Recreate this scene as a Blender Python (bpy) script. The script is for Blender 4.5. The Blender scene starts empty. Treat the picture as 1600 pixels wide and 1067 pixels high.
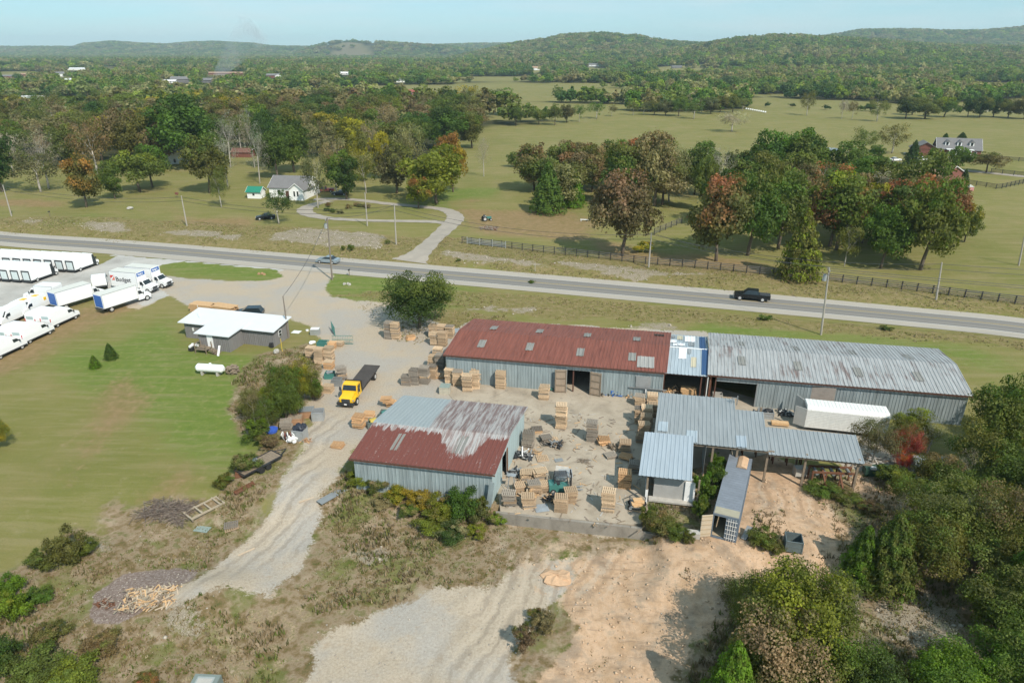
import bpy, math, random
import numpy as np
from mathutils import Vector, Matrix
random.seed(7); RNG = np.random.default_rng(11)
S = bpy.context.scene; COL = S.collection
R = math.radians
# ------------------------------------------------------------------ camera
FPX = 1067.0; CH = 40.0; PITCH = math.atan((533.5-80)/FPX)
cs_, sn_ = math.cos(PITCH), math.sin(PITCH)
cam = bpy.data.objects.new('camera', bpy.data.cameras.new('camera')); COL.objects.link(cam)
cam.location = (0, 0, CH); cam.rotation_euler = (math.pi/2-PITCH, 0, 0)
cam.data.sensor_width = 36; cam.data.lens = 24.0; cam.data.clip_end = 30000; cam.data.clip_start = 1
S.camera = cam
# ------------------------------------------------------------------ world and sun
SUN_EL, SUN_AZ = 45.5, 146.0
W = bpy.data.worlds.new('World'); S.world = W; W.use_nodes = True
wn = W.node_tree.nodes; wl = W.node_tree.links; wn.clear()
sky = wn.new('ShaderNodeTexSky'); sky.sky_type = 'NISHITA'; sky.sun_disc = False
sky.sun_elevation = R(SUN_EL); sky.sun_rotation = R(SUN_AZ); sky.altitude = 200; sky.air_density = 1.0; sky.dust_density = 0.1; sky.ozone_density = 2.5
tc = wn.new('ShaderNodeTexCoord'); mp = wn.new('ShaderNodeMapping'); mp.inputs['Scale'].default_value = (1.0, 1.0, 9.0)
nz = wn.new('ShaderNodeTexNoise'); nz.inputs['Scale'].default_value = 2.2; nz.inputs['Detail'].default_value = 7; nz.inputs['Roughness'].default_value = .58
cr = wn.new('ShaderNodeValToRGB'); cr.color_ramp.elements[0].position = .44; cr.color_ramp.elements[1].position = .70
mx = wn.new('ShaderNodeMixRGB'); mx.inputs[2].default_value = (4.1, 4.5, 4.6, 1)
mu = wn.new('ShaderNodeMath'); mu.operation = 'MULTIPLY'; mu.inputs[1].default_value = .6
bg = wn.new('ShaderNodeBackground'); bg.inputs['Strength'].default_value = 0.145
wo = wn.new('ShaderNodeOutputWorld')
wl.new(tc.outputs['Generated'], mp.inputs[0]); wl.new(mp.outputs[0], nz.inputs['Vector']); wl.new(nz.outputs[0], cr.inputs[0])
wl.new(cr.outputs[0], mu.inputs[0]); wl.new(mu.outputs[0], mx.inputs[0]); tn = wn.new('ShaderNodeMixRGB'); tn.blend_type = 'MULTIPLY'; tn.inputs[0].default_value = 1; tn.inputs[2].default_value = (.60, .84, .93, 1); wl.new(sky.outputs[0], tn.inputs[1]); fl = wn.new('ShaderNodeMixRGB'); fl.inputs[0].default_value = .68; fl.inputs[2].default_value = (2.05, 3.2, 3.65, 1); wl.new(tn.outputs[0], fl.inputs[1]); wl.new(fl.outputs[0], mx.inputs[1]); wl.new(mx.outputs[0], bg.inputs[0]); wl.new(bg.outputs[0], wo.inputs[0])
sun = bpy.data.objects.new('sun', bpy.data.lights.new('sun', 'SUN')); COL.objects.link(sun)
sun.data.energy = 3.7; sun.data.angle = R(.55); sun.data.color = (1.0, .93, .82)
az, el = R(SUN_AZ), R(SUN_EL)
sd = Vector((math.sin(az)*math.cos(el), math.cos(az)*math.cos(el), math.sin(el)))
sun.rotation_euler = sd.to_track_quat('Z', 'Y').to_euler()
S.view_settings.view_transform = 'Standard'; S.view_settings.look = 'None'; S.view_settings.exposure = 0.45; S.view_settings.gamma = 1
S.cycles.max_bounces = 5; S.cycles.diffuse_bounces = 2; S.cycles.glossy_bounces = 2; S.cycles.transmission_bounces = 4; S.cycles.volume_bounces = 0
S.cycles.transparent_max_bounces = 8; S.cycles.use_denoising = True; S.cycles.caustics_reflective = False; S.cycles.caustics_refractive = False
S.cycles.volume_step_rate = 4; S.cycles.use_adaptive_sampling = True; S.cycles.adaptive_threshold = .02
S.render.use_persistent_data = False

# ------------------------------------------------------------------ numeric helpers
def sst(a, b, x):
    t = np.clip((x-a)/(b-a), 0, 1); return t*t*(3-2*t)
def vnoise(x, y, seed=0):
    xi = np.floor(x).astype(np.int64); yi = np.floor(y).astype(np.int64)
    fx = x-xi; fy = y-yi; fx = fx*fx*(3-2*fx); fy = fy*fy*(3-2*fy)
    def h(a, b):
        n = (a*374761393+b*668265263+seed*1442695041) & 0xffffffff
        n = ((n ^ (n >> 13))*1274126177) & 0xffffffff
        return ((n ^ (n >> 16)) & 0xffffff)/float(0xffffff)
    return (h(xi, yi)*(1-fx)+h(xi+1, yi)*fx)*(1-fy)+(h(xi, yi+1)*(1-fx)+h(xi+1, yi+1)*fx)*fy
def clearing(x, y):
    """open strips among the far woods"""
    return sst(.535, .565, fbm(x/3.2, y, 95, 3, 44)+.05*sst(900, 400, y)-.20*sst(1500, 2600, y)-.1*sst(0, 500, x)*sst(1500, 900, y))*sst(300, 380, y)
def fbm(x, y, s, o=4, seed=0):
    r = 0; a = .5; t = 0
    for i in range(o):
        r = r+a*vnoise(x/s+i*17.3, y/s+i*9.1, seed+i); t += a; a *= .5; s /= 2.03
    return r/t
def ray(px, py):
    v = (py-533.5)/FPX
    return (px-800)/FPX, cs_-v*sn_, sn_+v*cs_          # x, forward, down per unit depth
def U(px, py, z=0.0):
    a, f, d = ray(px, py); t = (CH-z)/d; return Vector((a*t, f*t, z))
def zat(px, py, Y):
    a, f, d = ray(px, py); return CH-Y*d/f
def PJ(x, y, z):
    dz = z-CH; zc = y*cs_-dz*sn_; yc = -(y*sn_+dz*cs_)
    return 800+FPX*x/zc, 533.5+FPX*yc/zc
# hill ranges: crest distance, widths before and behind, crest line read as bearing (photo column) against height
RANGES = [
 (2500, 1050, 900, [(960,84),(1080,79),(1150,67),(1200,62),(1250,62),(1325,66),(1450,76),(1600,80),(1800,80)]),
 (4100, 900, 900, [(1150,82),(1230,74),(1275,62),(1337,51),(1412,50),(1462,52),(1525,52),(1600,45),(1750,42)]),
 (3000, 900, 900, [(700,84),(800,74),(850,67),(880,61),(930,57.5),(990,61),(1040,70),(1080,73),(1120,75),(1250,84)]),
 (5600, 1100, 900, [(-200,77),(0,76),(120,76),(135,71),(180,67.5),(230,71),(265,72),(300,69),(340,68),(400,71),(425,75),(480,76),(505,74),(545,73),(600,74),(680,73),(740,71),(800,70.5),(900,72),(1000,76),(1100,72),(1200,72),(1300,76)]),
 (4200, 420, 500, [(455,83),(480,80),(505,71),(545,66),(580,68),(630,71),(700,76),(760,84)]),
]
def hills(x, y):
    px = 800+FPX*x/(np.maximum(y, 1.0)*cs_+CH*sn_)
    z = np.zeros_like(x)
    for D, wf, wb, pts in RANGES:
        xs = [p[0] for p in pts]; zs = [max(0.0, CH-D*ray(p[0], p[1])[2]/ray(p[0], p[1])[1]) for p in pts]
        zs[0] = 0 if D != 5600 else zs[0]
        crest = np.interp(px, xs, zs); q = y-D
        z = np.maximum(z, crest*np.where(q < 0, np.exp(-(q/wf)**2*1.6), np.exp(-(q/wb)**2)))
    return z
def zg(x, y):
    x = np.asarray(x, float); y = np.asarray(y, float)
    yl = 53.0-(x+1.2)*.165                                  # foot line of the retaining wall
    mid = sst(-4, -2, x)*(1-sst(12.0, 13.5, x)); right = sst(12.0, 13.5, x); left = 1-sst(-4, -2, x)
    low = mid*(1-sst(yl-.2, yl+1.2, y))+right*(1-sst(43.5, 49.2, y+.5))+left*(1-sst(50, 59.5, y))
    far = sst(34, 44, x)
    low = low*(1-far)+far*(1-sst(42, 56, y))
    z = -1.15*low*sst(-60, -22, x)
    def bump(cx, cy, r, h, rx=1.0): return h*np.exp(-(((x-cx)/rx)**2+(y-cy)**2)/(r*r))
    z = z+bump(16.5, 44.2, 2.2, .9, 1.3)+bump(12.0, 43.6, 1.8, .6, 1.5)+bump(10.2, 31.2, 2.3, 1.2, 1.4)+bump(15.2, 33, 2.0, .8, 1.3)
    z = z+bump(20.5, 41.5, 1.8, .5, 1.8)+bump(13.5, 38.5, 2.4, .5, 1.2)+bump(26.5, 47.5, 2.0, .5, 1.3)
    z = z+bump(-24.5, 43.2, 3.0, 1.0, 1.5)+bump(25.5, 35.5, 3.6, 1.5, 1.4)+bump(23.5, 51, 2.2, .35, 1.5)
    near = (y < 52)*1.0
    z = z+(fbm(x, y, 6, 3, 5)-.5)*.5*near*sst(52, 47, y)+(fbm(x, y, 1.7, 3, 9)-.5)*(.14+.34*sst(-2, 8, x))*near*sst(52, 46, y)
    # banks north of the road and gentle swells beyond
    yr = np.interp(x, [-122, -40, 23, 54, 82, 130], [159, 138, 119, 110, 101, 90])+1.5
    z = z+.9*sst(0, 6, y-yr)*(1-sst(150, 260, y-yr))*(fbm(x, y, 30, 2, 3)*.8+.5)
    z = z+sst(250, 500, y)*(fbm(x, y, 260, 3, 21)-.5)*7*(1-sst(2500, 4500, y))
    z = z+hills(x, y)
    return z
def zgs(x, y): return float(zg(np.array([float(x)]), np.array([float(y)]))[0])
def G(px, py, dz=0.0):
    z = 0.0
    for i in range(8):
        p = U(px, py, z); z = z*.4+.6*zgs(p.x, p.y)
    p = U(px, py, z); p.z = zgs(p.x, p.y)+dz; return p
def march(px, py):
    a, f, d = ray(px, py); ys = np.arange(200, 6000, 10.0); m = zg(a*ys/f, ys) > CH-ys*d/f; y = ys[np.argmax(m)] if m.any() else 6000; return Vector((a*y/f, y, zgs(a*y/f, y)))
def inpoly(x, y, pts):
    """signed distance to polygon, positive inside"""
    P = np.array([(p[0], p[1]) for p in pts]); n = len(P)
    ins = np.zeros(x.shape, bool); d = np.full(x.shape, 1e18)
    for i in range(n):
        a = P[i]; b = P[(i+1) % n]; e = b-a; L = e@e+1e-9
        t = np.clip(((x-a[0])*e[0]+(y-a[1])*e[1])/L, 0, 1)
        d = np.minimum(d, (x-a[0]-t*e[0])**2+(y-a[1]-t*e[1])**2)
        c = ((a[1] > y) != (b[1] > y))
        with np.errstate(divide='ignore', invalid='ignore'):
            xc = (b[0]-a[0])*(y-a[1])/(b[1]-a[1]+1e-12)+a[0]
        ins ^= c & (x < xc)
    return np.where(ins, 1, -1)*np.sqrt(d)
def WP(pts): return [U(*p) for p in pts]

# ------------------------------------------------------------------ material helpers
class NT:
    def __init__(s, name):
        s.m = bpy.data.materials.new(name); s.m.use_nodes = True; s.t = s.m.node_tree; s.t.nodes.clear()
        s.out = s.t.nodes.new('ShaderNodeOutputMaterial')
    def put(s, sock, v):
        if v is None: return
        if isinstance(v, bpy.types.NodeSocket): s.t.links.new(v, sock)
        elif isinstance(v, (tuple, list)):
            sock.default_value = tuple(v)+((1,) if len(v) == 3 and len(sock.default_value) == 4 else ())
        else:
            try: sock.default_value = v
            except Exception: sock.default_value = (v, v, v, 1)
    def n(s, typ, ins=None, **kw):
        nd = s.t.nodes.new(typ)
        for k, v in kw.items(): setattr(nd, k, v)
        for k, v in (ins or {}).items(): s.put(nd.inputs[k], v)
        return nd
    def obj(s): return s.n('ShaderNodeTexCoord').outputs['Object']
    def pos(s): return s.n('ShaderNodeNewGeometry').outputs['Position']
    def map(s, v, scale=(1, 1, 1), loc=(0, 0, 0), rot=(0, 0, 0)): return s.n('ShaderNodeMapping', {'Vector': v, 'Scale': scale, 'Location': loc, 'Rotation': rot}).outputs[0]
    def noise(s, v, sc, det=4, ro=.55, dist=0): return s.n('ShaderNodeTexNoise', {'Vector': v, 'Scale': sc, 'Detail': det, 'Roughness': ro, 'Distortion': dist}).outputs[0]
    def ramp(s, f, st):
        nd = s.n('ShaderNodeValToRGB', {0: f}); c = nd.color_ramp
        while len(c.elements) < len(st): c.elements.new(.5)
        for e, (p, col) in zip(c.elements, st):
            e.position = p; e.color = (col if isinstance(col, tuple) else (col, col, col))+(1,)
        return nd.outputs[0]
    def mix(s, f, a, b, mode='MIX'): return s.n('ShaderNodeMixRGB', {0: f, 1: a, 2: b}, blend_type=mode).outputs[0]
    def ma(s, op, a, b=0.0, clamp=False): return s.n('ShaderNodeMath', {0: a, 1: b}, operation=op, use_clamp=clamp).outputs[0]
    def attr(s, nm, typ='GEOMETRY'): return s.n('ShaderNodeAttribute', attribute_name=nm, attribute_type=typ)
    def th(s, f, lo, hi):
        return s.n('ShaderNodeMapRange', {'Value': f, 'From Min': lo, 'From Max': hi}, interpolation_type='SMOOTHSTEP').outputs[0]
    def bsdf(s, col, ro=.8, me=0, spec=.3, bump=None, bd=.02, **kw):
        nd = s.n('ShaderNodeBsdfPrincipled', {'Base Color': col, 'Roughness': ro, 'Metallic': me, 'Specular IOR Level': spec})
        for k, v in kw.items(): s.put(nd.inputs[k], v)
        if bump is not None:
            b = s.n('ShaderNodeBump', {'Height': bump, 'Distance': bd, 'Strength': .7}); s.t.links.new(b.outputs[0], nd.inputs['Normal'])
        s.t.links.new(nd.outputs[0], s.out.inputs[0]); return s.m
MATS = {}
def plain(name, col, ro=.6, me=0.0, spec=.4, var=.18, sc=1.5, streak=False):
    """paint or wood or stone with a little wear so that no face is one flat tone"""
    if name in MATS: return MATS[name]
    t = NT(name); o = t.obj()
    v = t.map(o, (1, 1, .15)) if streak else o
    f = t.noise(v, sc, 5, .65); f2 = t.noise(o, sc*7, 3)
    k = t.ma('ADD', t.ma('MULTIPLY', t.ma('SUBTRACT', f, .5), var*2.2), t.ma('ADD', t.ma('MULTIPLY', t.ma('SUBTRACT', f2, .5), var), 1.0))
    c = t.mix(1.0, col, t.n('ShaderNodeCombineXYZ', {0: k, 1: k, 2: k}).outputs[0], 'MULTIPLY')
    MATS[name] = t.bsdf(c, ro, me, spec); return MATS[name]

# ------------------------------------------------------------------ mesh builder
class MB:
    def __init__(s): s.v = []; s.f = []; s.mi = []; s.ms = []
    def m(s, mat):
        if mat not in s.ms: s.ms.append(mat)
        return s.ms.index(mat)
    def add(s, vs, fs, mat):
        b = len(s.v); s.v += [tuple(v) for v in vs]; k = s.m(mat)
        for f in fs: s.f.append([b+i for i in f]); s.mi.append(k)
        return s
    def box(s, c, d, mat, rz=0.0, ry=0.0, rx=0.0, taper=1.0):
        hx, hy, hz = d[0]/2, d[1]/2, d[2]/2
        vs = [(-hx, -hy, -hz), (hx, -hy, -hz), (hx, hy, -hz), (-hx, hy, -hz)]+[(a*hx*taper, b*hy*taper, hz) for a, b in ((-1, -1), (1, -1), (1, 1), (-1, 1))]
        if rz or ry or rx:
            M = Matrix.Rotation(rz, 3, 'Z') @ Matrix.Rotation(ry, 3, 'Y') @ Matrix.Rotation(rx, 3, 'X'); vs = [M @ Vector(v) for v in vs]
        vs = [(v[0]+c[0], v[1]+c[1], v[2]+c[2]) for v in vs]
        return s.add(vs, [(0, 3, 2, 1), (4, 5, 6, 7), (0, 1, 5, 4), (1, 2, 6, 5), (2, 3, 7, 6), (3, 0, 4, 7)], mat)
    def prism(s, prof, y0, y1, mat, w=None, axis='y'):
        """profile of (x,z) extruded along y; w(z) scales the half width"""
        n = len(prof); ym = (y0+y1)/2; hw = (y1-y0)/2; vs = []
        for sgn in (-1, 1):
            for x, z in prof:
                k = w(x, z) if w else 1.0; vs.append((x, ym+sgn*hw*k, z))
        fs = [tuple(range(n)), tuple(range(2*n-1, n-1, -1))]
        for i in range(n):
            j = (i+1) % n; fs.append((i, i+n, j+n, j))
        if axis == 'x': vs = [(y, x, z) for x, y, z in vs]; fs = [tuple(reversed(f)) for f in fs]
        return s.add(vs, fs, mat)
    def cyl(s, c, r, h, mat, axis='z', n=12, r2=None):
        r2 = r if r2 is None else r2; vs = []
        for k, (rr, o) in enumerate(((r, -h/2), (r2, h/2))):
            for i in range(n):
                a = 2*math.pi*i/n; p = (rr*math.cos(a), rr*math.sin(a), o)
                p = {'z': p, 'y': (p[0], p[2], p[1]), 'x': (p[2], p[0], p[1])}[axis]
                vs.append((p[0]+c[0], p[1]+c[1], p[2]+c[2]))
        fs = [tuple(range(n-1, -1, -1)), tuple(range(n, 2*n))]+[(i, (i+1) % n, n+(i+1) % n, n+i) for i in range(n)]
        return s.add(vs, fs, mat)
    def tube(s, pts, rad, mat, n=6):
        pts = [Vector(p) for p in pts]; rad = rad if isinstance(rad, (list, tuple)) else [rad]*len(pts); vs = []
        for i, p in enumerate(pts):
            d = (pts[min(i+1, len(pts)-1)]-pts[max(i-1, 0)]).normalized()
            a = d.cross(Vector((0, 0, 1)) if abs(d.z) < .9 else Vector((1, 0, 0))).normalized(); b = d.cross(a)
            for k in range(n):
                t = 2*math.pi*k/n; vs.append(p+(a*math.cos(t)+b*math.sin(t))*rad[i])
        fs = [tuple(range(n-1, -1, -1)), tuple(range(len(vs)-n, len(vs)))]
        for i in range(len(pts)-1):
            for k in range(n):
                fs.append((i*n+k, i*n+(k+1) % n, (i+1)*n+(k+1) % n, (i+1)*n+k))
        return s.add(vs, fs, mat)
    def sheet(s, o, u, v, mat, pitch=.35, h=.035, th=.0):
        """corrugated sheet: origin, edge along which the ribs repeat, edge along which they run"""
        o, u, v = Vector(o), Vector(u), Vector(v); L = u.length; un = u/L; nn = un.cross(v).normalized()
        k = max(2, int(L/pitch)); xs = []
        for i in range(k):
            a = i/k; w = 1/k; xs += [(a, 0), (a+.62*w, 0), (a+.72*w, 1), (a+.9*w, 1)]
        xs.append((1, 0)); vs = []
        for a, q in xs: p = o+u*a+nn*h*q; vs += [p, p+v]
        return s.add(vs, [(2*i, 2*i+2, 2*i+3, 2*i+1) for i in range(len(xs)-1)], mat)
    def build(s, name, parent=None, smooth=False, loc=None):
        me = bpy.data.meshes.new(name); me.from_pydata(s.v, [], s.f)
        for m in s.ms: me.materials.append(m)
        me.polygons.foreach_set('material_index', s.mi)
        if smooth: me.polygons.foreach_set('use_smooth', [True]*len(s.f))
        me.update(); return link(name, me, parent, loc)
def link(name, me, parent=None, loc=None):
    o = bpy.data.objects.new(name, me); COL.objects.link(o)
    if parent: o.parent = parent
    if loc is not None: o.location = loc
    return o
def npmesh(name, V, F, mats, attrs=None, smooth=False):
    """V (n,3), F (m,k) fast mesh"""
    me = bpy.data.meshes.new(name); n, (m, k) = len(V), F.shape
    me.vertices.add(n); me.loops.add(m*k); me.polygons.add(m)
    me.vertices.foreach_set('co', np.ascontiguousarray(V, np.float32).ravel())
    me.loops.foreach_set('vertex_index', np.ascontiguousarray(F, np.int32).ravel())
    me.polygons.foreach_set('loop_start', np.arange(0, m*k, k, dtype=np.int32))
    if smooth: me.polygons.foreach_set('use_smooth', np.ones(m, bool))
    for nm, dom, dat in (attrs or []):
        if dat.ndim == 1:
            a = me.attributes.new(nm, 'FLOAT', dom); a.data.foreach_set('value', dat.astype(np.float32))
        else:
            a = me.attributes.new(nm, 'FLOAT_COLOR', dom); a.data.foreach_set('color', np.ascontiguousarray(dat, np.float32).ravel())
    for mt in mats: me.materials.append(mt)
    me.update(calc_edges=True); return me
def tag(o, label=None, cat=None, group=None, kind=None):
    for k, v in (('label', label), ('category', cat), ('group', group), ('kind', kind)):
        if v: o[k] = v
    return o
def empty(name, loc, rz=0.0, label=None, cat=None, group=None):
    o = bpy.data.objects.new(name, None); COL.objects.link(o); o.location = loc; o.rotation_euler = (0, 0, rz); o.empty_display_size = .3
    return tag(o, label, cat, group)
def dup(root, loc, rz, label=None, group=None):
    r = root.copy(); COL.objects.link(r); r.location = loc; r.rotation_euler = (0, 0, rz)
    if label: r['label'] = label
    if group: r['group'] = group
    for ch in list(root.children):
        c = ch.copy(); COL.objects.link(c); c.parent = r
        for g in ch.children:
            d = g.copy(); COL.objects.link(d); d.parent = c
    return r
ORD = ['first', 'second', 'third', 'fourth', 'fifth', 'sixth', 'seventh', 'eighth', 'ninth', 'tenth', 'eleventh', 'twelfth', 'thirteenth', 'fourteenth', 'fifteenth', 'sixteenth', 'seventeenth', 'eighteenth', 'nineteenth', 'twentieth', 'twenty-first', 'twenty-second']
FA = R(-11.0)                                               # common bearing of the sheds
fu = Vector((math.cos(FA), math.sin(FA), 0)); fv = Vector((-math.sin(FA), math.cos(FA), 0))
# ------------------------------------------------------------------ ground
ROAD = [  # photo column, outer edge, white line, yellow line, white line, near edge
 (-260, 344, 348.5, 354, 359, 366), (0, 363.7, 368.4, 374.5, 379.5, 385.6), (160, 373.2, 377.5, 383.3, 389.3, 396), (300, 384, 388.6, 394.8, 401.6, 408.6), (430, 394.6, 399.8, 405.8, 413, 419.6),
 (560, 405.2, 410.8, 417.2, 424.8, 431), (700, 417.2, 423, 429.6, 437.6, 444), (850, 430, 435.4, 442.6, 451, 457.4), (1000, 443.2, 448.6, 455.4, 464.2, 471.2), (1150, 456.2, 461.8, 468.8, 478, 485.2),
 (1300, 469.6, 475.4, 482, 491.6, 498.8), (1450, 484, 489.6, 496, 506, 513.2), (1600, 497.6, 503.6, 510.4, 520.8, 528), (1850, 519, 526, 534, 545.5, 554)]
FIELDS = [  # open land north of the road, photo columns and rows
 [(700,215),(760,196),(1180,172),(1440,188),(1600,188),(1900,190),(1900,620),(-500,560),(-500,262),(0,262),(240,252),(420,240),(700,260)],
 [(1165,153),(1200,150),(1330,158),(1440,166),(1600,152),(1900,150),(1900,190),(1440,190),(1165,178)],
 [(1500,140),(1520,132),(1700,132),(1700,142),(1500,146)], [(1010,114),(1040,108),(1165,106),(1165,113),(1040,118)], [(880,109),(900,105),(950,107),(965,116),(900,113)],
 [(455,150),(470,141),(520,142),(570,141),(570,150),(500,152)], [(560,156),(600,150),(640,153),(630,160)], [(150,110),(170,106),(192,107),(190,122),(172,121)],
 [(-100,124),(0,114),(60,113),(110,118),(80,124)], [(320,117),(400,114),(430,118),(330,122)], [(700,142),(780,140),(900,149),(900,151),(720,146)]]
def fieldmask(x, y):
    m = np.full(x.shape, -1e9)
    for i, f in enumerate(FIELDS): m = np.maximum(m, inpoly(x, y, [march(*q) for q in f] if i in (3, 4) else WP(f)))
    return m
def axis(segs):
    out = [segs[0][0]]
    for a, b, st in segs:
        n = max(1, int(round((b-a)/st))); out += list(a+(b-a)*np.arange(1, n+1)/n)
    return np.array(out)
gx = axis([(-9000, -3000, 500), (-3000, -1000, 100), (-1000, -400, 40), (-400, -170, 10), (-170, -75, 1.6), (-75, -45, .8), (-45, 60, .5), (60, 120, 1.2), (120, 400, 7), (400, 1000, 30), (1000, 3000, 80), (3000, 9000, 500)])
gy = axis([(-200, 10, 30), (10, 26, 4), (26, 80, .5), (80, 170, 1.0), (170, 320, 3), (320, 700, 12), (700, 1600, 40), (1600, 6400, 75), (6400, 12000, 800)])
GX, GY = np.meshgrid(gx, gy); nx, ny = len(gx), len(gy)
X = GX.ravel(); Y = GY.ravel(); Z = zg(X, Y)
nearm = (X > -175) & (X < 125) & (Y > 26) & (Y < 330)
def pm(polys, w=.8, z=0.0, amp=0.0, sc=4):
    r = np.zeros(X.shape); xs, ys = X[nearm], Y[nearm]; b = np.full(xs.shape, -1e9)
    for p in polys: b = np.maximum(b, inpoly(xs, ys, [U(q[0], q[1], z) for q in p]))
    if amp: b = b+(fbm(xs, ys, sc, 4, int(abs(p[0][0])) % 97)-.5)*2*amp
    r[nearm] = sst(-w, w, b); return r
grav = pm([
 [(440,415),(522,424),(512,442),(508,452),(520,464),(560,470),(640,475),(700,520),(745,500),(1110,520),(1110,700),(1040,760),(1000,822),(790,800),(770,700),(700,640),(600,650),(555,705),(528,745),(498,775),(490,830),(462,880),(420,912),(340,918),(270,935),(262,918),(300,900),(340,860),(372,838),(415,790),(440,740),(474,705),(486,660),(470,640),(500,610),(505,560),(520,540),(488,512),(455,497),(380,492),(300,478),(262,462),(215,485),(150,440),(240,428),(300,433),(380,440),(432,436)],
 [(470,1085),(490,1030),(500,990),(530,962),(590,930),(640,918),(720,905),(770,902),(800,872),(850,850),(920,850),(900,900),(860,930),(830,965),(788,1000),(835,1085)],
 [(1150,640),(1180,625),(1300,640),(1400,690),(1440,740),(1330,730),(1190,690)],
 ], 1.0, amp=1.1, sc=3)
lot = pm([[(-300,382),(0,388),(60,394),(140,402),(183,398),(250,405),(275,408),(240,425),(235,440),(262,462),(225,478),(150,440),(110,462),(50,475),(0,500),(-300,560)], [(262,405),(440,419),(445,424),(268,411)]], .6, amp=.4)
lawnstrip = pm([[(250,414),(285,409),(430,421),(442,432),(400,439),(300,436),(240,428)], [(0,388),(60,394),(150,400),(182,400),(160,414),(140,414),(0,396)], [(530,432),(700,448),(640,470),(560,466),(512,455),(510,445)]], .5, amp=.3)
grav = grav*(1-lawnstrip); lot = lot*(1-lawnstrip)
sand = pm([[(1080,690),(1200,712),(1262,745),(1300,790),(1320,840),(1250,872),(1180,905),(1150,960),(1090,1000),(1050,1100),(820,1100),(868,1020),(895,960),(872,915),(905,870),(990,850),(1090,846)], [(1130,840),(1290,830),(1330,900),(1200,960)], [(1225,975),(1280,960),(1290,990),(1240,1000)], [(1330,740),(1400,745),(1420,790),(1330,800)]], 1.0, z=-.6, amp=1.3, sc=3)
sand = np.maximum(sand, np.maximum(.42*pm([[(860,830),(1090,850),(1000,900),(830,930),(790,880)]], 1.2, z=-1, amp=1.5), .30*pm([[(580,935),(500,985),(480,1085),(300,1085),(300,1000),(420,930)]], 2.5, z=-1, amp=2.5, sc=5)))
weed = pm([
 [(470,905),(495,830),(500,775),(548,735),(780,785),(862,826),(860,858),(800,880),(770,905),(640,925),(590,935),(520,950),(470,940)],
 [(-100,900),(0,900),(60,870),(110,830),(200,850),(240,800),(330,800),(360,750),(420,690),(460,650),(486,660),(474,705),(440,740),(400,790),(370,838),(330,868),(345,918),(300,960),(360,955),(470,945),(440,1085),(-100,1085)],
 [(780,1000),(800,940),(850,925),(880,960),(860,1010)], [(1160,800),(1230,800),(1230,870),(1160,860)], [(1000,780),(1060,760),(1100,700),(1130,740),(1110,860),(1010,850),(1000,830)],
 [(1250,760),(1340,740),(1480,760),(1700,700),(1700,1100),(1050,1100),(1100,1000),(1180,905),(1320,860)],
 [(360,690),(360,600),(400,560),(480,540),(510,560),(500,620),(470,650),(420,690)]], 1.2, z=-.5, amp=1.6, sc=4)
bank = pm([[(-300,300),(0,345),(130,343),(300,352),(520,362),(640,375),(700,372),(930,408),(1300,438),(1640,478),(1640,500),(1300,470),(1000,443),(700,417),(400,392),(0,363),(-300,340)], [(520,462),(700,450),(1000,476),(1300,503),(1640,532),(1640,548),(1300,520),(1100,505),(900,500),(720,478)], [(500,478),(640,470),(800,500),(650,540),(600,520),(560,480)]], 1.5, amp=2.0, sc=7)
rock = pm([[(30,352),(60,345),(75,350),(50,358)], [(125,357),(140,350),(200,352),(205,366),(160,368)], [(255,366),(300,362),(380,372),(370,380),(300,374)], [(420,372),(470,360),(600,370),(600,392),(500,390),(420,380)], [(690,395),(730,400),(850,417),(860,424),(720,412),(690,404)], [(870,412),(1000,424),(1120,436),(1000,440),(880,422)],
 [(770,478),(830,480),(830,490),(770,488)], [(960,505),(1040,505),(1090,515),(1000,518)], [(730,480),(775,478),(770,488),(725,487)], [(560,850),(600,840),(600,860),(570,865)], [(260,940),(310,935),(315,960),(270,970)], [(1370,930),(1460,900),(1520,960),(1480,1000),(1400,990)], [(130,835),(190,838),(240,850),(200,860),(140,850)]], 1.0, amp=1.8, sc=3)
WT = weed.copy(); weed = np.maximum(weed, sst(57, 53, Y+(fbm(X, Y, 6, 3, 71)-.5)*6)*sst(-34, -28, X+(Y-40)*.6))
mound = pm([[(130,955),(150,915),(190,885),(250,876),(310,880),(300,905),(250,925),(240,945),(180,970),(140,968)]], .7, z=-.3, amp=.6)
dirt = pm([[(-30,316),(90,318),(85,326),(-30,326)], [(40,490),(270,455),(245,492),(160,508),(60,560),(-80,600),(-80,520)], [(690,320),(740,312),(770,318),(740,332)], [(230,300),(290,350),(400,345),(390,358),(300,352)], [(930,380),(1000,395),(1200,420),(1340,430),(1360,452),(1100,430),(950,410)], [(700,330),(820,330),(960,350),(900,380),(760,372)], [(1370,275),(1480,290),(1600,300),(1560,320),(1400,310)], [(90,750),(150,680),(190,600),(200,640),(160,700),(110,760)], [(240,760),(290,722),(310,745),(270,780),(210,780)], [(1160,176),(1300,176),(1440,190),(1600,196),(1600,200),(1440,196),(1300,188),(1160,182)]], 4.5, amp=6.0, sc=12)
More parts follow.
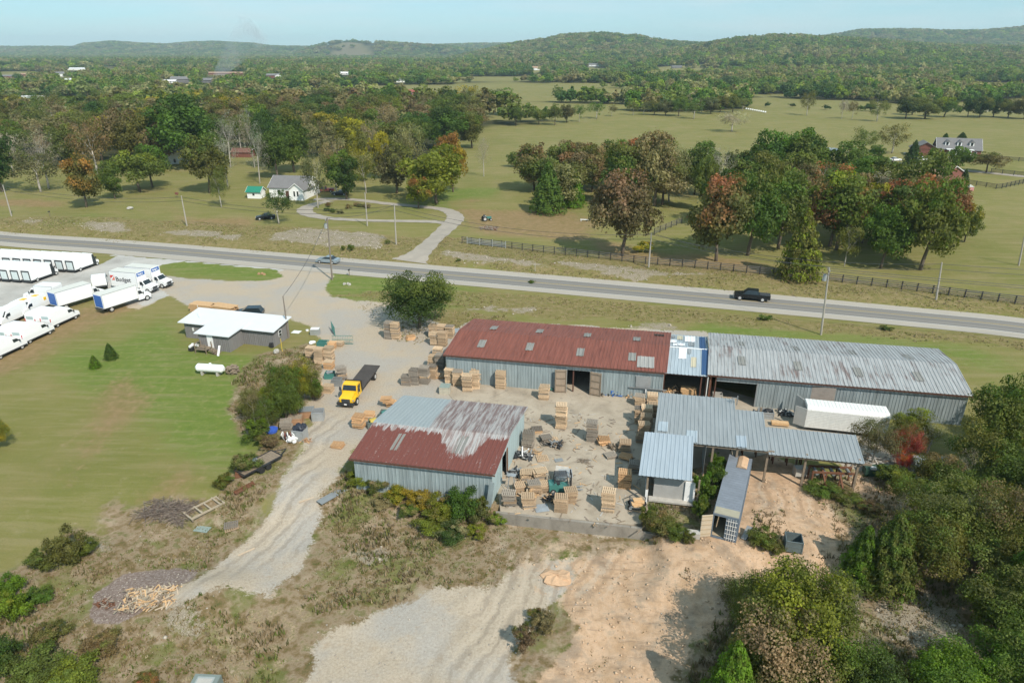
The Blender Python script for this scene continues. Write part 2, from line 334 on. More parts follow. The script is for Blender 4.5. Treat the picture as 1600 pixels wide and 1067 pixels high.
lush = pm([[(110,560),(180,540),(260,500),(300,540),(470,560),(400,620),(380,680),(300,720),(230,690),(130,640)], [(250,405),(440,415),(440,440),(250,436)], [(500,430),(720,450),(760,480),(640,480),(520,460)], [(1110,500),(1500,540),(1560,560),(1500,560),(1400,545),(1100,520)], [(800,300),(700,330),(640,330),(700,300)], [(540,800),(580,790),(572,860),(540,840)], [(1480,240),(1600,250),(1600,280),(1480,270)], [(70,350),(140,343),(140,356),(80,356)], [(210,930),(250,1010),(130,1050),(160,1020)], [(160,868),(250,862),(250,874),(170,878)], [(560,905),(590,900),(600,920),(570,922)], [(1150,-1),(1151,-1),(1150,-2)][:0] or [(620,318),(700,322),(690,327),(620,326)]], 6, amp=7.0, sc=14)
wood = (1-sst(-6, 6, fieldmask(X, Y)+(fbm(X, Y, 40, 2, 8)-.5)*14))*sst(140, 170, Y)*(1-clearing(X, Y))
cone = np.zeros(X.shape); fm = Y > 3000
pxx = 800+FPX*X[fm]/(Y[fm]*cs_+CH*sn_); cone[fm] = sst(0, .5, 1-np.abs(pxx-549)/(3+52*(4290-Y[fm])/640))*(Y[fm] > 3650)*(Y[fm] < 4250)
M1 = np.stack([grav, sand, weed, lush], 1); M2 = np.stack([rock, mound, dirt, lot], 1); trk_ = pm([[(480,650),(540,660),(500,760),(470,860),(400,880),(300,915),(300,895),(400,830),(450,730)], [(780,845),(990,845),(960,900),(860,960),(820,1067),(640,1067),(720,960),(760,900)], [(1180,760),(1290,780),(1290,830),(1190,800)]], 1.5, z=-.6, amp=1.5)
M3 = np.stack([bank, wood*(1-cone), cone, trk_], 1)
idx = np.arange(nx*ny).reshape(ny, nx)
F = np.stack([idx[:-1, :-1], idx[:-1, 1:], idx[1:, 1:], idx[1:, :-1]], -1).reshape(-1, 4)
t = NT('ground'); p = t.pos()
a1 = t.attr('m1'); a2 = t.attr('m2'); a3 = t.attr('m3')
def sep(a): 
    s_ = t.n('ShaderNodeSeparateColor', {0: a.outputs['Color']}); return s_.outputs[0], s_.outputs[1], s_.outputs[2], a.outputs['Alpha']
gr, sa, we, lu = sep(a1); ro, mo, di, lo = sep(a2); ba, wd, cn, tk_ = sep(a3)
nF = t.noise(p, 5.0, 6, .7); nM = t.noise(p, .9, 6, .65); nB = t.noise(p, .13, 5, .6); nH = t.noise(p, .025, 4, .6); nS = t.noise(p, 16, 3, .7)
nStr = t.noise(t.map(p, (.10, .9, 1), rot=(0, 0, R(30))), 1.0, 5, .62)
def edge(m, amt=.9, lo_=.42, hi_=.60, nz=nM): return t.th(t.ma('ADD', m, t.ma('MULTIPLY', t.ma('SUBTRACT', nz, .5), amt)), lo_, hi_)
g0 = t.ramp(nB, [(.30, (.150, .158, .040)), (.48, (.180, .176, .052)), (.62, (.225, .190, .078)), (.75, (.28, .22, .11))])
gfar = t.ramp(t.ma('ADD', t.ma('MULTIPLY', nH, .6), t.ma('MULTIPLY', nStr, .4)), [(.35, (.145, .152, .045)), (.5, (.200, .186, .066)), (.65, (.25, .21, .095))])
g0 = t.mix(.5, g0, gfar)
green = t.ramp(nM, [(.3, (.094, .158, .024)), (.7, (.160, .203, .048))])
g0 = t.mix(t.ma('MULTIPLY', edge(lu, 1.3, .10, .95), .88), g0, green)
g0 = t.mix(t.ma('MULTIPLY', t.th(nStr, .46, .66), .42), g0, (.26, .222, .115))
nSt2 = t.noise(t.map(p, (.16, 1.3, 1), rot=(0, 0, R(-52))), 1.0, 4, .6)
g0 = t.mix(t.ma('MULTIPLY', t.th(nSt2, .5, .68), .15), g0, (.11, .135, .03))
g0 = t.mix(t.ma('MULTIPLY', t.th(nF, .50, .68), .30), g0, (.105, .125, .030)); g0 = t.mix(t.ma('MULTIPLY', t.th(nM, .54, .70), .28), g0, (.29, .24, .13))
g0 = t.mix(1.0, g0, (1.0, .99, .98), 'MULTIPLY')
g0 = t.mix(t.ma('MULTIPLY', edge(di, 1.3, .2, 1.1), .75), g0, t.ramp(nM, [(.3, (.20, .125, .062)), (.7, (.30, .20, .115))]))
bk = t.ramp(nM, [(.3, (.125, .122, .038)), (.5, (.20, .158, .068)), (.66, (.28, .205, .12)), (.8, (.135, .15, .036))])
g0 = t.mix(t.ma('MULTIPLY', edge(ba, 1.3, .2, .9), .65), g0, bk)
wdc = t.ramp(nM, [(.28, (.085, .088, .028)), (.42, (.175, .125, .062)), (.52, (.27, .205, .135)), (.62, (.14, .13, .05)), (.76, (.34, .28, .20))])
wdc = t.mix(t.ma('MULTIPLY', t.th(t.noise(p, .24, 4, .6), .50, .62), .75), wdc, t.ramp(nM, [(.35, (.085, .115, .022)), (.65, (.17, .17, .055))]))
wdc = t.mix(t.ma('MULTIPLY', t.th(t.noise(t.map(p, (1, 1, 1), (40, 9, 0)), .33, 5, .65), .53, .66), .7), wdc, t.ramp(nM, [(.35, (.30, .215, .145)), (.65, (.42, .34, .25))]))
g0 = t.mix(t.th(t.ma('ADD', we, t.ma('MULTIPLY', t.ma('SUBTRACT', nM, .5), 1.2)), .2, .7), g0, wdc)
gv = t.ramp(nF, [(.25, (.30, .245, .18)), (.5, (.415, .345, .262)), (.75, (.49, .42, .33))])
gv = t.mix(t.th(nB, .40, .62), gv, t.ramp(nF, [(.25, (.295, .265, .228)), (.75, (.435, .402, .355))]))
gv = t.mix(t.ma('MULTIPLY', t.th(nM, .56, .72), .35), gv, (.33, .235, .15))
g0 = t.mix(t.th(t.ma('ADD', gr, t.ma('ADD', t.ma('MULTIPLY', t.ma('SUBTRACT', nM, .5), 1.1), t.ma('MULTIPLY', t.ma('SUBTRACT', nF, .5), 1.2))), .34, .66), g0, gv)
sc_ = t.ramp(nM, [(.25, (.31, .205, .13)), (.42, (.46, .31, .195)), (.56, (.54, .375, .25)), (.70, (.37, .285, .20)), (.85, (.50, .40, .30))])
sc_ = t.mix(t.ma('MULTIPLY', t.th(nF, .5, .7), .4), sc_, (.30, .235, .175))
sc_ = t.mix(t.ma('MULTIPLY', t.th(t.noise(p, .30, 5, .65), .50, .64), .75), sc_, t.ramp(nM, [(.3, (.20, .145, .10)), (.7, (.36, .28, .205))]))
sc_ = t.mix(t.ma('MULTIPLY', t.th(t.noise(t.map(p, (1, 1, 1), (70, 3, 0)), .42, 5, .65), .54, .66), .55), sc_, (.44, .285, .165))
sc_ = t.mix(t.ma('MULTIPLY', t.th(t.noise(t.map(p, (.35, 2.2, 1), rot=(0, 0, R(-35))), 1.1, 5, .65), .56, .68), .5), sc_, (.22, .155, .105))
g0 = t.mix(t.th(t.ma('ADD', sa, t.ma('ADD', t.ma('MULTIPLY', t.ma('SUBTRACT', nM, .5), 1.5), t.ma('MULTIPLY', t.ma('SUBTRACT', nF, .5), .9))), .30, .72), g0, sc_)
g0 = t.mix(t.th(t.ma('ADD', ro, t.ma('ADD', t.ma('MULTIPLY', t.ma('SUBTRACT', nM, .5), 2.0), t.ma('MULTIPLY', t.ma('SUBTRACT', nF, .5), 1.6))), .62, 1.0), g0, t.ramp(nS, [(.3, (.13, .105, .07)), (.5, (.27, .225, .165)), (.7, (.46, .41, .33))]))
g0 = t.mix(edge(mo, .7), g0, t.ramp(nF, [(.3, (.13, .095, .075)), (.5, (.21, .16, .135)), (.72, (.36, .31, .28))]))
g0 = t.mix(edge(lo, .5, .4, .55), g0, t.ramp(t.ma('ADD', t.ma('MULTIPLY', nB, .7), t.ma('MULTIPLY', nF, .3)), [(.35, (.31, .295, .27)), (.5, (.43, .415, .385)), (.65, (.52, .50, .465))]))
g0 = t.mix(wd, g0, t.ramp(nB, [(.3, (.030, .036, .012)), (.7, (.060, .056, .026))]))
g0 = t.mix(t.ma('MULTIPLY', cn, .9), g0, (.150, .125, .075))
# wheel tracks along the lane and over the flat
sp_ = t.n('ShaderNodeSeparateXYZ', {0: p}); dd_ = t.ma('ADD', t.ma('MULTIPLY', sp_.outputs[0], .927), t.ma('ADD', t.ma('MULTIPLY', sp_.outputs[1], -.375), t.ma('MULTIPLY', nB, 5.0)))
tw_ = t.th(t.ma('ADD', t.ma('SINE', t.ma('MULTIPLY', dd_, 4.1)), t.ma('MULTIPLY', t.ma('SUBTRACT', nM, .5), 2.2)), .45, .95)
g0 = t.mix(t.ma('MULTIPLY', t.ma('MULTIPLY', tk_, tw_), .42), g0, t.mix(sa, (.22, .185, .145), (.25, .165, .10)))
tw2 = t.th(t.ma('ADD', t.ma('SINE', t.ma('ADD', t.ma('MULTIPLY', dd_, 4.1), 2.6)), t.ma('MULTIPLY', t.ma('SUBTRACT', nM, .5), 2.2)), .55, 1.0)
g0 = t.mix(t.ma('MULTIPLY', t.ma('MULTIPLY', tk_, tw2), .30), g0, (.55, .46, .36))
# tyre ruts in sand and gravel
rw = t.n('ShaderNodeTexWave', {'Vector': t.map(p, (1, .28, 1), rot=(0, 0, R(-38))), 'Scale': .42, 'Distortion': 14, 'Detail': 4, 'Detail Scale': 1.2}, wave_type='BANDS').outputs[1]
ru = t.ma('MULTIPLY', t.th(rw, .0, .16), 1.0); rut = t.ma('MULTIPLY', t.ma('SUBTRACT', 1.0, ru), t.ma('MULTIPLY', t.ma('MULTIPLY', edge(sa, 1.0, .5, .7), t.th(nB, .5, .62)), .12))
g0 = t.mix(rut, g0, (.20, .145, .10))
fine = t.ma('ADD', .80, t.ma('MULTIPLY', nS, .40)); g0 = t.mix(1.0, g0, t.n('ShaderNodeCombineXYZ', {0: fine, 1: fine, 2: fine}).outputs[0], 'MULTIPLY')
mground = t.bsdf(g0, .95, 0, .1, bump=t.ma('ADD', t.ma('MULTIPLY', nF, .6), t.ma('ADD', t.ma('MULTIPLY', nS, .4), t.ma('MULTIPLY', rut, -.8))), bd=.12)
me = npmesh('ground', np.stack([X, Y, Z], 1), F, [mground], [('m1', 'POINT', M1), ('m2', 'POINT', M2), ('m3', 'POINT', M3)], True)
tag(link('ground', me), kind='structure')
MASK = (gx, gy, M1.reshape(ny, nx, 4), M2.reshape(ny, nx, 4), M3.reshape(ny, nx, 4), WT.reshape(ny, nx, 1))
def msk(k, c, x, y):
    i = np.clip(np.searchsorted(gx, x), 0, nx-1); j = np.clip(np.searchsorted(gy, y), 0, ny-1); return MASK[2+k][j, i, c]

# ------------------------------------------------------------------ highway, driveways, slab
def strip(name, rows, mat, lift, us):
    """rows: list of lists of world points across the strip"""
    vs = []; fs = []; uv = []; k = len(rows[0]); L = 0
    for i, r in enumerate(rows):
        if i: L += (rows[i][0]-rows[i-1][0]).length
        for j, q in enumerate(r): vs.append((q.x, q.y, zgs(q.x, q.y)+lift)); uv.append((us[j], L))
    for i in range(len(rows)-1):
        for j in range(k-1): a = i*k+j; fs.append((a, a+1, a+k+1, a+k))
    me = bpy.data.meshes.new(name); me.from_pydata(vs, [], fs); me.materials.append(mat)
    ul = me.uv_layers.new(name='UVMap')
    for lp in me.loops: ul.data[lp.index].uv = uv[lp.vertex_index]
    if me.polygons[0].normal.z < 0: me.flip_normals()
    return tag(link(name, me), kind='structure')
rr = []
for i in range(len(ROAD)-1):
    a, b = ROAD[i], ROAD[i+1]
    for s_ in np.linspace(0, 1, 7)[:-1]: rr.append([a[j]*(1-s_)+b[j]*s_ for j in range(6)])
rr.append(list(ROAD[-1]))
cols = [np.array([r_[j] for r_ in rr]) for j in range(6)]
ker = np.ones(7)/7
for j in range(1, 6): 
    pad = np.pad(cols[j], 3, mode='reflect', reflect_type='odd'); cols[j] = np.convolve(pad, ker, 'valid')
rows = [[U(cols[0][i], cols[j][i]) for j in (5, 4, 3, 2, 1)] for i in range(len(rr))]
t = NT('asphalt'); uvn = t.n('ShaderNodeTexCoord').outputs['UV']; p = t.pos(); sx = t.n('ShaderNodeSeparateXYZ', {0: uvn}); u_ = sx.outputs[0]
along = t.noise(t.map(uvn, (9, .05, 1)), 1.0, 4, .6); f_ = t.noise(p, 9, 4, .7); b_ = t.noise(p, .2, 3)
base = t.mix(t.ma('MULTIPLY', along, .6), (.190, .178, .160), (.252, .238, .215)); base = t.mix(t.ma('MULTIPLY', f_, .3), base, (.27, .262, .25))
sh = t.mix(t.ma('MULTIPLY', f_, .6), (.37, .335, .285), (.46, .42, .36)); sh = t.mix(t.ma('MULTIPLY', b_, .3), sh, (.22, .2, .17))
def band(c, w): return t.ma('LESS_THAN', t.ma('ABSOLUTE', t.ma('SUBTRACT', u_, c)), w)
lane = t.ma('MULTIPLY', t.ma('GREATER_THAN', u_, .25), t.ma('LESS_THAN', u_, .75))
c_ = t.mix(lane, sh, base)
trk = t.ma('MULTIPLY', lane, t.ma('MULTIPLY', .55, t.n('ShaderNodeMath', {0: t.ma('SINE', t.ma('MULTIPLY', u_, 50.26)), 1: 0.0}, operation='MAXIMUM').outputs[0]))
c_ = t.mix(trk, c_, (.135, .132, .126))
c_ = t.mix(t.ma('MULTIPLY', t.ma('ADD', band(.5-.008, .0045), band(.5+.008, .0045)), t.ma('ADD', .45, t.ma('MULTIPLY', f_, .5))), c_, (.50, .36, .10))
c_ = t.mix(t.ma('MULTIPLY', t.ma('ADD', band(.257, .006), band(.743, .006)), .75), c_, (.62, .61, .58))
mroad = t.bsdf(c_, .9, 0, .2, bump=f_, bd=.01)
strip('road', rows, mroad, .05, (0, .25, .5, .75, 1))
t = NT('driveway_gravel'); p = t.pos(); f_ = t.noise(p, 6, 5, .7); b_ = t.noise(p, .5, 5)
mdrive = t.bsdf(t.mix(f_, t.ramp(b_, [(.35, (.28, .25, .21)), (.65, (.39, .34, .28))]), (.33, .30, .26)), .95, 0, .1, bump=f_, bd=.02)
def path(name, pts, mat, lift=.05):
    """pts: (px, py, half width in metres)"""
    P = [(G(a, b), w) for a, b, w in pts]; Q = []
    for i in range(len(P)-1):
        for s_ in np.linspace(0, 1, 9)[:-1]:
            p0, p1, p2, p3 = (P[max(i-1, 0)][0], P[i][0], P[i+1][0], P[min(i+2, len(P)-1)][0])
            q = .5*((2*p1)+(-p0+p2)*s_+(2*p0-5*p1+4*p2-p3)*s_**2+(-p0+3*p1-3*p2+p3)*s_**3); Q.append((q, P[i][1]*(1-s_)+P[i+1][1]*s_))
    Q.append(P[-1]); rows = []
    for i, (q, w) in enumerate(Q):
        d = (Q[min(i+1, len(Q)-1)][0]-Q[max(i-1, 0)][0]); d.z = 0; d.normalize(); nn = Vector((-d.y, d.x, 0)); w *= 1+.08*math.sin(i*1.7)
        rows.append([q-nn*w, q, q+nn*w])
    return strip(name, rows, mat, lift, (0, .5, 1))
path('driveway', [(640,409,4.2),(655,396,2.4),(678,375,1.9),(700,355,2.2),(711,343,2.3),(708,334,2.0),(690,327,1.7),(655,323,1.5),(600,318,1.4),(560,313,1.5),(520,311,1.8),(490,312,1.8)], mdrive, .06)
path('driveway', [(702,350,1.3),(680,347,1.3),(640,346,1.2),(580,345,1.2),(520,342,1.3),(485,336,1.9),(476,328,2.1),(490,320,1.8),(515,314,1.8)], mdrive, .075)
path('driveway', [(1620,278,2.2),(1560,272,2.2),(1500,266,2.4),(1470,262,2.6),(1445,258,4.5),(1432,254,4.5)], mdrive, .06)
t = NT('yard_concrete'); p = t.pos(); f_ = t.noise(p, 7, 5, .7); b_ = t.noise(p, .35, 6, .6, .6); s_ = t.noise(p, .9, 5, .6)
cc = t.ramp(b_, [(.3, (.27, .22, .16)), (.5, (.385, .322, .243)), (.7, (.455, .385, .297))]); cc = t.mix(t.ma('MULTIPLY', t.th(s_, .55, .7), .45), cc, (.16, .14, .115)); cc = t.mix(t.ma('MULTIPLY', t.th(s_, .44, .3), .3), cc, (.42, .38, .33))
cc = t.mix(t.ma('MULTIPLY', f_, .35), cc, (.33, .30, .26))
vv = t.n('ShaderNodeTexVoronoi', {'Vector': t.mix(.06, p, t.noise(p, .8, 3)), 'Scale': .22}, feature='DISTANCE_TO_EDGE').outputs[0]
cc = t.mix(t.ma('MULTIPLY', t.ma('LESS_THAN', vv, .004), .28), cc, (.11, .10, .085))
mconc = t.bsdf(cc, .92, 0, .15, bump=f_, bd=.012)
slab = [U(*q) for q in [(782,801),(860,808),(930,815),(985,820),(1002,818),(1012,805),(1020,745),(1250,700),(1240,640),(1100,600),(742,590),(700,615),(770,700)]]
b = MB(); n_ = len(slab); vs = [(q.x, q.y, .06) for q in slab]+[(q.x, q.y, -.25) for q in slab]
b.add(vs, [tuple(range(n_))]+[(i, i+n_, (i+1) % n_+n_, (i+1) % n_) for i in range(n_)], mconc); o = b.build('concrete_yard'); tag(o, kind='structure')
if o.data.polygons[0].normal.z < 0: o.data.flip_normals()
# retaining wall: one kerbed strip of concrete along the yard edge
t = NT('wall_concrete'); p = t.pos(); f_ = t.noise(p, 5, 5, .7); d_ = t.noise(t.map(p, (1, 1, .7)), .9, 6, .65)
mwall = t.bsdf(t.mix(f_, t.ramp(d_, [(.3, (.12, .105, .085)), (.5, (.25, .225, .19)), (.72, (.36, .33, .285))]), (.27, .245, .21)), .9, 0, .15, bump=f_, bd=.02)
wl_ = [U(*q) for q in [(776,799),(860,808.5),(930,816),(985,822),(1003,824),(1090,840)]]
b = MB()
for i in range(len(wl_)-1):
    a, c = wl_[i], wl_[i+1]; d = (c-a); L = d.length; an = math.atan2(d.y, d.x); mid = (a+c)/2; nn = Vector((d.y, -d.x, 0)).normalized()*.16
    b.box((mid.x+nn.x, mid.y+nn.y, -.62 if i < 4 else -.8), (L+.05, .30, 1.4 if i < 4 else 1.0), mwall, rz=an)
tag(b.build('retaining_wall'), 'long low stained concrete wall along the front edge of the pallet yard', 'wall')
# ------------------------------------------------------------------ vegetation: crowns, limbs, trees
def leafmat(name, trans=.42):
    t = NT(name); lv = t.attr('lv'); s_ = t.n('ShaderNodeSeparateColor', {0: lv.outputs['Color']})
    c1 = t.attr('tint', 'INSTANCER').outputs['Color']; c2 = t.attr('tint2', 'INSTANCER').outputs['Color']
    o = t.obj(); nz_ = t.noise(o, 2.4, 3, .6)
    k = t.th(t.ma('ADD', t.ma('MULTIPLY', s_.outputs[1], .55), t.ma('MULTIPLY', nz_, .75)), .55, .85)
    c = t.mix(k, c1, c2)
    v = t.ma('MULTIPLY', t.ma('ADD', 1.26, t.ma('MULTIPLY', s_.outputs[0], .95)), t.ma('ADD', .72, t.ma('MULTIPLY', t.th(t.noise(o, 5.0, 2), .35, .65), .5)))
    c = t.mix(1.0, c, t.n('ShaderNodeCombineXYZ', {0: v, 1: v, 2: v}).outputs[0], 'MULTIPLY')
    d = t.n('ShaderNodeBsdfPrincipled', {'Base Color': c, 'Roughness': .62, 'Specular IOR Level': .22})
    tr = t.n('ShaderNodeBsdfTranslucent', {0: t.mix(1.0, c, (1.1, 1.15, .5), 'MULTIPLY')}); m_ = t.n('ShaderNodeMixShader', {0: trans})
    t.t.links.new(d.outputs[0], m_.inputs[1]); t.t.links.new(tr.outputs[0], m_.inputs[2]); t.t.links.new(m_.outputs[0], t.out.inputs[0]); return t.m
MLEAF = leafmat('foliage')
def barkmat():
    t = NT('bark'); o = t.obj(); f = t.noise(t.map(o, (14, 14, 3)), 2.0, 4, .65); c = t.attr('bark', 'INSTANCER').outputs['Color']
    v = t.ma('ADD', .55, t.ma('MULTIPLY', f, .9)); return t.bsdf(t.mix(1.0, c, t.n('ShaderNodeCombineXYZ', {0: v, 1: v, 2: v}).outputs[0], 'MULTIPLY'), .9, 0, .1)
MBARK = barkmat()
def leaves(rng, P, N, size, cl, elong=1.0):
    """one small bent quad for each leaf cluster, facing roughly along N"""
    n = len(P); a = rng.normal(size=(n, 3)); nn = N+rng.normal(size=(n, 3))*.75; nn /= np.linalg.norm(nn, axis=1)[:, None]+1e-9
    u = np.cross(nn, a); u /= np.linalg.norm(u, axis=1)[:, None]+1e-9; v = np.cross(nn, u)
    s = size*(.55+.9*rng.random(n))[:, None]; u = u*s*elong; v = v*s/elong; b = nn*s*.25
    V = np.stack([P-u-v*.35+b*0, P-v*.9+b, P+u+v*.2, P+v+b], 1).reshape(-1, 3)
    F_ = np.arange(4*n).reshape(n, 4)
    lv = np.repeat(np.stack([rng.random(n), cl, np.zeros(n), np.ones(n)], 1), 4, 0)
    return V, F_, lv
def crown(name, seed, n, size, kind='round', nl=26, shell=.72, el=1.0):
    """unit tree crown: foot at z 0, top at z 1, width 1"""
    rng = np.random.default_rng(seed)
    if kind == 'cone':
        z = rng.random(n)**.8; z = .04+.96*(1-z**1.0) if False else .04+.96*rng.beta(1.25, 1.9, n)
        k = np.floor(z*14+rng.random(n)*.8); th = rng.random(n)*2*np.pi; lump = .72+.28*np.sin(th*5+k*2.1)*np.cos(th*3-k)
        rad = .5*np.clip(1-z, 0, 1)**.72*lump*(1-.35*rng.random(n)**2.2); P = np.stack([rad*np.cos(th), rad*np.sin(th), z], 1)
        N = np.stack([np.cos(th), np.sin(th), np.full(n, .75)], 1); cl = (np.sin(k*3.7+np.floor(th*1.6)*5.1)*.5+.5)
    else:
        flat = {'round': (.56, .42, .46), 'wide': (.58, .38, .48), 'tall': (.55, .44, .42), 'shrub': (.46, .46, .46)}[kind]
        cz, rz, rx = flat; C = []
        while len(C) < nl:
            d = rng.normal(size=3); d /= np.linalg.norm(d); r = rng.random()**.42*(.80+.16*rng.random())
            c = d*r*np.array([rx, rx, rz]); 
            if c[2] < -rz*.6 and kind != 'shrub' and rng.random() < .45: continue
            C.append(c)
        C = np.array(C); R0 = (.055+.135*rng.random(nl)**1.5)*(1.5 if nl < 20 else 1.0); R0 *= 1-.25*np.abs(C[:, 2])/rz
        w = R0**2; w /= w.sum(); k = rng.choice(nl, n, p=w); d = rng.normal(size=(n, 3)); d[:, 2] += .35; d /= np.linalg.norm(d, axis=1)[:, None]
        rr_ = (shell+(1-shell)*rng.random(n))[:, None]*(1+.22*rng.normal(size=(n, 1))*.5)
        P = C[k]+d*rr_*R0[k][:, None]*np.array([1.1, 1.1, .85])+np.array([0, 0, cz]); N = d*.8+(C[k]+[0, 0, .06])*1.3; cl = rng.random(nl)[k]
        m = .5*cl+.5*np.clip((P[:, 2]-.3)/.7, 0, 1); cl = m; P[:, 2] = np.clip(P[:, 2], .02, 1.02)
    V, F_, lv = leaves(rng, P, N, size, cl, el)
    return npmesh(name, V, F_, [MLEAF], [('lv', 'POINT', lv)])
def limbs(name, seed, depth=4, top=.78, trunk=.035, twigs=1, spread=.42, lean=0.0):
    """trunk and limbs as one mesh in the unit tree"""
    rng = random.Random(seed); b = MB()
    def grow(p, d, L, r, k):
        pts = [p]; rs = [r]; q = Vector(p); dd = Vector(d)
        for i in range(3):
            dd = (dd+Vector((rng.uniform(-1, 1), rng.uniform(-1, 1), rng.uniform(-.2, .6)))*.13).normalized(); q = q+dd*L/3; pts.append(q.copy()); rs.append(r*(1-.18*(i+1)))
        b.tube(pts, rs, MBARK, 6 if k == 0 else (4 if k < 3 else 3))
        if k >= depth: return
        m = (4 if k == 0 else 3)+(1 if twigs > 1 else 0)
        for i in range(m):
            a = 2*math.pi*(i+rng.random()*.7)/m; sp = spread*rng.uniform(.7, 1.5)
            base = pts[rng.choice([2, 3, 3])] if k or i else pts[3]
            nd = (dd+Vector((math.cos(a), math.sin(a), .1))*sp*1.35).normalized(); nd.z = max(nd.z, .12)
            grow(base, nd, L*rng.uniform(.55, .8)*(.72 if k == 0 else 1), rs[-1]*(.62 if k else .58), k+1)
    grow((0, 0, -.02), (lean, 0, 1), .36, trunk, 0)
    zs = [v[2] for v in b.v]; xs = [abs(v[0]) for v in b.v]+[abs(v[1]) for v in b.v]; kz = top/max(zs); kx = min(1.2, .46/max(xs))
    b.v = [(v[0]*kx if v[2] > .25 else v[0]*(kx+(1-kx)*(1-v[2]/.25)), v[1]*kx if v[2] > .25 else v[1]*(kx+(1-kx)*(1-v[2]/.25)), v[2]*kz) for v in b.v]
    me = bpy.data.meshes.new(name); me.from_pydata(b.v, [], b.f); me.materials.append(MBARK); me.polygons.foreach_set('use_smooth', [True]*len(b.f)); return me
PC = {}
for i in range(3):
    PC['round', 'near', i] = crown('crown', 10+i, 26000, .0092, 'round', 80, .6); PC['round', 'mid', i] = crown('crown', 20+i, 8500, .0150, 'round', 60, .6)
    PC['wide', 'mid', i] = crown('crown', 30+i, 8000, .0145, 'wide', 52, .6); PC['tall', 'mid', i] = crown('crown', 33+i, 8000, .0150, 'tall', 60, .6)
    PC['cone', 'near', i] = crown('crown', 40+i, 22000, .0100, 'cone'); PC['cone', 'mid', i] = crown('crown', 50+i, 7000, .0150, 'cone')
    PC['sparse', 'mid', i] = crown('crown', 60+i, 3000, .0125, 'round', 50, .3); PC['sparse', 'near', i] = crown('crown', 63+i, 12000, .0078, 'round', 90, .2)
    PC['shrub', 'near', i] = crown('crown', 70+i, 9000, .0150, 'shrub', 46, .3); PC['shrub', 'mid', i] = crown('crown', 74+i, 1400, .034, 'shrub', 20, .4)
    PC['round', 'far', i] = crown('crown', 80+i, 460, .056, 'round', 16, .7); PC['bare', 'mid', i] = crown('crown', 84+i, 1500, .0075, 'round', 60, .2, 2.6)
PL = {('full', i): limbs('trunk', 100+i, 3, .74, .030) for i in range(3)}
PL.update({('bare', i): limbs('trunk', 110+i, 5, .97, .022, 2, .40) for i in range(3)}); PL.update({('sparse', i): limbs('trunk', 120+i, 4, .92, .024, 1, .42) for i in range(3)})
PL.update({('cone', i): limbs('trunk', 130+i, 1, .85, .03, 1, .2) for i in range(2)})
GREEN = (.062, .098, .016); DGREEN = (.034, .062, .014); OLIVE = (.088, .098, .022); YGREEN = (.125, .150, .018); YELLOW = (.205, .175, .018); RUST = (.175, .075, .030); BROWN = (.130, .098, .048)
TAN = (.175, .145, .072); GREY = (.235, .212, .172); RED = (.30, .035, .030); ORANGE = (.24, .115, .025); BGREEN = (.085, .155, .014); GOLIVE = (.085, .088, .035); PINK = (.19, .095, .055)
CN = {GREEN: 'leafy green', DGREEN: 'dark green', OLIVE: 'olive green', YGREEN: 'yellow green', YELLOW: 'golden yellow', RUST: 'rusty red', BROWN: 'brown leaved', TAN: 'tan leaved', GREY: 'grey', RED: 'bright red', ORANGE: 'orange', BGREEN: 'bright green', GOLIVE: 'grey green', PINK: 'pinkish brown', (.088,.090,.034): 'olive', (.150,.095,.052): 'brown', (.080,.092,.026): 'olive', (.195,.088,.038): 'rusty', (.26,.050,.045): 'scarlet'}
BK = (.26, .23, .19); BK2 = (.15, .12, .09)
TREES = []      # (label base, object) for ordinals
def tree(px, pb, pt, w, kind='round', c1=GREEN, c2=None, where='', lod=None, group=None, label=None, dy=0.0, name=None, cat=None):
    """tree whose foot stands at photo point (px,pb), whose top shows at row pt and whose crown spans w columns"""
    b = G(px, pb); b.y += dy; b.z = zgs(b.x, b.y); dist = math.hypot(b.y*cs_+CH*sn_, 0)
    w *= 1.10 if kind in ('round', 'wide', 'tall') else 1.0; wm = w*dist/FPX; h = max(zat(px, pt, b.y+.12*wm)-b.z, .5)
    lod = lod or ('near' if dist < 95 else 'mid'); i = random.randrange(3); c2 = c2 or c1
    nm = name or ('shrub' if kind == 'shrub' else {'cone': 'cedar_tree', 'bare': 'bare_tree'}.get(kind, 'tree')); ct = cat or ('shrub' if kind == 'shrub' else 'tree')
    root = empty(nm, b, random.uniform(0, 6.28)); root['category'] = ct
    key = (kind, lod, i) if (kind, lod, i) in PC else (kind, 'mid', i)
    c = link('crown' if kind != 'shrub' else 'foliage', PC[key], root); c.scale = (wm*1.04, wm*1.04, h); c.location.z = -.02*h
    j = lambda q: tuple(max(0, x*random.uniform(.88, 1.12)) for x in q)
    c['tint'] = j(c1); c['tint2'] = j(c2)
    if kind != 'shrub':
        lk = {'bare': 'bare', 'sparse': 'sparse', 'cone': 'cone'}.get(kind, 'full'); t_ = link('trunk', PL[lk, i % (2 if lk == 'cone' else 3)], root); t_.scale = (wm if lk != 'full' else wm*.9, wm if lk != 'full' else wm*.9, h); t_['bark'] = (.42, .385, .335) if kind in ('bare', 'sparse') else BK2 if dist > 95 else BK2
        if lk in ('bare', 'sparse'): c.rotation_euler.z = 0
    base = label or ((('bare grey' if kind == 'bare' else ('thin ' if kind == 'sparse' else '')+CN[c1])+({True: ' ', False: ''}[True])+{'cone': 'pointed cedar', 'shrub': 'bush', 'bare': 'leafless tree', 'wide': 'spreading tree', 'tall': 'tall tree'}.get(kind, 'tree')+(' with '+CN[c2].replace(' leaved', '')+' top' if c2 != c1 and kind != 'shrub' else '')))
    TREES.append([base, where, px, root, bool(label), group]); return root
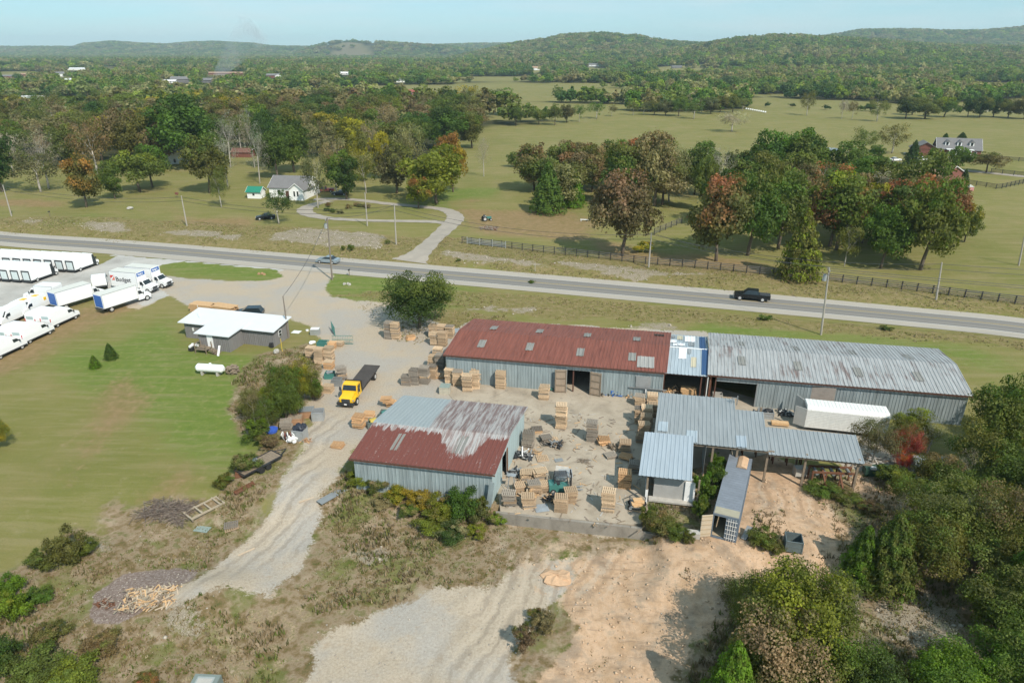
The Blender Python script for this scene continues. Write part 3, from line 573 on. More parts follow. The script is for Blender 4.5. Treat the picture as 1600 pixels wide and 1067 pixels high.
def name_trees():
    fam = {}
    for T in TREES:
        s_ = T[0]+(' '+T[1] if T[1] else '')
        for cut in (' the ', ' leaved', ' spreading', ' tall', ' pointed', ' leafy'):
            if len(s_.split()) > 12 and not T[4]: s_ = s_.replace(cut, ' ' if cut == ' the ' else '')
        fam.setdefault(s_.strip(), []).append(T)
    for s_, L in fam.items():
        L.sort(key=lambda T: T[2])
        for k, T in enumerate(L):
            T[3]['label'] = s_ if len(L) == 1 else (('left one: ' if k == 0 else 'right one: ') if len(L) == 2 else (ORD[k] if k < 20 else 'number %d' % (k+1))+' from left: ')+s_
            T[3]['group'] = T[5] or (T[0]+'s '+T[1] if len(L) > 1 else 'trees '+T[1])
# ------------------------------------------------------------------ trees of the place
LW = 'on the shaded lawn at left across the road'
for a in [(64,300,222,78,'sparse',GOLIVE,OLIVE),(76,295,187,72,'bare',GREY),(135,324,232,62,'tall',OLIVE,ORANGE),(180,311,248,38,'round',GREEN),(219,300,225,74,'wide',OLIVE,YGREEN),(238,293,222,58,'round',GREEN),
          (152,272,174,72,'sparse',BROWN),(328,302,198,72,'tall',OLIVE,GREEN),(346,324,252,34,'sparse',OLIVE),(356,292,190,46,'bare',GREY),(300,262,141,118,'round',GREEN,DGREEN),(360,262,163,60,'bare',GREY),(398,262,152,40,'bare',GREY),
          (4,300,190,60,'round',DGREEN),(20,268,200,40,'sparse',GREY),(110,262,180,60,'round',OLIVE),(205,262,165,70,'round',OLIVE,BROWN),(255,262,168,60,'round',BROWN,OLIVE)]:
    tree(a[0], a[1], a[2], a[3], a[4], a[5], a[6] if len(a) > 6 else None, LW)
tree(406,287,180,46,'bare',GREY, where='just behind the green roofed shed')
LH = 'behind the white house with the grey roof'
for a in [(434,280,182,58,'tall',GREEN,DGREEN),(460,269,176,66,'round',GREEN,DGREEN),(526,302,198,48,'sparse',TAN),(420,262,165,40,'tall',DGREEN)]: tree(*a, where=LH) if len(a) == 7 else tree(*a[:6], where=LH)
tree(497,325,222,46,'sparse',GOLIVE, label='twisted pale trunk with thin leaves in front of the white house gable')
tree(436,350,290,54,'sparse',DGREEN, label='small dark thin leaved tree beside the black parked car')
for a in [(542,312,230,56,'round',DGREEN,GREEN),(572,302,226,50,'sparse',OLIVE,TAN),(620,302,218,64,'round',GOLIVE,OLIVE),(654,326,268,46,'tall',YGREEN,RUST),(682,318,212,98,'round',YGREEN),(708,300,200,52,'tall',YELLOW,RUST),(568,284,200,46,'round',YELLOW,OLIVE),(602,280,202,38,'round',YELLOW),
          (640,282,180,50,'sparse',TAN),(585,262,180,44,'sparse',TAN)]: tree(*a, where='around the looping gravel driveway') if len(a) == 7 else tree(*a, where='around the looping gravel driveway')
tree(756,276,207,32,'bare',GREY, label='lone bare tree standing in a mulch ring on open grass')
tree(803,261,236,24,'round',GREEN, label='small round green tree at the left end of the autumn grove')
GM = 'in the autumn grove on the pasture'
for a in [(856,333,249,72,'cone',GREEN),(897,324,262,44,'cone',BGREEN),(845,300,212,76,'round',OLIVE,BROWN),(882,300,219,62,'round',PINK,OLIVE),(925,300,222,54,'round',TAN,OLIVE),(958,290,214,62,'round',DGREEN,GREEN),(985,300,212,60,'round',GREEN,RUST),
          (1023,322,199,88,'round',TAN,BROWN),(1045,315,215,60,'sparse',TAN)]: tree(*a, where=GM) if len(a) == 7 else tree(*a, where=GM)
tree(972,399,256,106,'round',(.088,.090,.034),(.150,.095,.052), label='big brown leaved round tree just behind the black fence, leftmost of the front row')
tree(1004,394,372,34,'shrub',YELLOW, label='yellow bush at the foot of the big brown tree')
tree(1119,408,254,108,'tall',(.080,.092,.026),(.195,.088,.038), label='big rusty orange tree behind the black fence with a white banded trunk')
GR = 'in the dense grove behind the black fence'
for a in [(1168,399,250,98,'tall',GREEN,OLIVE),(1120,318,216,64,'bare',GREY),(1085,304,230,48,'round',DGREEN),(1100,330,236,40,'round',OLIVE),(1150,300,222,50,'round',DGREEN,OLIVE),(1192,300,198,70,'round',DGREEN,GREEN),(1248,300,195,78,'round',DGREEN,GREEN),(1243,330,233,84,'round',BROWN,OLIVE),
          (1319,325,235,70,'round',GREEN),(1296,385,260,94,'round',PINK,YGREEN),(1347,380,268,56,'round',OLIVE,YELLOW),(1319,416,340,46,'sparse',OLIVE),(1376,419,306,78,'tall',GREEN),(1438,422,262,100,'tall',OLIVE,GREEN),(1405,385,258,104,'wide',BROWN,RUST),(1462,372,270,74,'round',RUST,BROWN),
          (1210,350,250,60,'round',OLIVE),(1262,345,262,60,'sparse',BROWN),(1385,330,262,60,'sparse',GREY),(1440,360,275,60,'sparse',BROWN)]: tree(*a, where=GR) if len(a) == 7 else tree(*a, where=GR)
tree(1246,436,320,86,'cone',OLIVE,(.12,.10,.02) if False else YGREEN, label='broad yellow green cedar overhanging the black fence beside the highway')
tree(1507,378,316,40,'round',OLIVE,YELLOW, label='small olive yellow tree at the right end of the grove')
HB = 'around the brick farmhouse'
for a in [(1500,308,262,30,'cone',DGREEN),(1348,240,194,46,'sparse',OLIVE),(1393,240,188,56,'sparse',OLIVE,TAN),(1368,250,225,24,'round',GREEN),(1424,257,217,32,'cone',DGREEN),(1475,226,207,20,'cone',DGREEN),(1503,217,206,18,'cone',DGREEN),(1462,264,231,28,'round',DGREEN),(1491,268,226,42,'round',GREEN),(1541,270,232,48,'wide',BROWN,OLIVE),(1255,252,225,40,'round',GREEN),(1330,262,240,30,'round',GREEN)]: tree(*a, where=HB) if len(a) == 7 else tree(*a, where=HB)
tree(1143,206,170,48,'sparse',GREY, label='round grey thin crowned tree alone in the middle of the pasture')
PT = 'in the line along the back of the pasture'
for a in [(806,197,165,24),(842,195,168,24),(867,196,158,22),(885,192,158,24),(905,191,160,22),(932,186,156,32),(956,182,162,18),(989,180,154,22),(1006,180,155,22),(1022,180,155,24),(1040,181,152,26),(1060,182,148,28),(1084,186,152,30),(1110,178,150,28),(1125,176,148,26),(1145,176,146,28),(1160,174,150,22),(1096,177,150,24)]:
    tree(*a, kind=random.choice(['sparse', 'wide', 'round']), c1=random.choice([OLIVE, GOLIVE, GREEN]), where=PT)
FF = 'on the hay field strip at upper right'
for a in [(1260,181,137,28,'sparse',OLIVE),(1315,186,152,16,'sparse',GREY),(1331,186,154,20,'sparse',BROWN),(1370,190,149,36,'sparse',OLIVE),(1415,186,150,40,'round',DGREEN,OLIVE),(1445,186,147,46,'round',OLIVE),(1475,183,150,40,'round',GREEN,YGREEN),(1425,180,146,30,'round',DGREEN),(1200,168,158,12,'shrub',DGREEN),(1236,168,160,14,'shrub',DGREEN),(1290,172,162,16,'shrub',DGREEN),(1345,174,162,16,'shrub',GREEN),(1360,174,160,18,'round',DGREEN),
          (1512,183,150,26,'round',DGREEN),(1530,184,148,32,'round',DGREEN,OLIVE),(1552,183,148,30,'round',DGREEN),(1575,184,150,32,'round',OLIVE),(1600,186,148,36,'round',OLIVE,BROWN),(1495,180,162,12,'shrub',DGREEN)]: tree(*a, where=FF)
# woods behind the houses at left: each tree its own object, near edge of the woods first
def auto(poly, n, where, hs, ws, kinds, cols, sep_, lod='mid', seed=1):
    rng = random.Random(seed); pts = []; P = np.array(poly); tries = 0
    while len(pts) < n and tries < n*60:
        tries += 1; x = rng.uniform(P[:, 0].min(), P[:, 0].max()); y = rng.uniform(P[:, 1].min(), P[:, 1].max())
        if float(inpoly(np.array([x]), np.array([y]), poly)[0]) < 0: continue
        k = (y-75)/150
        if any(abs(x-a) < sep_*k and abs(y-b) < sep_*k*.28 for a, b in pts): continue
        pts.append((x, y))
    for x, y in sorted(pts, key=lambda q: q[1]):
        k = (y-78); c = rng.choice(cols); kd = rng.choice(kinds)
        tree(x, y, y-k*rng.uniform(*hs), k*rng.uniform(*ws), kd, c[0] if kd != 'bare' else GREY, c[1] if kd != 'bare' else None, where=where, lod=lod)
MIXC = [(OLIVE, GREEN), (OLIVE, None), (GREEN, DGREEN), (BROWN, OLIVE), (TAN, BROWN), (GOLIVE, OLIVE), (YGREEN, OLIVE), (OLIVE, YELLOW), (GREEN, OLIVE)]
auto([(-20,205),(420,195),(740,188),(740,232),(640,250),(420,245),(250,250),(-20,258)], 78, 'in woods behind white house', (.36,.48), (.30,.44), ['round', 'round', 'wide', 'sparse', 'tall'], MIXC, 34, seed=5)
auto([(-20,176),(780,166),(800,186),(740,190),(-20,204)], 52, 'in far woods at upper left', (.36,.48), (.34,.5), ['round', 'wide', 'round', 'sparse'], MIXC, 40, lod='far', seed=8)
auto([(1090,305),(1200,292),(1330,300),(1470,350),(1440,392),(1300,398),(1160,385)], 26, 'filling the grove behind the black fence', (.34,.44), (.30,.40), ['round', 'tall', 'round', 'sparse'], [(GREEN, OLIVE), (OLIVE, BROWN), (GREEN, DGREEN), (BROWN, RUST), (OLIVE, GREEN)], 40, seed=15)
auto([(830,292),(1040,292),(1035,322),(850,326)], 12, 'filling the autumn grove', (.30,.42), (.28,.38), ['round', 'tall'], [(OLIVE, BROWN), (BROWN, PINK), (GREEN, OLIVE), (TAN, OLIVE)], 30, seed=16)
# thicket in the right foreground
TH = 'in the thicket at the lower right'
for a in [(1560,735,566,120,'round',OLIVE,GREEN),(1600,700,590,90,'round',GREEN,OLIVE),(1530,760,640,100,'round',GREEN,OLIVE),(1585,800,680,130,'round',OLIVE,GREEN),(1380,915,790,120,'cone',GREEN,OLIVE),(1340,905,812,80,'cone',GREEN,BGREEN),(1430,900,782,120,'round',OLIVE,GREEN),
          (1480,860,735,150,'sparse',OLIVE,GOLIVE),(1545,880,730,130,'sparse',OLIVE,BROWN),(1520,885,780,140,'round',OLIVE,GREEN),(1600,900,750,110,'cone',BGREEN,GREEN),(1590,960,815,120,'cone',GREEN,BGREEN),(1555,985,880,130,'round',GREEN,OLIVE),(1420,800,735,80,'sparse',OLIVE,GREEN),
          (1175,1010,880,110,'sparse',OLIVE,GOLIVE),(1235,1030,868,150,'round',OLIVE,YGREEN),(1215,1000,872,130,'sparse',OLIVE,GREEN),(1145,960,890,60,'sparse',GOLIVE,OLIVE),(1290,990,880,90,'sparse',GOLIVE,OLIVE),(1200,1090,930,150,'round',OLIVE,TAN),(1135,1120,985,120,'cone',BGREEN,GREEN),(1280,1110,990,120,'round',OLIVE,GREEN),(1350,1120,1010,110,'round',DGREEN,GREEN),(1480,1110,1005,130,'round',BGREEN,GREEN),(1560,1090,970,130,'round',GREEN,OLIVE),(1610,1040,930,100,'round',GREEN,DGREEN),
          (1420,1100,1040,80,'shrub',OLIVE,BROWN),(1460,770,700,70,'round',OLIVE,BROWN),(1500,800,720,90,'round',GREEN,OLIVE),(1390,760,718,60,'shrub',OLIVE,YGREEN)]:
    tree(*a, where=TH)
tree(1362,725,640,86,'sparse',GOLIVE, label='thin grey green tree leaning over the white trailer box', lod='near')
tree(1410,728,650,54,'sparse',(.26,.050,.045),OLIVE, label='scarlet leaved sumac beside the thin grey tree', lod='near'); tree(1395,722,672,26,'sparse',RED,OLIVE, label='small reddish sapling left of the scarlet sumac', lod='near'); tree(1410,738,700,34,'sparse',RED,ORANGE, lod='near', label='low scarlet bush under the red sumac')
tree(1418,700,632,60,'round',OLIVE,YGREEN, label='small olive tree against the wall of the long grey warehouse')
tree(1447,712,640,70,'bare',GREY, label='bare silver branched sapling by the warehouse corner'); tree(1258,965,890,60,'bare',GREY, label='fallen bare grey sapling among the foreground trees')
for a in [(1310,1000,905,60),(1465,1040,960,70),(1350,1060,975,60),(1500,780,690,50),(1405,820,765,40)]: tree(*a, 'bare', GREY, where='among the trees at lower right', lod='near')
# middle foreground shrubs and trees
tree(655,512,416,106,'round',DGREEN,OLIVE, label='leafy dark green tree standing alone at the edge of the gravel yard', lod='near')
for a in [(440,640,556,60,'sparse',OLIVE,GREEN),(452,636,560,52,'round',OLIVE,GREEN),(478,622,552,54,'sparse',OLIVE,YELLOW),(470,628,566,40,'round',YGREEN,YELLOW),(448,658,592,56,'round',GREEN,OLIVE),(422,672,612,46,'sparse',OLIVE,GREEN),(404,688,648,52,'shrub',GREEN,BGREEN),(492,626,588,30,'round',OLIVE,GREEN),(398,660,600,50,'sparse',OLIVE,BROWN),(425,650,600,40,'round',OLIVE,YGREEN)]: tree(*a, where='in the clump beside the pallet stacks', lod='near')
for x, y, w, h_, c, d in [(560,758,44,38,OLIVE,GREEN),(590,768,50,40,GREEN,OLIVE),(622,782,52,42,OLIVE,YELLOW),(655,795,52,48,YELLOW,BROWN),(690,808,62,54,OLIVE,BROWN),(722,812,60,86,GREEN,DGREEN),(750,815,46,62,GOLIVE,YGREEN),(640,806,46,34,GREEN,OLIVE),(775,820,34,34,YGREEN,OLIVE),(675,825,62,40,OLIVE,GREEN),(705,842,56,40,DGREEN,OLIVE),(600,790,40,24,BROWN,OLIVE),(745,838,44,30,OLIVE,BROWN)]:
    tree(x, y, y-h_*.74, w*.95, 'shrub', {OLIVE: YGREEN, BROWN: TAN}.get(c, c), {OLIVE: TAN, GREEN: OLIVE}.get(d, d), where='along the foot of the rusty roofed shed')
for x, y, w, h_, c, d in [(1100,790,46,62,GREEN,BGREEN),(1115,770,44,62,GREEN,DGREEN),(1092,812,34,40,GREEN,OLIVE),(1120,742,34,44,BGREEN,GREEN),(1030,830,54,34,OLIVE,BROWN),(1055,840,40,26,GREEN,OLIVE),(1010,820,26,40,OLIVE,GREEN),(1075,848,24,22,OLIVE,GREEN)]:
    tree(x, y, y-h_, w, 'shrub', c, d, where='between the blue roofed lean-to and the shipping container')
for x, y, w, h_, c, d in [(820,1015,46,70,BROWN,OLIVE),(850,985,40,50,BROWN,TAN),(838,968,36,26,OLIVE,BROWN),(1190,850,50,40,OLIVE,GREEN),(1212,862,32,30,OLIVE,BROWN),(1285,770,56,28,OLIVE,GREEN),(1320,782,50,26,OLIVE,BROWN),(1360,800,40,26,BROWN,OLIVE)]:
    tree(x, y, y-h_*.7, w, 'shrub', c, d, where='on the orange sand flat')
for x, y, w, h_, c, d in [(22,970,60,60,BGREEN,YGREEN),(16,930,46,40,BGREEN,GREEN),(110,880,60,66,OLIVE,GOLIVE),(70,890,50,40,OLIVE,GREEN),(135,866,40,30,GREEN,OLIVE),(60,1060,90,50,OLIVE,GREEN),(10,1050,60,60,DGREEN,OLIVE),(120,1075,90,50,YGREEN,OLIVE),(230,1080,50,36,OLIVE,RUST),(385,740,50,40,OLIVE,BROWN),(350,760,36,24,OLIVE,GREEN),(420,700,40,30,BROWN,OLIVE),(80,1000,60,34,OLIVE,BROWN),(160,1020,70,34,BROWN,OLIVE),(60,940,46,24,GREEN,OLIVE)]:
    tree(x, y, y-h_, w, 'shrub', c, d, where='in the weedy ground at lower left')
tree(174,561,534,26,'cone',DGREEN,GREEN, label='small dark evergreen on the lawn, larger of two', lod='near'); tree(149,575,553,22,'cone',GREEN,BGREEN, label='small light green evergreen on the lawn, smaller of two', lod='near')
tree(-2,702,650,40,'round',YELLOW,OLIVE, label='yellow green bush cut off by the left picture edge', lod='near')
for x, y, w, h_ in [(536,391,9,9),(548,391,14,12),(605,381,11,8),(716,408,9,5),(1197,500,22,10),(1385,516,20,10),(832,442,14,5)]: tree(x, y, y-h_, w, 'shrub', GREEN, OLIVE, where='on the rough bank of the highway')
HSP = [(96,120,12),(120,110,25),(108,128,10),(2,162,10),(40,157,9),(56,157,8),(12,122,14),(38,119,10),(282,130,16),(262,130,12),(322,130,12),(352,117,32),(424,122,14),(439,122,9),(538,117,13),(649,149,11),(626,129,8),(838,110,10),(928,104,16),(1058,107,12)]
# ------------------------------------------------------------------ far woods: one mass made of many crowns
rng = np.random.default_rng(3); PX, PY, SC = [], [], []
for ring in np.geomspace(300, 6300, 60):
    r0, r1 = ring, ring*(6300/300)**(1/59); s_ = max(10.5, ring*.0088); wdt = 1.72*ring+120; n = int(wdt*(r1-r0)/(s_*s_*.62))
    x = rng.uniform(-.5, .5, n)*wdt; y = rng.uniform(r0, r1, n); PX.append(x); PY.append(y); SC.append(s_*rng.uniform(.55, 1.55, n))
PX = np.concatenate(PX); PY = np.concatenate(PY); SC = np.concatenate(SC)
colpx = 800+FPX*PX/(PY*cs_+CH*sn_); rowv = np.array([0.0]) 
f_ = fieldmask(PX, PY)+(fbm(PX, PY, 40, 2, 8)-.5)*14
ylim = np.interp(colpx, [0, 780, 800, 1165, 1200, 1600], [U(800, 178).y, U(800, 168).y, U(800, 172).y, U(800, 172).y, U(800, 150).y, U(800, 152).y])
conem = (PY > 3650) & (PY < 4300) & (np.abs(colpx-548) < 42)
keep = (f_ < 0) & (PY > np.where(colpx > 780, 0, ylim)) & (~conem | (rng.random(len(PX)) < .06)) & (clearing(PX, PY) < .5)
for hx, hy, hl in HSP:
    q_ = G(hx, hy); keep &= ~((np.abs(PX-q_.x*PY/q_.y) < hl) & (PY > q_.y*.74) & (PY < q_.y+14))
e_ = (colpx > 1190) & (colpx < 1345) & (PY > U(800, 155).y) & (PY < U(800, 146).y)
PX, PY, SC, e_ = PX[keep], PY[keep], SC[keep], e_[keep]; n = len(PX); PZ = zg(PX, PY)
palette = np.array([GREEN, DGREEN, OLIVE, OLIVE, GOLIVE, OLIVE, YGREEN, BROWN, TAN, GREEN]); mixn = fbm(PX, PY, 160, 3, 31)
pk = rng.integers(0, 10, n); pk = np.where((mixn > .56) & (rng.random(n) < .6), rng.choice([7, 8, 4, 7, 8], n), pk); pk = np.where((mixn < .44) & (rng.random(n) < .6), rng.choice([0, 1, 2], n), pk); pk = np.where(e_, 1, pk)
TC = palette[pk]*np.array([1.25, 1.42, 1.35])*rng.uniform(.8, 1.3, (n, 1)); TC = np.concatenate([TC, np.ones((n, 1))], 1); TC2 = TC.copy(); TC2[:, :3] = TC2[:, :3]*.55+palette[rng.integers(0, 10, n)]*.45
me = bpy.data.meshes.new('far_woods'); me.vertices.add(n); me.vertices.foreach_set('co', np.stack([PX, PY, PZ-.08*SC], 1).astype(np.float32).ravel())
for nm, dat in (('tint', TC), ('tint2', TC2)):
    a = me.attributes.new(nm, 'FLOAT_COLOR', 'POINT'); a.data.foreach_set('color', dat.astype(np.float32).ravel())
a = me.attributes.new('scl', 'FLOAT_VECTOR', 'POINT'); hh = SC*rng.uniform(.75, 1.15, n)*np.where(PY > 2200, .75, 1.0); hh = np.minimum(hh, 24); a.data.foreach_set('vector', np.stack([SC, SC, hh], 1).astype(np.float32).ravel())
a = me.attributes.new('rot', 'FLOAT_VECTOR', 'POINT'); a.data.foreach_set('vector', np.stack([np.zeros(n), np.zeros(n), rng.random(n)*6.28], 1).astype(np.float32).ravel())
a = me.attributes.new('pick', 'INT', 'POINT'); a.data.foreach_set('value', rng.integers(0, 3, n).astype(np.int32))
fw = link('far_woods', me); tag(fw, 'mixed autumn woodland covering the plain and hills to the horizon', 'woodland', kind='stuff')
SRC = {}
for o in bpy.data.objects:
    if o.type == 'MESH' and o.data in [PC['round', 'far', i] for i in range(3)] and o.data.name not in SRC: SRC[o.data.name] = o
ng = bpy.data.node_groups.new('woods', 'GeometryNodeTree'); ng.interface.new_socket('Geometry', in_out='INPUT', socket_type='NodeSocketGeometry'); ng.interface.new_socket('Geometry', in_out='OUTPUT', socket_type='NodeSocketGeometry')
N_ = ng.nodes; L_ = ng.links; gi = N_.new('NodeGroupInput'); go = N_.new('NodeGroupOutput'); iop = N_.new('GeometryNodeInstanceOnPoints'); g2i = N_.new('GeometryNodeGeometryToInstance'); m2p = N_.new('GeometryNodeMeshToPoints')
for o in SRC.values():
    oi = N_.new('GeometryNodeObjectInfo'); oi.inputs['Object'].default_value = o; L_.new(oi.outputs['Geometry'], g2i.inputs[0])
def named(nm, tp):
    q = N_.new('GeometryNodeInputNamedAttribute'); q.data_type = tp; q.inputs[0].default_value = nm; return q.outputs[0]
L_.new(gi.outputs[0], m2p.inputs[0]); L_.new(m2p.outputs[0], iop.inputs['Points']); L_.new(g2i.outputs[0], iop.inputs['Instance']); iop.inputs['Pick Instance'].default_value = True
L_.new(named('pick', 'INT'), iop.inputs['Instance Index']); L_.new(named('scl', 'FLOAT_VECTOR'), iop.inputs['Scale']); L_.new(named('rot', 'FLOAT_VECTOR'), iop.inputs['Rotation']); L_.new(iop.outputs[0], go.inputs[0])
md = fw.modifiers.new('woods', 'NODES'); md.node_group = ng
print('TREES', len(TREES), 'FAR', n)

# ------------------------------------------------------------------ metal sheet materials
def rgbmul(t, c, k): return t.mix(1.0, c, t.n('ShaderNodeCombineXYZ', {0: k, 1: k, 2: k}).outputs[0], 'MULTIPLY')
def sheetmat(name, base, rust=(.17, .045, .026), amount=.0, sc=.35, white=0.0, dirt=.25, ro=.55, me=.0, vert=False):
    t = NT(name); o = t.obj(); st = t.map(o, (2.4, 2.4, .22) if vert else (3.2, .28, 1)); n1 = t.noise(st, 1.0, 5, .65); n2 = t.noise(o, sc, 5, .6); n3 = t.noise(o, 7, 4, .7)
    c = t.mix(t.ma('MULTIPLY', t.th(n1, .42, .7), dirt), base, tuple(x*.55 for x in base)); c = t.mix(t.ma('MULTIPLY', t.th(n1, .5, .3), dirt*.8), c, tuple(min(1, x*1.35) for x in base))
    if amount: c = t.mix(t.th(t.ma('ADD', t.ma('MULTIPLY', n1, .55), t.ma('MULTIPLY', n2, .45)), 1-amount-.10, 1-amount+.06), c, t.mix(n3, rust, tuple(x*.55 for x in rust)))
    if white: c = t.mix(t.ma('MULTIPLY', t.th(t.ma('ADD', t.ma('MULTIPLY', n1, .5), t.ma('MULTIPLY', n3, .5)), .62, .70), white), c, (.55, .52, .49))
    return t.bsdf(rgbmul(t, c, t.ma('ADD', .85, t.ma('MULTIPLY', n3, .3))), ro, me, .35)
MW_BLUE = sheetmat('weathered_blue_siding', (.275, .325, .335), vert=True, dirt=.55, amount=.10, rust=(.12, .07, .05))
MW_GREY = sheetmat('weathered_grey_siding', (.25, .285, .292), vert=True, dirt=.6, amount=.12, rust=(.10, .08, .07))
MR_RED = sheetmat('rust_red_roofing', (.205, .072, .050), dirt=.5, amount=.34, rust=(.14, .034, .022), white=.25)
MR_GREY = sheetmat('speckled_grey_roofing', (.335, .345, .345), dirt=.5, amount=.395, rust=(.22, .16, .145), sc=.22, ro=.6)
MR_CLEAN = sheetmat('grey_blue_roofing', (.27, .295, .305), dirt=.32, ro=.5); MR_LIGHT = sheetmat('pale_blue_roofing', (.33, .385, .43), dirt=.2, ro=.5); MR_PATCH = sheetmat('patch_roofing', (.36, .42, .46), dirt=.35, ro=.4)
MR_WHITE = sheetmat('white_roof_sheet', (.80, .82, .84), dirt=.05); MR_CREAM = sheetmat('cream_roof_sheet', (.52, .47, .34), dirt=.15); MR_NAVY = sheetmat('navy_roof_sheet', (.035, .085, .19), dirt=.2)
MSKY = sheetmat('grey_skylight_sheet', (.24, .235, .215), dirt=.5); MDARK = plain('dark_interior', (.035, .032, .028), .9); MTRIM = plain('brown_trim', (.10, .045, .03), .7); MWHITE = plain('white_paint', (.80, .80, .79), .4, var=.05)
MWTRIM = plain('white_trim', (.72, .72, .70), .5, var=.08); MPOST = plain('weathered_wood', (.23, .18, .13), .9, var=.4, sc=3); MSTEEL = plain('grey_steel', (.28, .29, .29), .5, .3); MGALV = plain('galvanised_steel', (.45, .47, .48), .42, .5, var=.25)
MRUSTM = plain('rusty_steel', (.15, .065, .035), .85, var=.5, sc=4); MGLASS = plain('dark_glass', (.02, .028, .032), .12, 0, .6, var=.05); MTYRE = plain('tyre_rubber', (.022, .022, .022), .85, var=.2); MRIM = plain('wheel_rim', (.62, .62, .61), .35, .3, var=.1)
MBLACK = plain('black_plastic', (.030, .030, .032), .6); MLUM = plain('fresh_lumber', (.56, .36, .19), .8, var=.35, sc=6); MCONCP = plain('pale_concrete', (.42, .40, .36), .9, var=.3)
# mixed roof of the front shed
t = NT('patchy_rust_roofing'); o = t.obj(); s_ = t.n('ShaderNodeSeparateXYZ', {0: o}); xx, yy = s_.outputs[0], s_.outputs[1]
st = t.noise(t.map(o, (3.4, .30, 1)), 1.0, 5, .68); wob = t.noise(t.map(o, (2.8, .5, 1)), .8, 5, .7); n3 = t.noise(o, 6, 4, .7); big = t.noise(o, .32, 3)
red = t.mix(n3, (.20, .065, .048), (.115, .040, .032)); red = t.mix(t.ma('MULTIPLY', t.th(t.ma('ADD', t.ma('MULTIPLY', st, .5), t.ma('MULTIPLY', n3, .5)), .57, .64), .8), red, (.33, .27, .25))
gal = t.mix(st, (.22, .255, .265), (.33, .37, .38)); wht = t.mix(t.th(st, .40, .60), (.335, .32, .31), (.175, .125, .115))
back = t.mix(t.th(t.ma('ADD', xx, t.ma('MULTIPLY', t.ma('SUBTRACT', wob, .5), .6)), 6.0, 6.25), gal, wht)
edge_ = t.ma('ADD', t.ma('MULTIPLY', t.ma('SUBTRACT', wob, .5), 4.2), t.ma('MULTIPLY', t.ma('MULTIPLY', t.th(xx, 7.0, 9.5), t.th(xx, 12.6, 11.2)), 3.0))
front = t.mix(t.th(t.ma('ADD', yy, edge_), 4.6, 4.9), red, t.mix(t.th(st, .42, .6), (.38, .365, .355), (.23, .165, .15)))
MR_MIX = t.bsdf(rgbmul(t, t.mix(t.ma('GREATER_THAN', yy, 5.35), front, back), t.ma('ADD', .85, t.ma('MULTIPLY', n3, .3))), .55, 0, .35)
# ------------------------------------------------------------------ sheds
def frame(o): o = Vector(o); return lambda p: ((p-o).dot(fu), (p-o).dot(fv))
def wallrun(b, x0, y0, x1, y1, z0, z1, mat, open_=(), pitch=.36):
    """upright corrugated sheets with openings [(from, to, sill, head)] measured along the run"""
    L = math.hypot(x1-x0, y1-y0); ux, uy = (x1-x0)/L, (y1-y0)/L; cuts = sorted(open_); s_ = 0
    def seg(a, c, za, zb):
        if c-a > .05 and zb-za > .05: b.sheet((x0+ux*a, y0+uy*a, za), (ux*(c-a), uy*(c-a), 0), (0, 0, zb-za), mat, pitch, .04)
    for a, c, sill, head in cuts:
        seg(s_, a, z0, z1); seg(a, c, z0, sill); seg(a, c, head, z1); s_ = c
    seg(s_, L, z0, z1)
def gable(b, x, ys, z0, ze, zr, mat, flip):
    """gable end wall at x built from upright strips"""
    y0, y1 = ys; n = 34; vs = []; 
    for i in range(n+1):
        yq = y0+(y1-y0)*i/n; zt = ze+(zr-ze)*(1-abs(2*i/n-1)); d = .04*(i % 2)*flip; vs += [(x(yq)+d, yq, z0), (x(yq)+d, yq, zt)]
    b.add(vs, [(2*i, 2*i+2, 2*i+3, 2*i+1) for i in range(n)], mat)
def shed(name, label, cat, org, L, D, ze, zr, wallm, roofm, front=(), right=None, left=True, skew=.06, z0=-.1, over=.35, backwall=True, floor=True, yr=None):
    r = empty(name, org, FA, label, cat); yr = yr or D/2; X_ = lambda y: skew*y
    b = MB(); wallrun(b, 0, 0, L, 0, z0, ze, wallm, front)
    if backwall: wallrun(b, L+X_(D), D, X_(D), D, z0, ze, wallm)
    gable(b, X_, (0, D), z0, ze-.02, zr-.05, wallm, -1)
    if right is None: gable(b, lambda y: L+X_(y), (0, D), z0, ze-.02, zr-.05, wallm, 1)
    else: right(b)
    b.build('wall', r)
    b = MB(); e = over; k = (zr-ze)/yr
    b.sheet((-e, -e, ze-k*e*.5+.03), (L+2*e, 0, 0), (skew*(yr+e), yr+e, zr-ze+k*e*.5), roofm, .42, .05)
    b.sheet((-e+skew*yr, yr, zr+.031), (L+2*e, 0, 0), (skew*(D-yr+e), D-yr+e, -(zr-ze)-k*e*.5), roofm, .42, .05)
    rf = b.build('roof', r)
    b = MB(); b.box((L/2, -e-.03, ze-.10), (L+2*e, .05, .16), MTRIM); b.box((L/2, .12, ze-.22), (L, .12, .18), MDARK); b.build('eave_trim', rf)
    b = MB()
    for i in range(int(L/5)+1):
        x = .2+i*(L-.4)/int(L/5)
        for y in (.25, D/2, D-.25): b.box((x+X_(y), y, (ze-.3)/2), (.16, .16, ze-.3), MTRIM)
        b.prism([(.3+0, ze-.35), (yr, zr-.35), (D-.3, ze-.35), (D-.3, ze-.5), (yr, zr-.55), (.3, ze-.5)], x-.05, x+.05, MTRIM, axis='x')
    b.build('frame', r)
    return r, rf
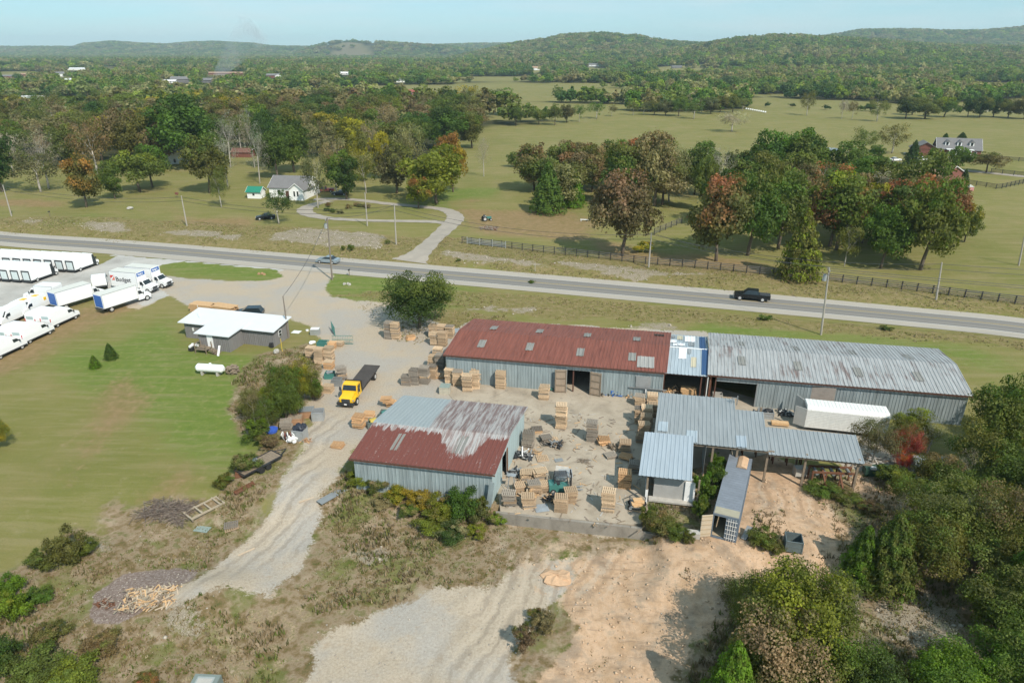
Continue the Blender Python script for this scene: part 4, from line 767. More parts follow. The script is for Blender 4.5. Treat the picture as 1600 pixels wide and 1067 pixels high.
# long red roofed warehouse
oA = U(697, 553, 4.0); oA.z = 0; fr = frame(oA); LA, DA = 27.6, 12.6
ax0 = fr(U(888, 602))[0]; ax1 = fr(U(921, 612))[0]
A, Ar = shed('red_roof_warehouse', 'long warehouse with rust red corrugated roof and pale blue metal walls', 'warehouse', oA, LA, DA, 4.0, 4.85, MW_BLUE, MR_RED, front=[(ax0, ax1, -.1, 3.2)])
def skylight(o, r, rf, px, py, zz, w=.95, l=1.9, k=0.0, mat=None):
    u, v = frame(o)(U(px, py, zz)); b = MB(); m = (4.85-4.0)/6.3
    up = v < 6.3; dz = m if up else -m; z0 = 4.05+v*m if up else 4.9-(v-6.3)*m
    b.sheet((u-w/2, v-l/2, z0-dz*l/2+.065), (w, 0, 0), (0, l, dz*l), mat or MSKY, .42, .05); b.build('skylight', rf)
for px, py in [(772,514),(753,537),(843.5,519),(828,542),(918,525.5),(907,550),(995,532),(988,557)]: skylight(oA, A, Ar, px, py, 4.5)
skylight(oA, A, Ar, 1009, 566, 4.3, 2.1, 2.6, mat=sheetmat('bare_tin_patch', (.33, .32, .30), dirt=.4)); skylight(oA, A, Ar, 1030, 524, 4.3, 1.3, .8, mat=MDARK)
for x, w_, rz in ((ax0-.75, 1.45, R(8)), (ax1+.78, 1.45, R(-14))):
    b = MB(); b.box((x, -.35, 1.65), (w_, .07, 3.2), plain('door_boards', (.33, .255, .19), .9, var=.4, sc=2.5, streak=True), rz=rz)
    for z in (.25, 1.15, 2.1, 3.05): b.box((x, -.42, z), (w_, .07, .12), MPOST, rz=rz)
    for s_ in (-1, 1): b.box((x+s_*(w_/2-.06)*math.cos(rz), -.42+s_*(w_/2-.06)*math.sin(rz), 1.65), (.12, .075, 3.2), MPOST, rz=rz)
    b.build('barn_door', A)
b = MB(); b.box((ax1+6.6, -.10, 2.4), (1.8, .08, 1.5), MGALV); b.build('wall_panel', A); b = MB(); b.box((ax1+7.2, -.15, 1.55), (4.6, .12, .10), MSTEEL); b.box((ax1+7.0, -.2, 1.25), (.16, .16, .45), MWTRIM); b.build('sliding_rail', A)
# patchwork roofed connector
oB = U(1037, 581, 3.75); oB.z = 0; LB = (U(1107, 588, 3.75)-oB).dot(fu); DB = 12.2
B = empty('connecting_shed', oB, FA, 'open fronted connecting shed under a patchwork of white, cream and blue roof sheets', 'shed')
b = MB(); b.sheet((0, -.3, 3.72), (LB, 0, 0), (.4, 6.6, .75), MR_PATCH, .42, .045); b.sheet((.4, 6.3, 4.47), (LB, 0, 0), (.36, 6.3, -.75), MR_PATCH, .42, .045); rb = b.build('roof', B)
b = MB(); b.box((LB/2+.36, 6.25, 4.52), (LB, .22, .05), MWHITE); b.box((-.02, 6.1, 4.14), (.10, .1, .1), MWHITE); b.build('ridge_cap', rb)
def zB(v): return 3.75+v*.119 if v < 6.3 else 4.5-(v-6.3)*.119
for u, v, w_, l_, mt in [(LB-.42, 0, .8, 6.2, MR_NAVY), (LB-.35, 6.4, .75, 5.7, MR_NAVY), (3.6, 1.6, .65, 2.4, MR_CREAM), (2.3, 3.4, .95, 2.8, MR_WHITE), (2.2, 7.0, 1.0, 1.2, MR_WHITE), (1.25, 8.2, .9, 1.4, MR_WHITE), (3.5, 9.2, 1.35, 2.8, MR_WHITE), (2.2, 10.0, .75, 1.9, MR_CREAM), (3.6, 7.3, .8, 1.5, MR_CLEAN), (.3, 6.7, .5, 1.3, MR_CREAM), (1.6, 6.9, .8, 1.0, MR_WHITE), (1.3, 10.6, .7, 1.3, MR_CLEAN), (3.2, 4.8, .5, 1.2, MR_CLEAN)]:
    b = MB(); k = .119 if v < 6.2 else -.119; b.sheet((u-w_/2, v, zB(v)+.045), (w_, 0, 0), (.06*l_, l_, k*l_), mt, .42, .045); b.build('roof_patch', rb)
b = MB(); wallrun(b, LB+.7, 12, .7, 12, 0, 3.7, MW_GREY); b.build('wall', B)
b = MB()
for x in (.12, LB-.15, LB-.75): b.box((x, -.05, 1.85), (.16, .16, 3.7), MTRIM)
b.box((LB/2, -.05, 3.6), (LB, .1, .2), MTRIM); b.build('frame', B)
b = MB(); b.tube([(LB-.02, -.25, 3.7), (LB-.02, -.25, .1)], .06, MWTRIM); b.build('downpipe', B)
# long grey roofed warehouse
oC = U(1110, 584, 4.0); oC.z = 0; fr = frame(oC); LC, DC = 28.6, 13.2
cx1 = fr(U(1178.5, 637.5))[0]
C, Cr = shed('grey_roof_warehouse', 'long warehouse with speckled grey corrugated roof and grey metal walls', 'warehouse', oC, LC, DC, 4.0, 4.85, MW_GREY, MR_GREY, front=[(.0, .7, -.1, 4.0), (.7, cx1, -.1, 3.1)], skew=.075)
for px, py in [(1157,538),(1242,546),(1330,552),(1418,559),(1159,564),(1247,572),(1341,581),(1435,588)]: skylight(oC, C, Cr, px, py, 4.5, .9, 2.0)
b = MB(); b.box((.1, .05, 2.0), (.16, .16, 4.0), MRUSTM); b.box((.75, .05, 2.0), (.14, .14, 4.0), MTRIM); b.box((cx1, .02, 2.0), (.12, .16, 4.0), MSTEEL); b.build('door_post', C)
b = MB(); b.box((cx1+7.5, -.12, 1.75), (2.6, .1, 3.5), plain('dull_boards', (.30, .255, .22), .9, var=.35, sc=2), rz=R(-6)); b.build('barn_door', C)
# front shed with the mixed roof
oD = U(552, 714, 3.5); oD.z = 0; LD, DD = 13.9, 13.0
dv0, dv1 = 3.1, 5.3
def dright(b):
    X_ = lambda y: LD+.06*y; n = 34; vs = []; fs = []
    for i in range(n+1):
        yq = DD*i/n; zt = 3.48+.95*(1-abs(2*i/n-1)); d = .04*(i % 2); vs += [(X_(yq)+d, yq, -.3), (X_(yq)+d, yq, zt), (X_(yq)+d, yq, 2.9)]
    for i in range(n):
        ya, yb = DD*i/n, DD*(i+1)/n
        if ya > dv0 and yb < dv1: fs.append((3*i+2, 3*i+5, 3*i+4, 3*i+1))
        else: fs.append((3*i, 3*i+3, 3*i+4, 3*i+1))
    b.add(vs, fs, MW_LIGHT)
MW_LIGHT = sheetmat('pale_blue_siding', (.38, .47, .475), vert=True, dirt=.3, amount=.06, rust=(.2, .14, .1))
D, Dr = shed('patchy_roof_shed', 'front shed with half grey and half rust red peeling roof, bushes along its foot', 'shed', oD, LD, DD, 3.5, 4.4, MW_BLUE, MR_MIX, right=dright, z0=-1.4, yr=5.6)
b = MB(); b.box((LD+.33, dv1+.1, 1.45), (.12, .55, 2.9), plain('rusty_brown_door', (.16, .085, .05), .9, var=.4)); b.build('door_leaf', D)
for u, v, w_, l_ in ((3.1, 1.5, .8, 2.5), (9.4, 2.0, 1.0, 2.6)):
    b = MB(); k = .9/5.6; b.sheet((u, v, 3.5+v*k+.06), (w_, 0, 0), (.06*l_, l_, k*l_), MSKY, .42, .05); b.build('skylight', Dr)
b = MB(); b.box((LD-.15, -.55, .9), (.5, .05, 3.8), MW_BLUE, ry=R(7)); b.build('loose_sheet', D)
# ------------------------------------------------------------------ open canopy with several roofs
E_ = U(1030, 617, 4.0); E_.z = 0; fe = frame(E_)
EO = empty('lumber_canopy', E_, FA, 'L shaped open sided canopy with stepped grey metal roofs beside the shipping container', 'canopy')
def q(px, py, z=4.0): return fe(U(px, py, z))
p1 = q(1146, 627); p2 = q(1095, 692); p3 = q(1194, 644); p4 = q(1146, 641); p5 = q(1330, 686); p6 = q(1336, 721); p7 = q(1196, 668); p8 = q(1008, 742, 3.4); p9 = q(1089, 752, 3.4); p10 = q(1018, 680, 3.9)
vF = p2[1]
def roofp(x0, x1, yb, yf, zb, zf, mat, nm='roof', par=None, skew=.06):
    b = MB(); b.sheet((x0+skew*yf, yf, zf), (x1-x0, 0, 0), (skew*(yb-yf), yb-yf, zb-zf), mat, .40, .045); return b.build(nm, par or EO)
xm = p1[0]+.1
r1 = roofp(0, xm, .1, vF, 4.25, 3.85, MR_CLEAN); r2 = roofp(xm+.01, p3[0]-.15*0, q(1146, 641)[1], vF, 4.12, 3.80, MR_CLEAN); r3 = roofp(p3[0]+.0, p5[0]+1.0, p5[1]+.9, p6[1]+.4, 4.0, 3.6, MR_CLEAN)
LL = roofp(p8[0]+.35, p9[0]+.5, p10[1]+.1, p8[1], 4.2, 3.3, MR_LIGHT)
for u, v, w_, l_, mt in ((.3, vF+1.6, 1.0, 1.9, MR_PATCH), (3.2, vF+.1, 1.1, 2.2, MR_PATCH), (8.1, vF+.1, 1.0, 2.1, MR_LIGHT)):
    b = MB(); b.sheet((u+.06*v, v, 3.86+.055*(v-vF)+.05), (w_, 0, 0), (.06*l_, l_, .05*l_), mt, .40, .045); b.build('roof_patch', r1)
b = MB(); xr = p5[0]+.6
for x in (.3, 3.2, 5.9, xm, p3[0], p3[0]+3.6, xr):
    for y in (vF+.35, -.3 if x < p3[0]+.1 else p5[1]+.6): b.box((x+.06*y, y, 1.85), (.2, .2, 3.7), MPOST)
b.box((p3[0]/2, vF+.25, 3.62), (p3[0], .12, .25), MPOST); b.box(((xr+p3[0])/2, p6[1]+.65, 3.42), (xr-p3[0]+1, .12, .22), MPOST); b.build('post_frame', EO)
b = MB(); wallrun(b, .2, vF+5.2, .0, .0, 0, 4.0, MW_GREY); wallrun(b, 4.6, vF-.1, 4.6+.2, vF+4, 0, 3.8, MW_GREY); b.build('side_wall', EO)
x0_, x1_ = p8[0]+.55, p9[0]+.2; yf_ = p8[1]+1.1
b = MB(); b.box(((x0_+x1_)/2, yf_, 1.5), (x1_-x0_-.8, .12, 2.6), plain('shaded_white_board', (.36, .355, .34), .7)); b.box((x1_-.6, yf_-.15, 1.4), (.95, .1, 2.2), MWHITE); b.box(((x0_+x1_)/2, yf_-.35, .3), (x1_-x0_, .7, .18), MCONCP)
b.box((x0_-.25, p8[1]+.35, 1.6), (.18, .18, 3.3), MPOST); b.box((x0_-.25, p8[1]+.35, .8), (.24, .24, 1.6), MWHITE); b.box((x1_+.1, p8[1]+.35, 1.6), (.16, .16, 3.3), MPOST); b.box((x0_-.3, yf_+2.4, 1.6), (.1, 4.6, 3.0), MW_GREY); b.build('store_room', EO)
b = MB(); b.box((xm+.15, -.9, 4.6), (.10, .10, 1.1), MSTEEL); b.box((xm-.15, -.9, 4.9), (.7, .07, .07), MSTEEL); b.box((xm-.4, -.9, 4.6), (.07, .07, .7), MSTEEL); b.build('roof_bracket', r1)
# ------------------------------------------------------------------ shipping container, trailer box
cA = G(1115, 842); cB = G(1155, 845); cT = U(1176, 714, 2.5); ch_ = math.atan2(58.6-49.1, 23.0-18.8)-math.pi/2
K = empty('shipping_container', (18.75, 49.0, zgs(18.9, 49.3)-.02), ch_, 'long blue grey shipping container with one door open and orange sand on its roof', 'container')
MCB = sheetmat('container_blue', (.14, .18, .225), vert=True, dirt=.35, amount=.10, rust=(.18, .08, .05)); MCT = plain('container_roof', (.185, .205, .235), .6, var=.25, sc=.8); MTAN = plain('plywood_tan', (.42, .33, .22), .8)
Lc = 10.4; wc = 2.2; hc = 2.55; b = MB()
wallrun(b, -wc/2, Lc, -wc/2, 0, .12, hc-.1, MCB, pitch=.28); wallrun(b, wc/2, 0, wc/2, Lc, .12, hc-.1, MCB, pitch=.28); wallrun(b, wc/2, Lc, -wc/2, Lc, .12, hc-.1, MCB, pitch=.28)
b.box((0, Lc/2, .08), (wc, Lc, .16), MCB); b.box((0, Lc/2, .18), (wc-.1, Lc-.1, .04), MTAN); b.build('body', K)
b = MB(); b.box((0, Lc/2, hc), (wc, Lc, .08), MCT)
for i in range(26): b.box((0, .3+i*(Lc-.6)/25, hc+.045), (wc-.3, .12, .02), MCT)
rf = b.build('roof', K); b = MB(); b.box((0, .55, hc+.062), (wc-.12, 1.0, .03), plain('yellowed_tin', (.34, .31, .23), .7)); b.build('roof_patch', rf)
b = MB()
for x in (-1, 1):
    for y in (0.06, Lc-.06): b.box((x*(wc/2-.05), y, hc/2), (.14, .14, hc), MCB)
b.box((0, .04, hc-.08), (wc, .12, .16), MCB); b.box((0, .04, .1), (wc, .12, .2), MCB); b.build('frame', K)
def cdoor(b): 
    b.box((.5, 0, 1.25), (1.0, .06, 2.3), MCB)
    for x in (.22, .42, .62, .82): b.tube([(x, -.07, .12), (x, -.07, 2.42)], .025, MWTRIM)
    for z in (.35, .8, 1.25, 1.7, 2.15): b.box((.5, -.05, z), (.95, .03, .05), MWTRIM)
b = MB(); cdoor(b); d = b.build('door', K); d.location = (.04, -.02, 0); b = MB(); b.box((-.5, 0, 1.25), (1.0, .07, 2.3), plain('cream_door', (.50, .42, .31), .8))
for z in (.4, .9, 1.4, 1.9, 2.3): b.box((-.5, -.05, z), (.94, .05, .07), MTAN)
d = b.build('door', K); d['label'] = 'cream inside of the door swung open'; d.location = (-wc/2, -.02, 0); d.rotation_euler.z = R(-8)+R(38)
b = MB(); b.prism([(0, 0), (1.0, 0), (.9, .10), (.45, .24), (.1, .1)], 0, 2.0, plain('orange_sand', (.52, .34, .21), .95, var=.3, sc=4)); o = b.build('sand_drift'); tag(o, 'small drift of orange sand on the roof of the shipping container', 'sand pile'); o.location = (21.9, 56.6, zgs(18.9, 49.3)+hc+.05); o.rotation_euler.z = ch_
TB = empty('box_trailer', (33.4, 68.0, 0), R(-13), 'white ribbed box trailer with its rear doors open beside the grey warehouse', 'trailer')
MWR = sheetmat('white_ribbed_sheet', (.72, .72, .69), dirt=.18, vert=False, ro=.45); b = MB()
for z in range(11): b.box((4.3, 0, .62+z*.2), (8.6, .05, .16), MWR)
b.box((4.3, .06, 1.65), (8.6, .05, 2.2), MWR); b.box((4.3, 2.4, 1.65), (8.6, .06, 2.2), MWR); b.box((8.58, 1.2, 1.65), (.06, 2.4, 2.2), MWR); b.box((4.3, 1.2, .5), (8.6, 2.4, .1), MSTEEL); b.build('body', TB)
b = MB()
for i in range(22):
    x = .2+i*.39; b.prism([(0, 2.75), (.35, 3.12), (2.05, 3.12), (2.4, 2.75), (2.4, 2.69), (0, 2.69)], x-.17, x+.17, MWR, axis='x')
b.prism([(.02, 2.74), (.36, 3.09), (2.04, 3.09), (2.38, 2.74)], 0, 8.6, MWR, axis='x'); b.build('roof', TB)
for y, rz in ((0, R(150)), (2.4, R(118))):
    b = MB(); b.box((.65, 0, 1.65), (1.3, .06, 2.3), plain('door_inner_grey', (.48, .47, .44), .7)); b.box((.65, -.04, 1.5), (1.3, .03, .06), MBLACK); d = b.build('door', TB); d.location = (-.02, y, 0); d.rotation_euler.z = rz
b = MB(); [b.cyl((x, y, .42), .42, .25, MTYRE, 'y') for x in (5.8, 6.8) for y in (.3, 2.1)]; b.build('wheel', TB)
# ------------------------------------------------------------------ office with white roof
OO = empty('office_building', (-49.6, 95.7, 0), R(-14.3), 'low grey sided office with a flat white roof and a wooden back porch', 'building')
MOS = sheetmat('grey_brown_siding', (.20, .192, .188), vert=True, dirt=.3); MOR = plain('white_roofing', (.64, .66, .68), .5, .0, var=.08, sc=.5)
b = MB(); wallrun(b, 4.3, -.0, 0, -.0, 0, 2.5, MOS, pitch=.3) if False else wallrun(b, 0.2, 0, 15.2, 0, 0, 2.5, MOS, pitch=.3); wallrun(b, 15.2, 0, 15.2, 4.2, 0, 2.7, MOS, pitch=.3); wallrun(b, 15.2, 4.2, .2, 4.2, 0, 2.7, MOS, pitch=.3); wallrun(b, .2, 4.2, .2, 0, 0, 2.7, MOS, pitch=.3)
wallrun(b, 5.1, -3.2, 10.1, -3.2, 0, 2.5, MOS, pitch=.3); wallrun(b, 10.1, -3.2, 10.1, 0, 0, 2.6, MOS, pitch=.3); wallrun(b, 5.1, 0, 5.1, -3.2, 0, 2.6, MOS, pitch=.3); b.build('wall', OO)
b = MB(); b.add([(-.5, -.45, 2.5), (15.7, -.45, 2.5), (15.7, 4.6, 3.05), (-.5, 4.6, 3.05), (-.5, -.45, 2.62), (15.7, -.45, 2.62), (15.7, 4.6, 3.17), (-.5, 4.6, 3.17)], [(0, 3, 2, 1), (4, 5, 6, 7), (0, 1, 5, 4), (1, 2, 6, 5), (2, 3, 7, 6), (3, 0, 4, 7)], MOR)
b.add([(4.7, -3.6, 2.5), (10.5, -3.6, 2.5), (10.5, 1.6, 2.78), (7.6, 2.6, 3.03), (4.7, 1.6, 2.78), (4.7, -3.6, 2.62), (10.5, -3.6, 2.62), (10.5, 1.6, 2.98), (7.6, 2.6, 3.08), (4.7, 1.6, 2.98)], [(0, 4, 3, 2, 1), (5, 6, 7, 8, 9), (0, 1, 6, 5), (1, 2, 7, 6), (4, 0, 5, 9)], MOR); orf = b.build('roof', OO)
b = MB(); b.tube([(2.2, 1.2, 2.7), (2.2, 1.2, 5.0)], .03, MWTRIM, 5); b.build('antenna', orf)
b = MB(); b.box((7.0, -3.26, 1.35), (.95, .06, 2.1), MWHITE); b.build('door', OO); b = MB(); b.box((15.27, 1.7, 1.6), (.06, .8, 1.0), MWTRIM); f = b.build('window', OO); b = MB(); b.box((15.30, 1.7, 1.35), (.05, .6, .38), MGLASS); b.box((15.30, 1.7, 1.83), (.05, .6, .38), MGLASS); b.build('pane', f)
b = MB(); b.box((1.7, -.07, 1.5), (.28, .07, .5), MWTRIM); b.build('vent', OO); b = MB(); b.box((14.9, -.25, .4), (.5, .35, .7), MBLACK); b.build('utility_box', OO)
b = MB()
for i in range(7): b.box((6.3, -3.45-.2*i, .62), (1.9, .17, .05), MPOST)
for x in (5.4, 7.2):
    for y in (-3.4, -4.7): b.box((x, y, .75), (.1, .1, 1.5), MPOST)
b.box((5.4, -4.05, 1.45), (.08, 1.4, .08), MPOST); b.box((6.3, -4.72, 1.45), (1.9, .08, .08), MPOST); b.box((6.3, -4.72, 1.05), (1.9, .06, .06), MPOST)
for i in range(5): b.box((7.6+i*.28, -4.1, .56-.12*i), (.28, 1.1, .05), MPOST)
b.box((7.9, -4.7, .9), (1.7, .06, .08), MPOST, ry=R(24)); b.build('porch', OO)
# ------------------------------------------------------------------ houses
MSH = plain('grey_shingles', (.17, .165, .165), .9, var=.2, sc=.8); MSID = plain('white_siding', (.80, .80, .78), .55, var=.05); MBRK = plain('red_brick', (.19, .075, .055), .9, var=.3, sc=2); MGRN = plain('green_roofing', (.02, .20, .13), .5); MTANR = plain('tan_shingles', (.33, .215, .14), .9, var=.2)
def house(name, label, loc, rz, L, D, h, rise, wm, rm, cat='house', wins=(), dorm=0, over=.35, chim=False, door=None, group=None):
    """gable house, ridge along x; wins: (side, along, z, w, h)"""
    r = empty(name, loc, rz, label, cat, group); b = MB(); b.box((L/2, D/2, h/2), (L, D, h), wm)
    for x in (0, L): b.prism([(0, h), (D/2, h+rise), (D, h)], x-.01 if x else .01, x+.01 if x == 0 else x-.03, wm, axis='x')
    b.build('wall', r); b = MB(); k = rise/(D/2); e = over; tt = .14
    b.prism([(-e, h-k*e), (D/2, h+rise), (D+e, h-k*e), (D+e, h-k*e+tt), (D/2, h+rise+tt), (-e, h-k*e+tt)], -e, L+e, rm, axis='x'); rf = b.build('roof', r)
    b = MB()
    for x in (-e-.03, L+e+.03): b.prism([(-e, h-k*e-.05), (D/2, h+rise-.05), (D+e, h-k*e-.05), (D+e, h-k*e+tt), (D/2, h+rise+tt), (-e, h-k*e+tt)], x-.03, x+.03, MWTRIM, axis='x')
    b.build('gable_trim', rf)
    if chim: b = MB(); b.box((L*.3, D/2+.4, h+rise+.3), (.8, .6, 1.4), MBRK); b.build('chimney', rf)
    for sd_, a, z, w_, hh_ in wins:
        c = {'f': (a, -.02, z), 'b': (a, D+.02, z), 'l': (-.02, a, z), 'r': (L+.02, a, z)}[sd_]; dx = (w_, .08, hh_) if sd_ in 'fb' else (.08, w_, hh_); dx2 = (w_-.2, .12, hh_-.2) if sd_ in 'fb' else (.12, w_-.2, hh_-.2)
        b = MB(); b.box(c, dx, MWTRIM); f = b.build('window', r); b = MB(); b.box(c, dx2, MGLASS); b.build('pane', f)
    if door: b = MB(); b.box((door, -.04, 1.05), (1.0, .1, 2.1), MTRIM); b.build('door', r)
    for i in range(dorm):
        x = L*(i+.8)/(dorm+.6); b = MB(); y0 = D*.16; zb = h+rise*.30; b.box((x, y0+1.1, zb+.7), (1.5, 2.4, 1.6), wm if wm is MSID else MSID); b.prism([(x-1.0, zb+1.45), (x, zb+2.35), (x+1.0, zb+1.45)], y0-.3, y0+3.2, rm); dm = b.build('dormer', rf); b = MB(); b.box((x, y0-.13, zb+.8), (.8, .06, 1.1), MGLASS); b.build('window', dm)
    return r
wh = house('white_house', 'white single storey house with a grey shingle roof beside the looping driveway', (-70.5, 199.5, zgs(-66, 200)), R(-8), 11.5, 9.0, 3.0, 2.6, MSID, MSH, wins=[('f', 8.2, 1.7, .9, 1.5), ('f', 10.3, 1.7, .6, 1.5), ('f', 3, 1.7, 1, 1.4)], door=5.5)
b = MB(); b.box((9.6, -1.5, 1.5), (4.2, 3.2, 3.0), MSID); b.prism([(7.5, 3.0), (9.6, 4.7), (11.7, 3.0)], -3.1, 0, MSID); b.build('front_wing', wh)
b = MB(); b.prism([(7.1, 2.75), (9.6, 4.75), (12.1, 2.75), (12.1, 2.9), (9.6, 4.92), (7.1, 2.9)], -3.4, 4.2, MSH); rw = b.build('wing_roof', wh); b = MB(); b.prism([(7.1, 2.70), (9.6, 4.70), (12.1, 2.70), (12.1, 2.9), (9.6, 4.92), (7.1, 2.9)], -3.50, -3.42, MWTRIM); b.build('gable_trim', rw)
for x in (9.1, 10.1): b = MB(); b.box((x, -3.12, 1.9), (.62, .08, 1.6), MWTRIM); f = b.build('window', wh); b = MB(); b.box((x, -3.14, 1.9), (.45, .08, 1.4), MGLASS); b.build('pane', f)
house('garden_shed', 'small white shed with a bright green roof left of the white house', (-76.5, 198.0, zgs(-74, 199)), R(-8), 4.0, 3.2, 2.0, 1.1, MSID, MGRN, 'shed', wins=[('f', 2, 1.2, .8, .8)])
bx = G(1441, 252); bh = house('brick_house', 'red brick farmhouse with grey roof and three white dormers, far right', (bx.x+12, bx.y+12, bx.z), R(-20), 15.5, 9, 3.2, 3.8, MBRK, MSH, dorm=3, wins=[('f', 2, 1.7, 1.2, 1.6), ('f', 5, 1.7, 1.2, 1.6), ('f', 10.5, 1.7, 1.2, 1.6), ('f', 13.5, 1.7, 1.2, 1.6), ('l', 4.5, 5.4, 1.2, 1.2)], door=7.7)
b = MB(); b.box((-4.2, 3.0, 1.5), (9.0, 8.5, 3.0), MBRK); b.prism([(-8.9, 3.0), (-4.2, 5.6), (.5, 3.0)], -1.4, -1.2, MBRK); b.build('garage_wing', bh); b = MB(); b.prism([(-9.2, 2.8), (-4.2, 5.5), (.8, 2.8), (.8, 3.0), (-4.2, 5.72), (-9.2, 3.0)], -1.9, 7.6, MSH); b.build('garage_roof', bh)
b = MB()
for x in (4.0, 6.5, 9.0, 11.5): b.box((x, -2.3, 1.6), (.35, .35, 3.2), MWHITE)
b.box((7.75, -1.2, 3.3), (9.5, 2.8, .2), MWHITE); b.box((7.75, -1.2, .15), (9.5, 2.6, .3), MCONCP); b.build('porch', bh)
br = G(1452, 290); house('tan_roof_barn', 'small brick barn with tan roof and white gable trim behind the grove', (br.x-4, br.y+2, br.z), R(-62), 8, 14, 3.2, 3.0, MBRK, MTANR, 'barn')
house('farm_house', 'white two storey farmhouse half hidden behind the big trees at upper left', (G(248, 256).x, G(248, 256).y, 0), R(5), 11, 9, 5.2, 3.0, MSID, MSH, wins=[('f', 2, 1.8, 1, 1.6), ('f', 6, 1.8, 1, 1.6), ('f', 9, 4, 1, 1.4)])
house('small_house', 'low red roofed outbuilding behind the bare trees', (G(362, 246).x, G(362, 246).y, 0), R(-5), 8, 5, 2.6, 1.2, MBRK, plain('brown_roofing', (.17, .085, .065), .8), 'shed')
far = [(96,120,14,9,'white gabled farmhouse with a steep roof far left',MSID,MSH,R(60),5),(120,110,40,16,'long low white poultry shed far left',MSID,MWHITE,R(3),3.2),(108,128,14,9,'white roofed barn in front of the gabled farmhouse',MSID,MWHITE,R(-20),3),(100,95,12,10,'tiny white house on the plain far left',MSID,MWHITE,R(0),3),
 (2,162,16,8,'white flat shed at the left picture edge',MSID,MWHITE,R(2),2.6),(40,157,14,7,'low white trailer home in trees, left of two',MSID,MWHITE,R(-4),2.4),(56,157,12,7,'low white trailer home in trees, right of two',MSID,MWHITE,R(4),2.4),(12,122,22,10,'grey roofed house at far upper left',MBRK,MSH,R(4),3),(38,119,16,9,'brown house on the far left lawn',MBRK,MTANR,R(-8),3),
 (282,130,26,12,'big grey roofed house left of the smoke',MSH,MSH,R(6),5),(262,130,20,9,'white low building beside the big grey roofed house',MSID,MWHITE,R(0),2.6),(322,130,18,10,'grey house directly below the smoke',MSH,MSH,R(-10),4),(352,117,60,10,'long brown low building right of the smoke',MBRK,MTANR,R(0),3),
 (208,150,12,6,'small white roof among the left woods',MSID,MWHITE,R(5),2.4),(424,122,24,11,'red house with white trim far behind the driveway trees',MBRK,MSH,R(4),4),(439,122,14,9,'white and red barn with arched front',MSID,MSH,R(-80),4),(538,117,22,9,'long white shed in the middle distance',MSID,MWHITE,R(-3),3),(649,149,18,10,'barn with a bright red roof in the woods',MBRK,plain('red_roofing', (.28, .07, .05), .7),R(20),3),
 (626,129,12,8,'small white house right of the middle distance',MSID,MSH,R(0),3),(838,110,16,10,'pale house on the wooded slope, left of two',MSID,MTANR,R(3),5),(928,104,26,10,'long pale farmhouse on the wooded slope, right of two',MSID,MSH,R(-4),4),(1058,107,20,8,'low grey barn at the edge of the far field',MSH,MSH,R(0),3),(693,111,10,8,'tiny white house in distant woods',MSID,MSH,R(0),3),(742,77,26,12,'white house high on the distant ridge',MSID,MWHITE,R(0),6),(193,86,18,10,'white farm building below the left hill',MSID,MWHITE,R(0),4),(345,85,14,9,'lone white house below the second hill',MSID,MWHITE,R(0),4),(215,90,40,10,'pale sheds at the foot of the left hill',MSID,MTANR,R(0),4)]
for px, py, L, D_, lab, wm, rm, rz, h_ in far:
    p_ = G(px, py); house('distant_house' if L < 40 else 'long_barn', lab, (p_.x-L/2, p_.y, zgs(p_.x, p_.y)-.2), rz, L, D_, h_, h_*.6, wm, rm, 'house' if L < 40 else 'barn', wins=[('f', L*.3, h_*.5, 1.4, 1.4), ('f', L*.7, h_*.5, 1.4, 1.4)], over=.5, group='distant buildings')
# ------------------------------------------------------------------ vehicles
def wheels(r, spots, rad=.42, w=.26):
    for x, y in spots:
        b = MB(); b.cyl((x, y, rad), rad, w, MTYRE, 'y', 16); o = b.build('wheel', r); b = MB(); b.cyl((x, y+(w/2+.005)*(1 if y > 0 else -1), rad), rad*.58, .03, MRIM, 'y', 12); b.build('rim', o)
def part(r, name, f, par=None):
    b = MB(); f(b); return b.build(name, par or r)
MVAN = plain('van_white', (.82, .83, .83), .3, var=.03); MCHAR = plain('charcoal_trim', (.045, .048, .052), .5); MRED = plain('red_lamp', (.5, .02, .02), .3); MBLUE = plain('blue_door', (.035, .13, .42), .5, var=.15); MCREAMR = plain('cream_box_roof', (.60, .60, .55), .6, var=.1)
def step_van():
    r = empty('delivery_van', (0, 0, 0), 0, 'v', 'delivery van', 'white step vans parked in two rows')
    part(r, 'body', lambda b: (b.prism([(-3.0, .62), (-3.0, 2.6), (-2.88, 2.75), (1.7, 2.75), (1.95, 2.62), (1.95, .62)], -1.02, 1.02, MVAN), b.prism([(2.3, .62), (2.3, 1.35), (3.0, 1.15), (3.1, .95), (3.1, .55), (2.3, .55)], -.98, .98, MVAN)))
    part(r, 'skirt', lambda b: (b.box((-.4, 0, .52), (5.3, 2.06, .22), MCHAR), b.box((-3.06, 0, .48), (.16, 2.0, .24), MCHAR)))
    part(r, 'cab_glass', lambda b: b.prism([(1.56, .62), (1.56, 2.45), (1.97, 2.55), (2.38, 1.42), (2.38, .62)], -1.03, 1.03, MGLASS))
    def ring(b):
        b.box((-3.03, 0, 2.3), (.06, 1.75, .26), MCHAR); b.box((-3.03, .80, 1.5), (.06, .2, 1.7), MCHAR); b.box((-3.03, -.80, 1.5), (.06, .2, 1.7), MCHAR)
    fr_ = part(r, 'rear_frame', ring); part(r, 'rear_door', lambda b: b.box((-3.02, 0, 1.42), (.05, 1.42, 1.55), plain('pale_door', (.60, .67, .67), .4)))
    for s_ in (-1, 1): part(r, 'mirror', lambda b: b.box((2.35, s_*1.16, 1.75), (.12, .2, .35), MCHAR))
    wheels(r, [(-1.75, -.9), (-1.75, .9), (2.55, -.88), (2.55, .88)], .38); return r
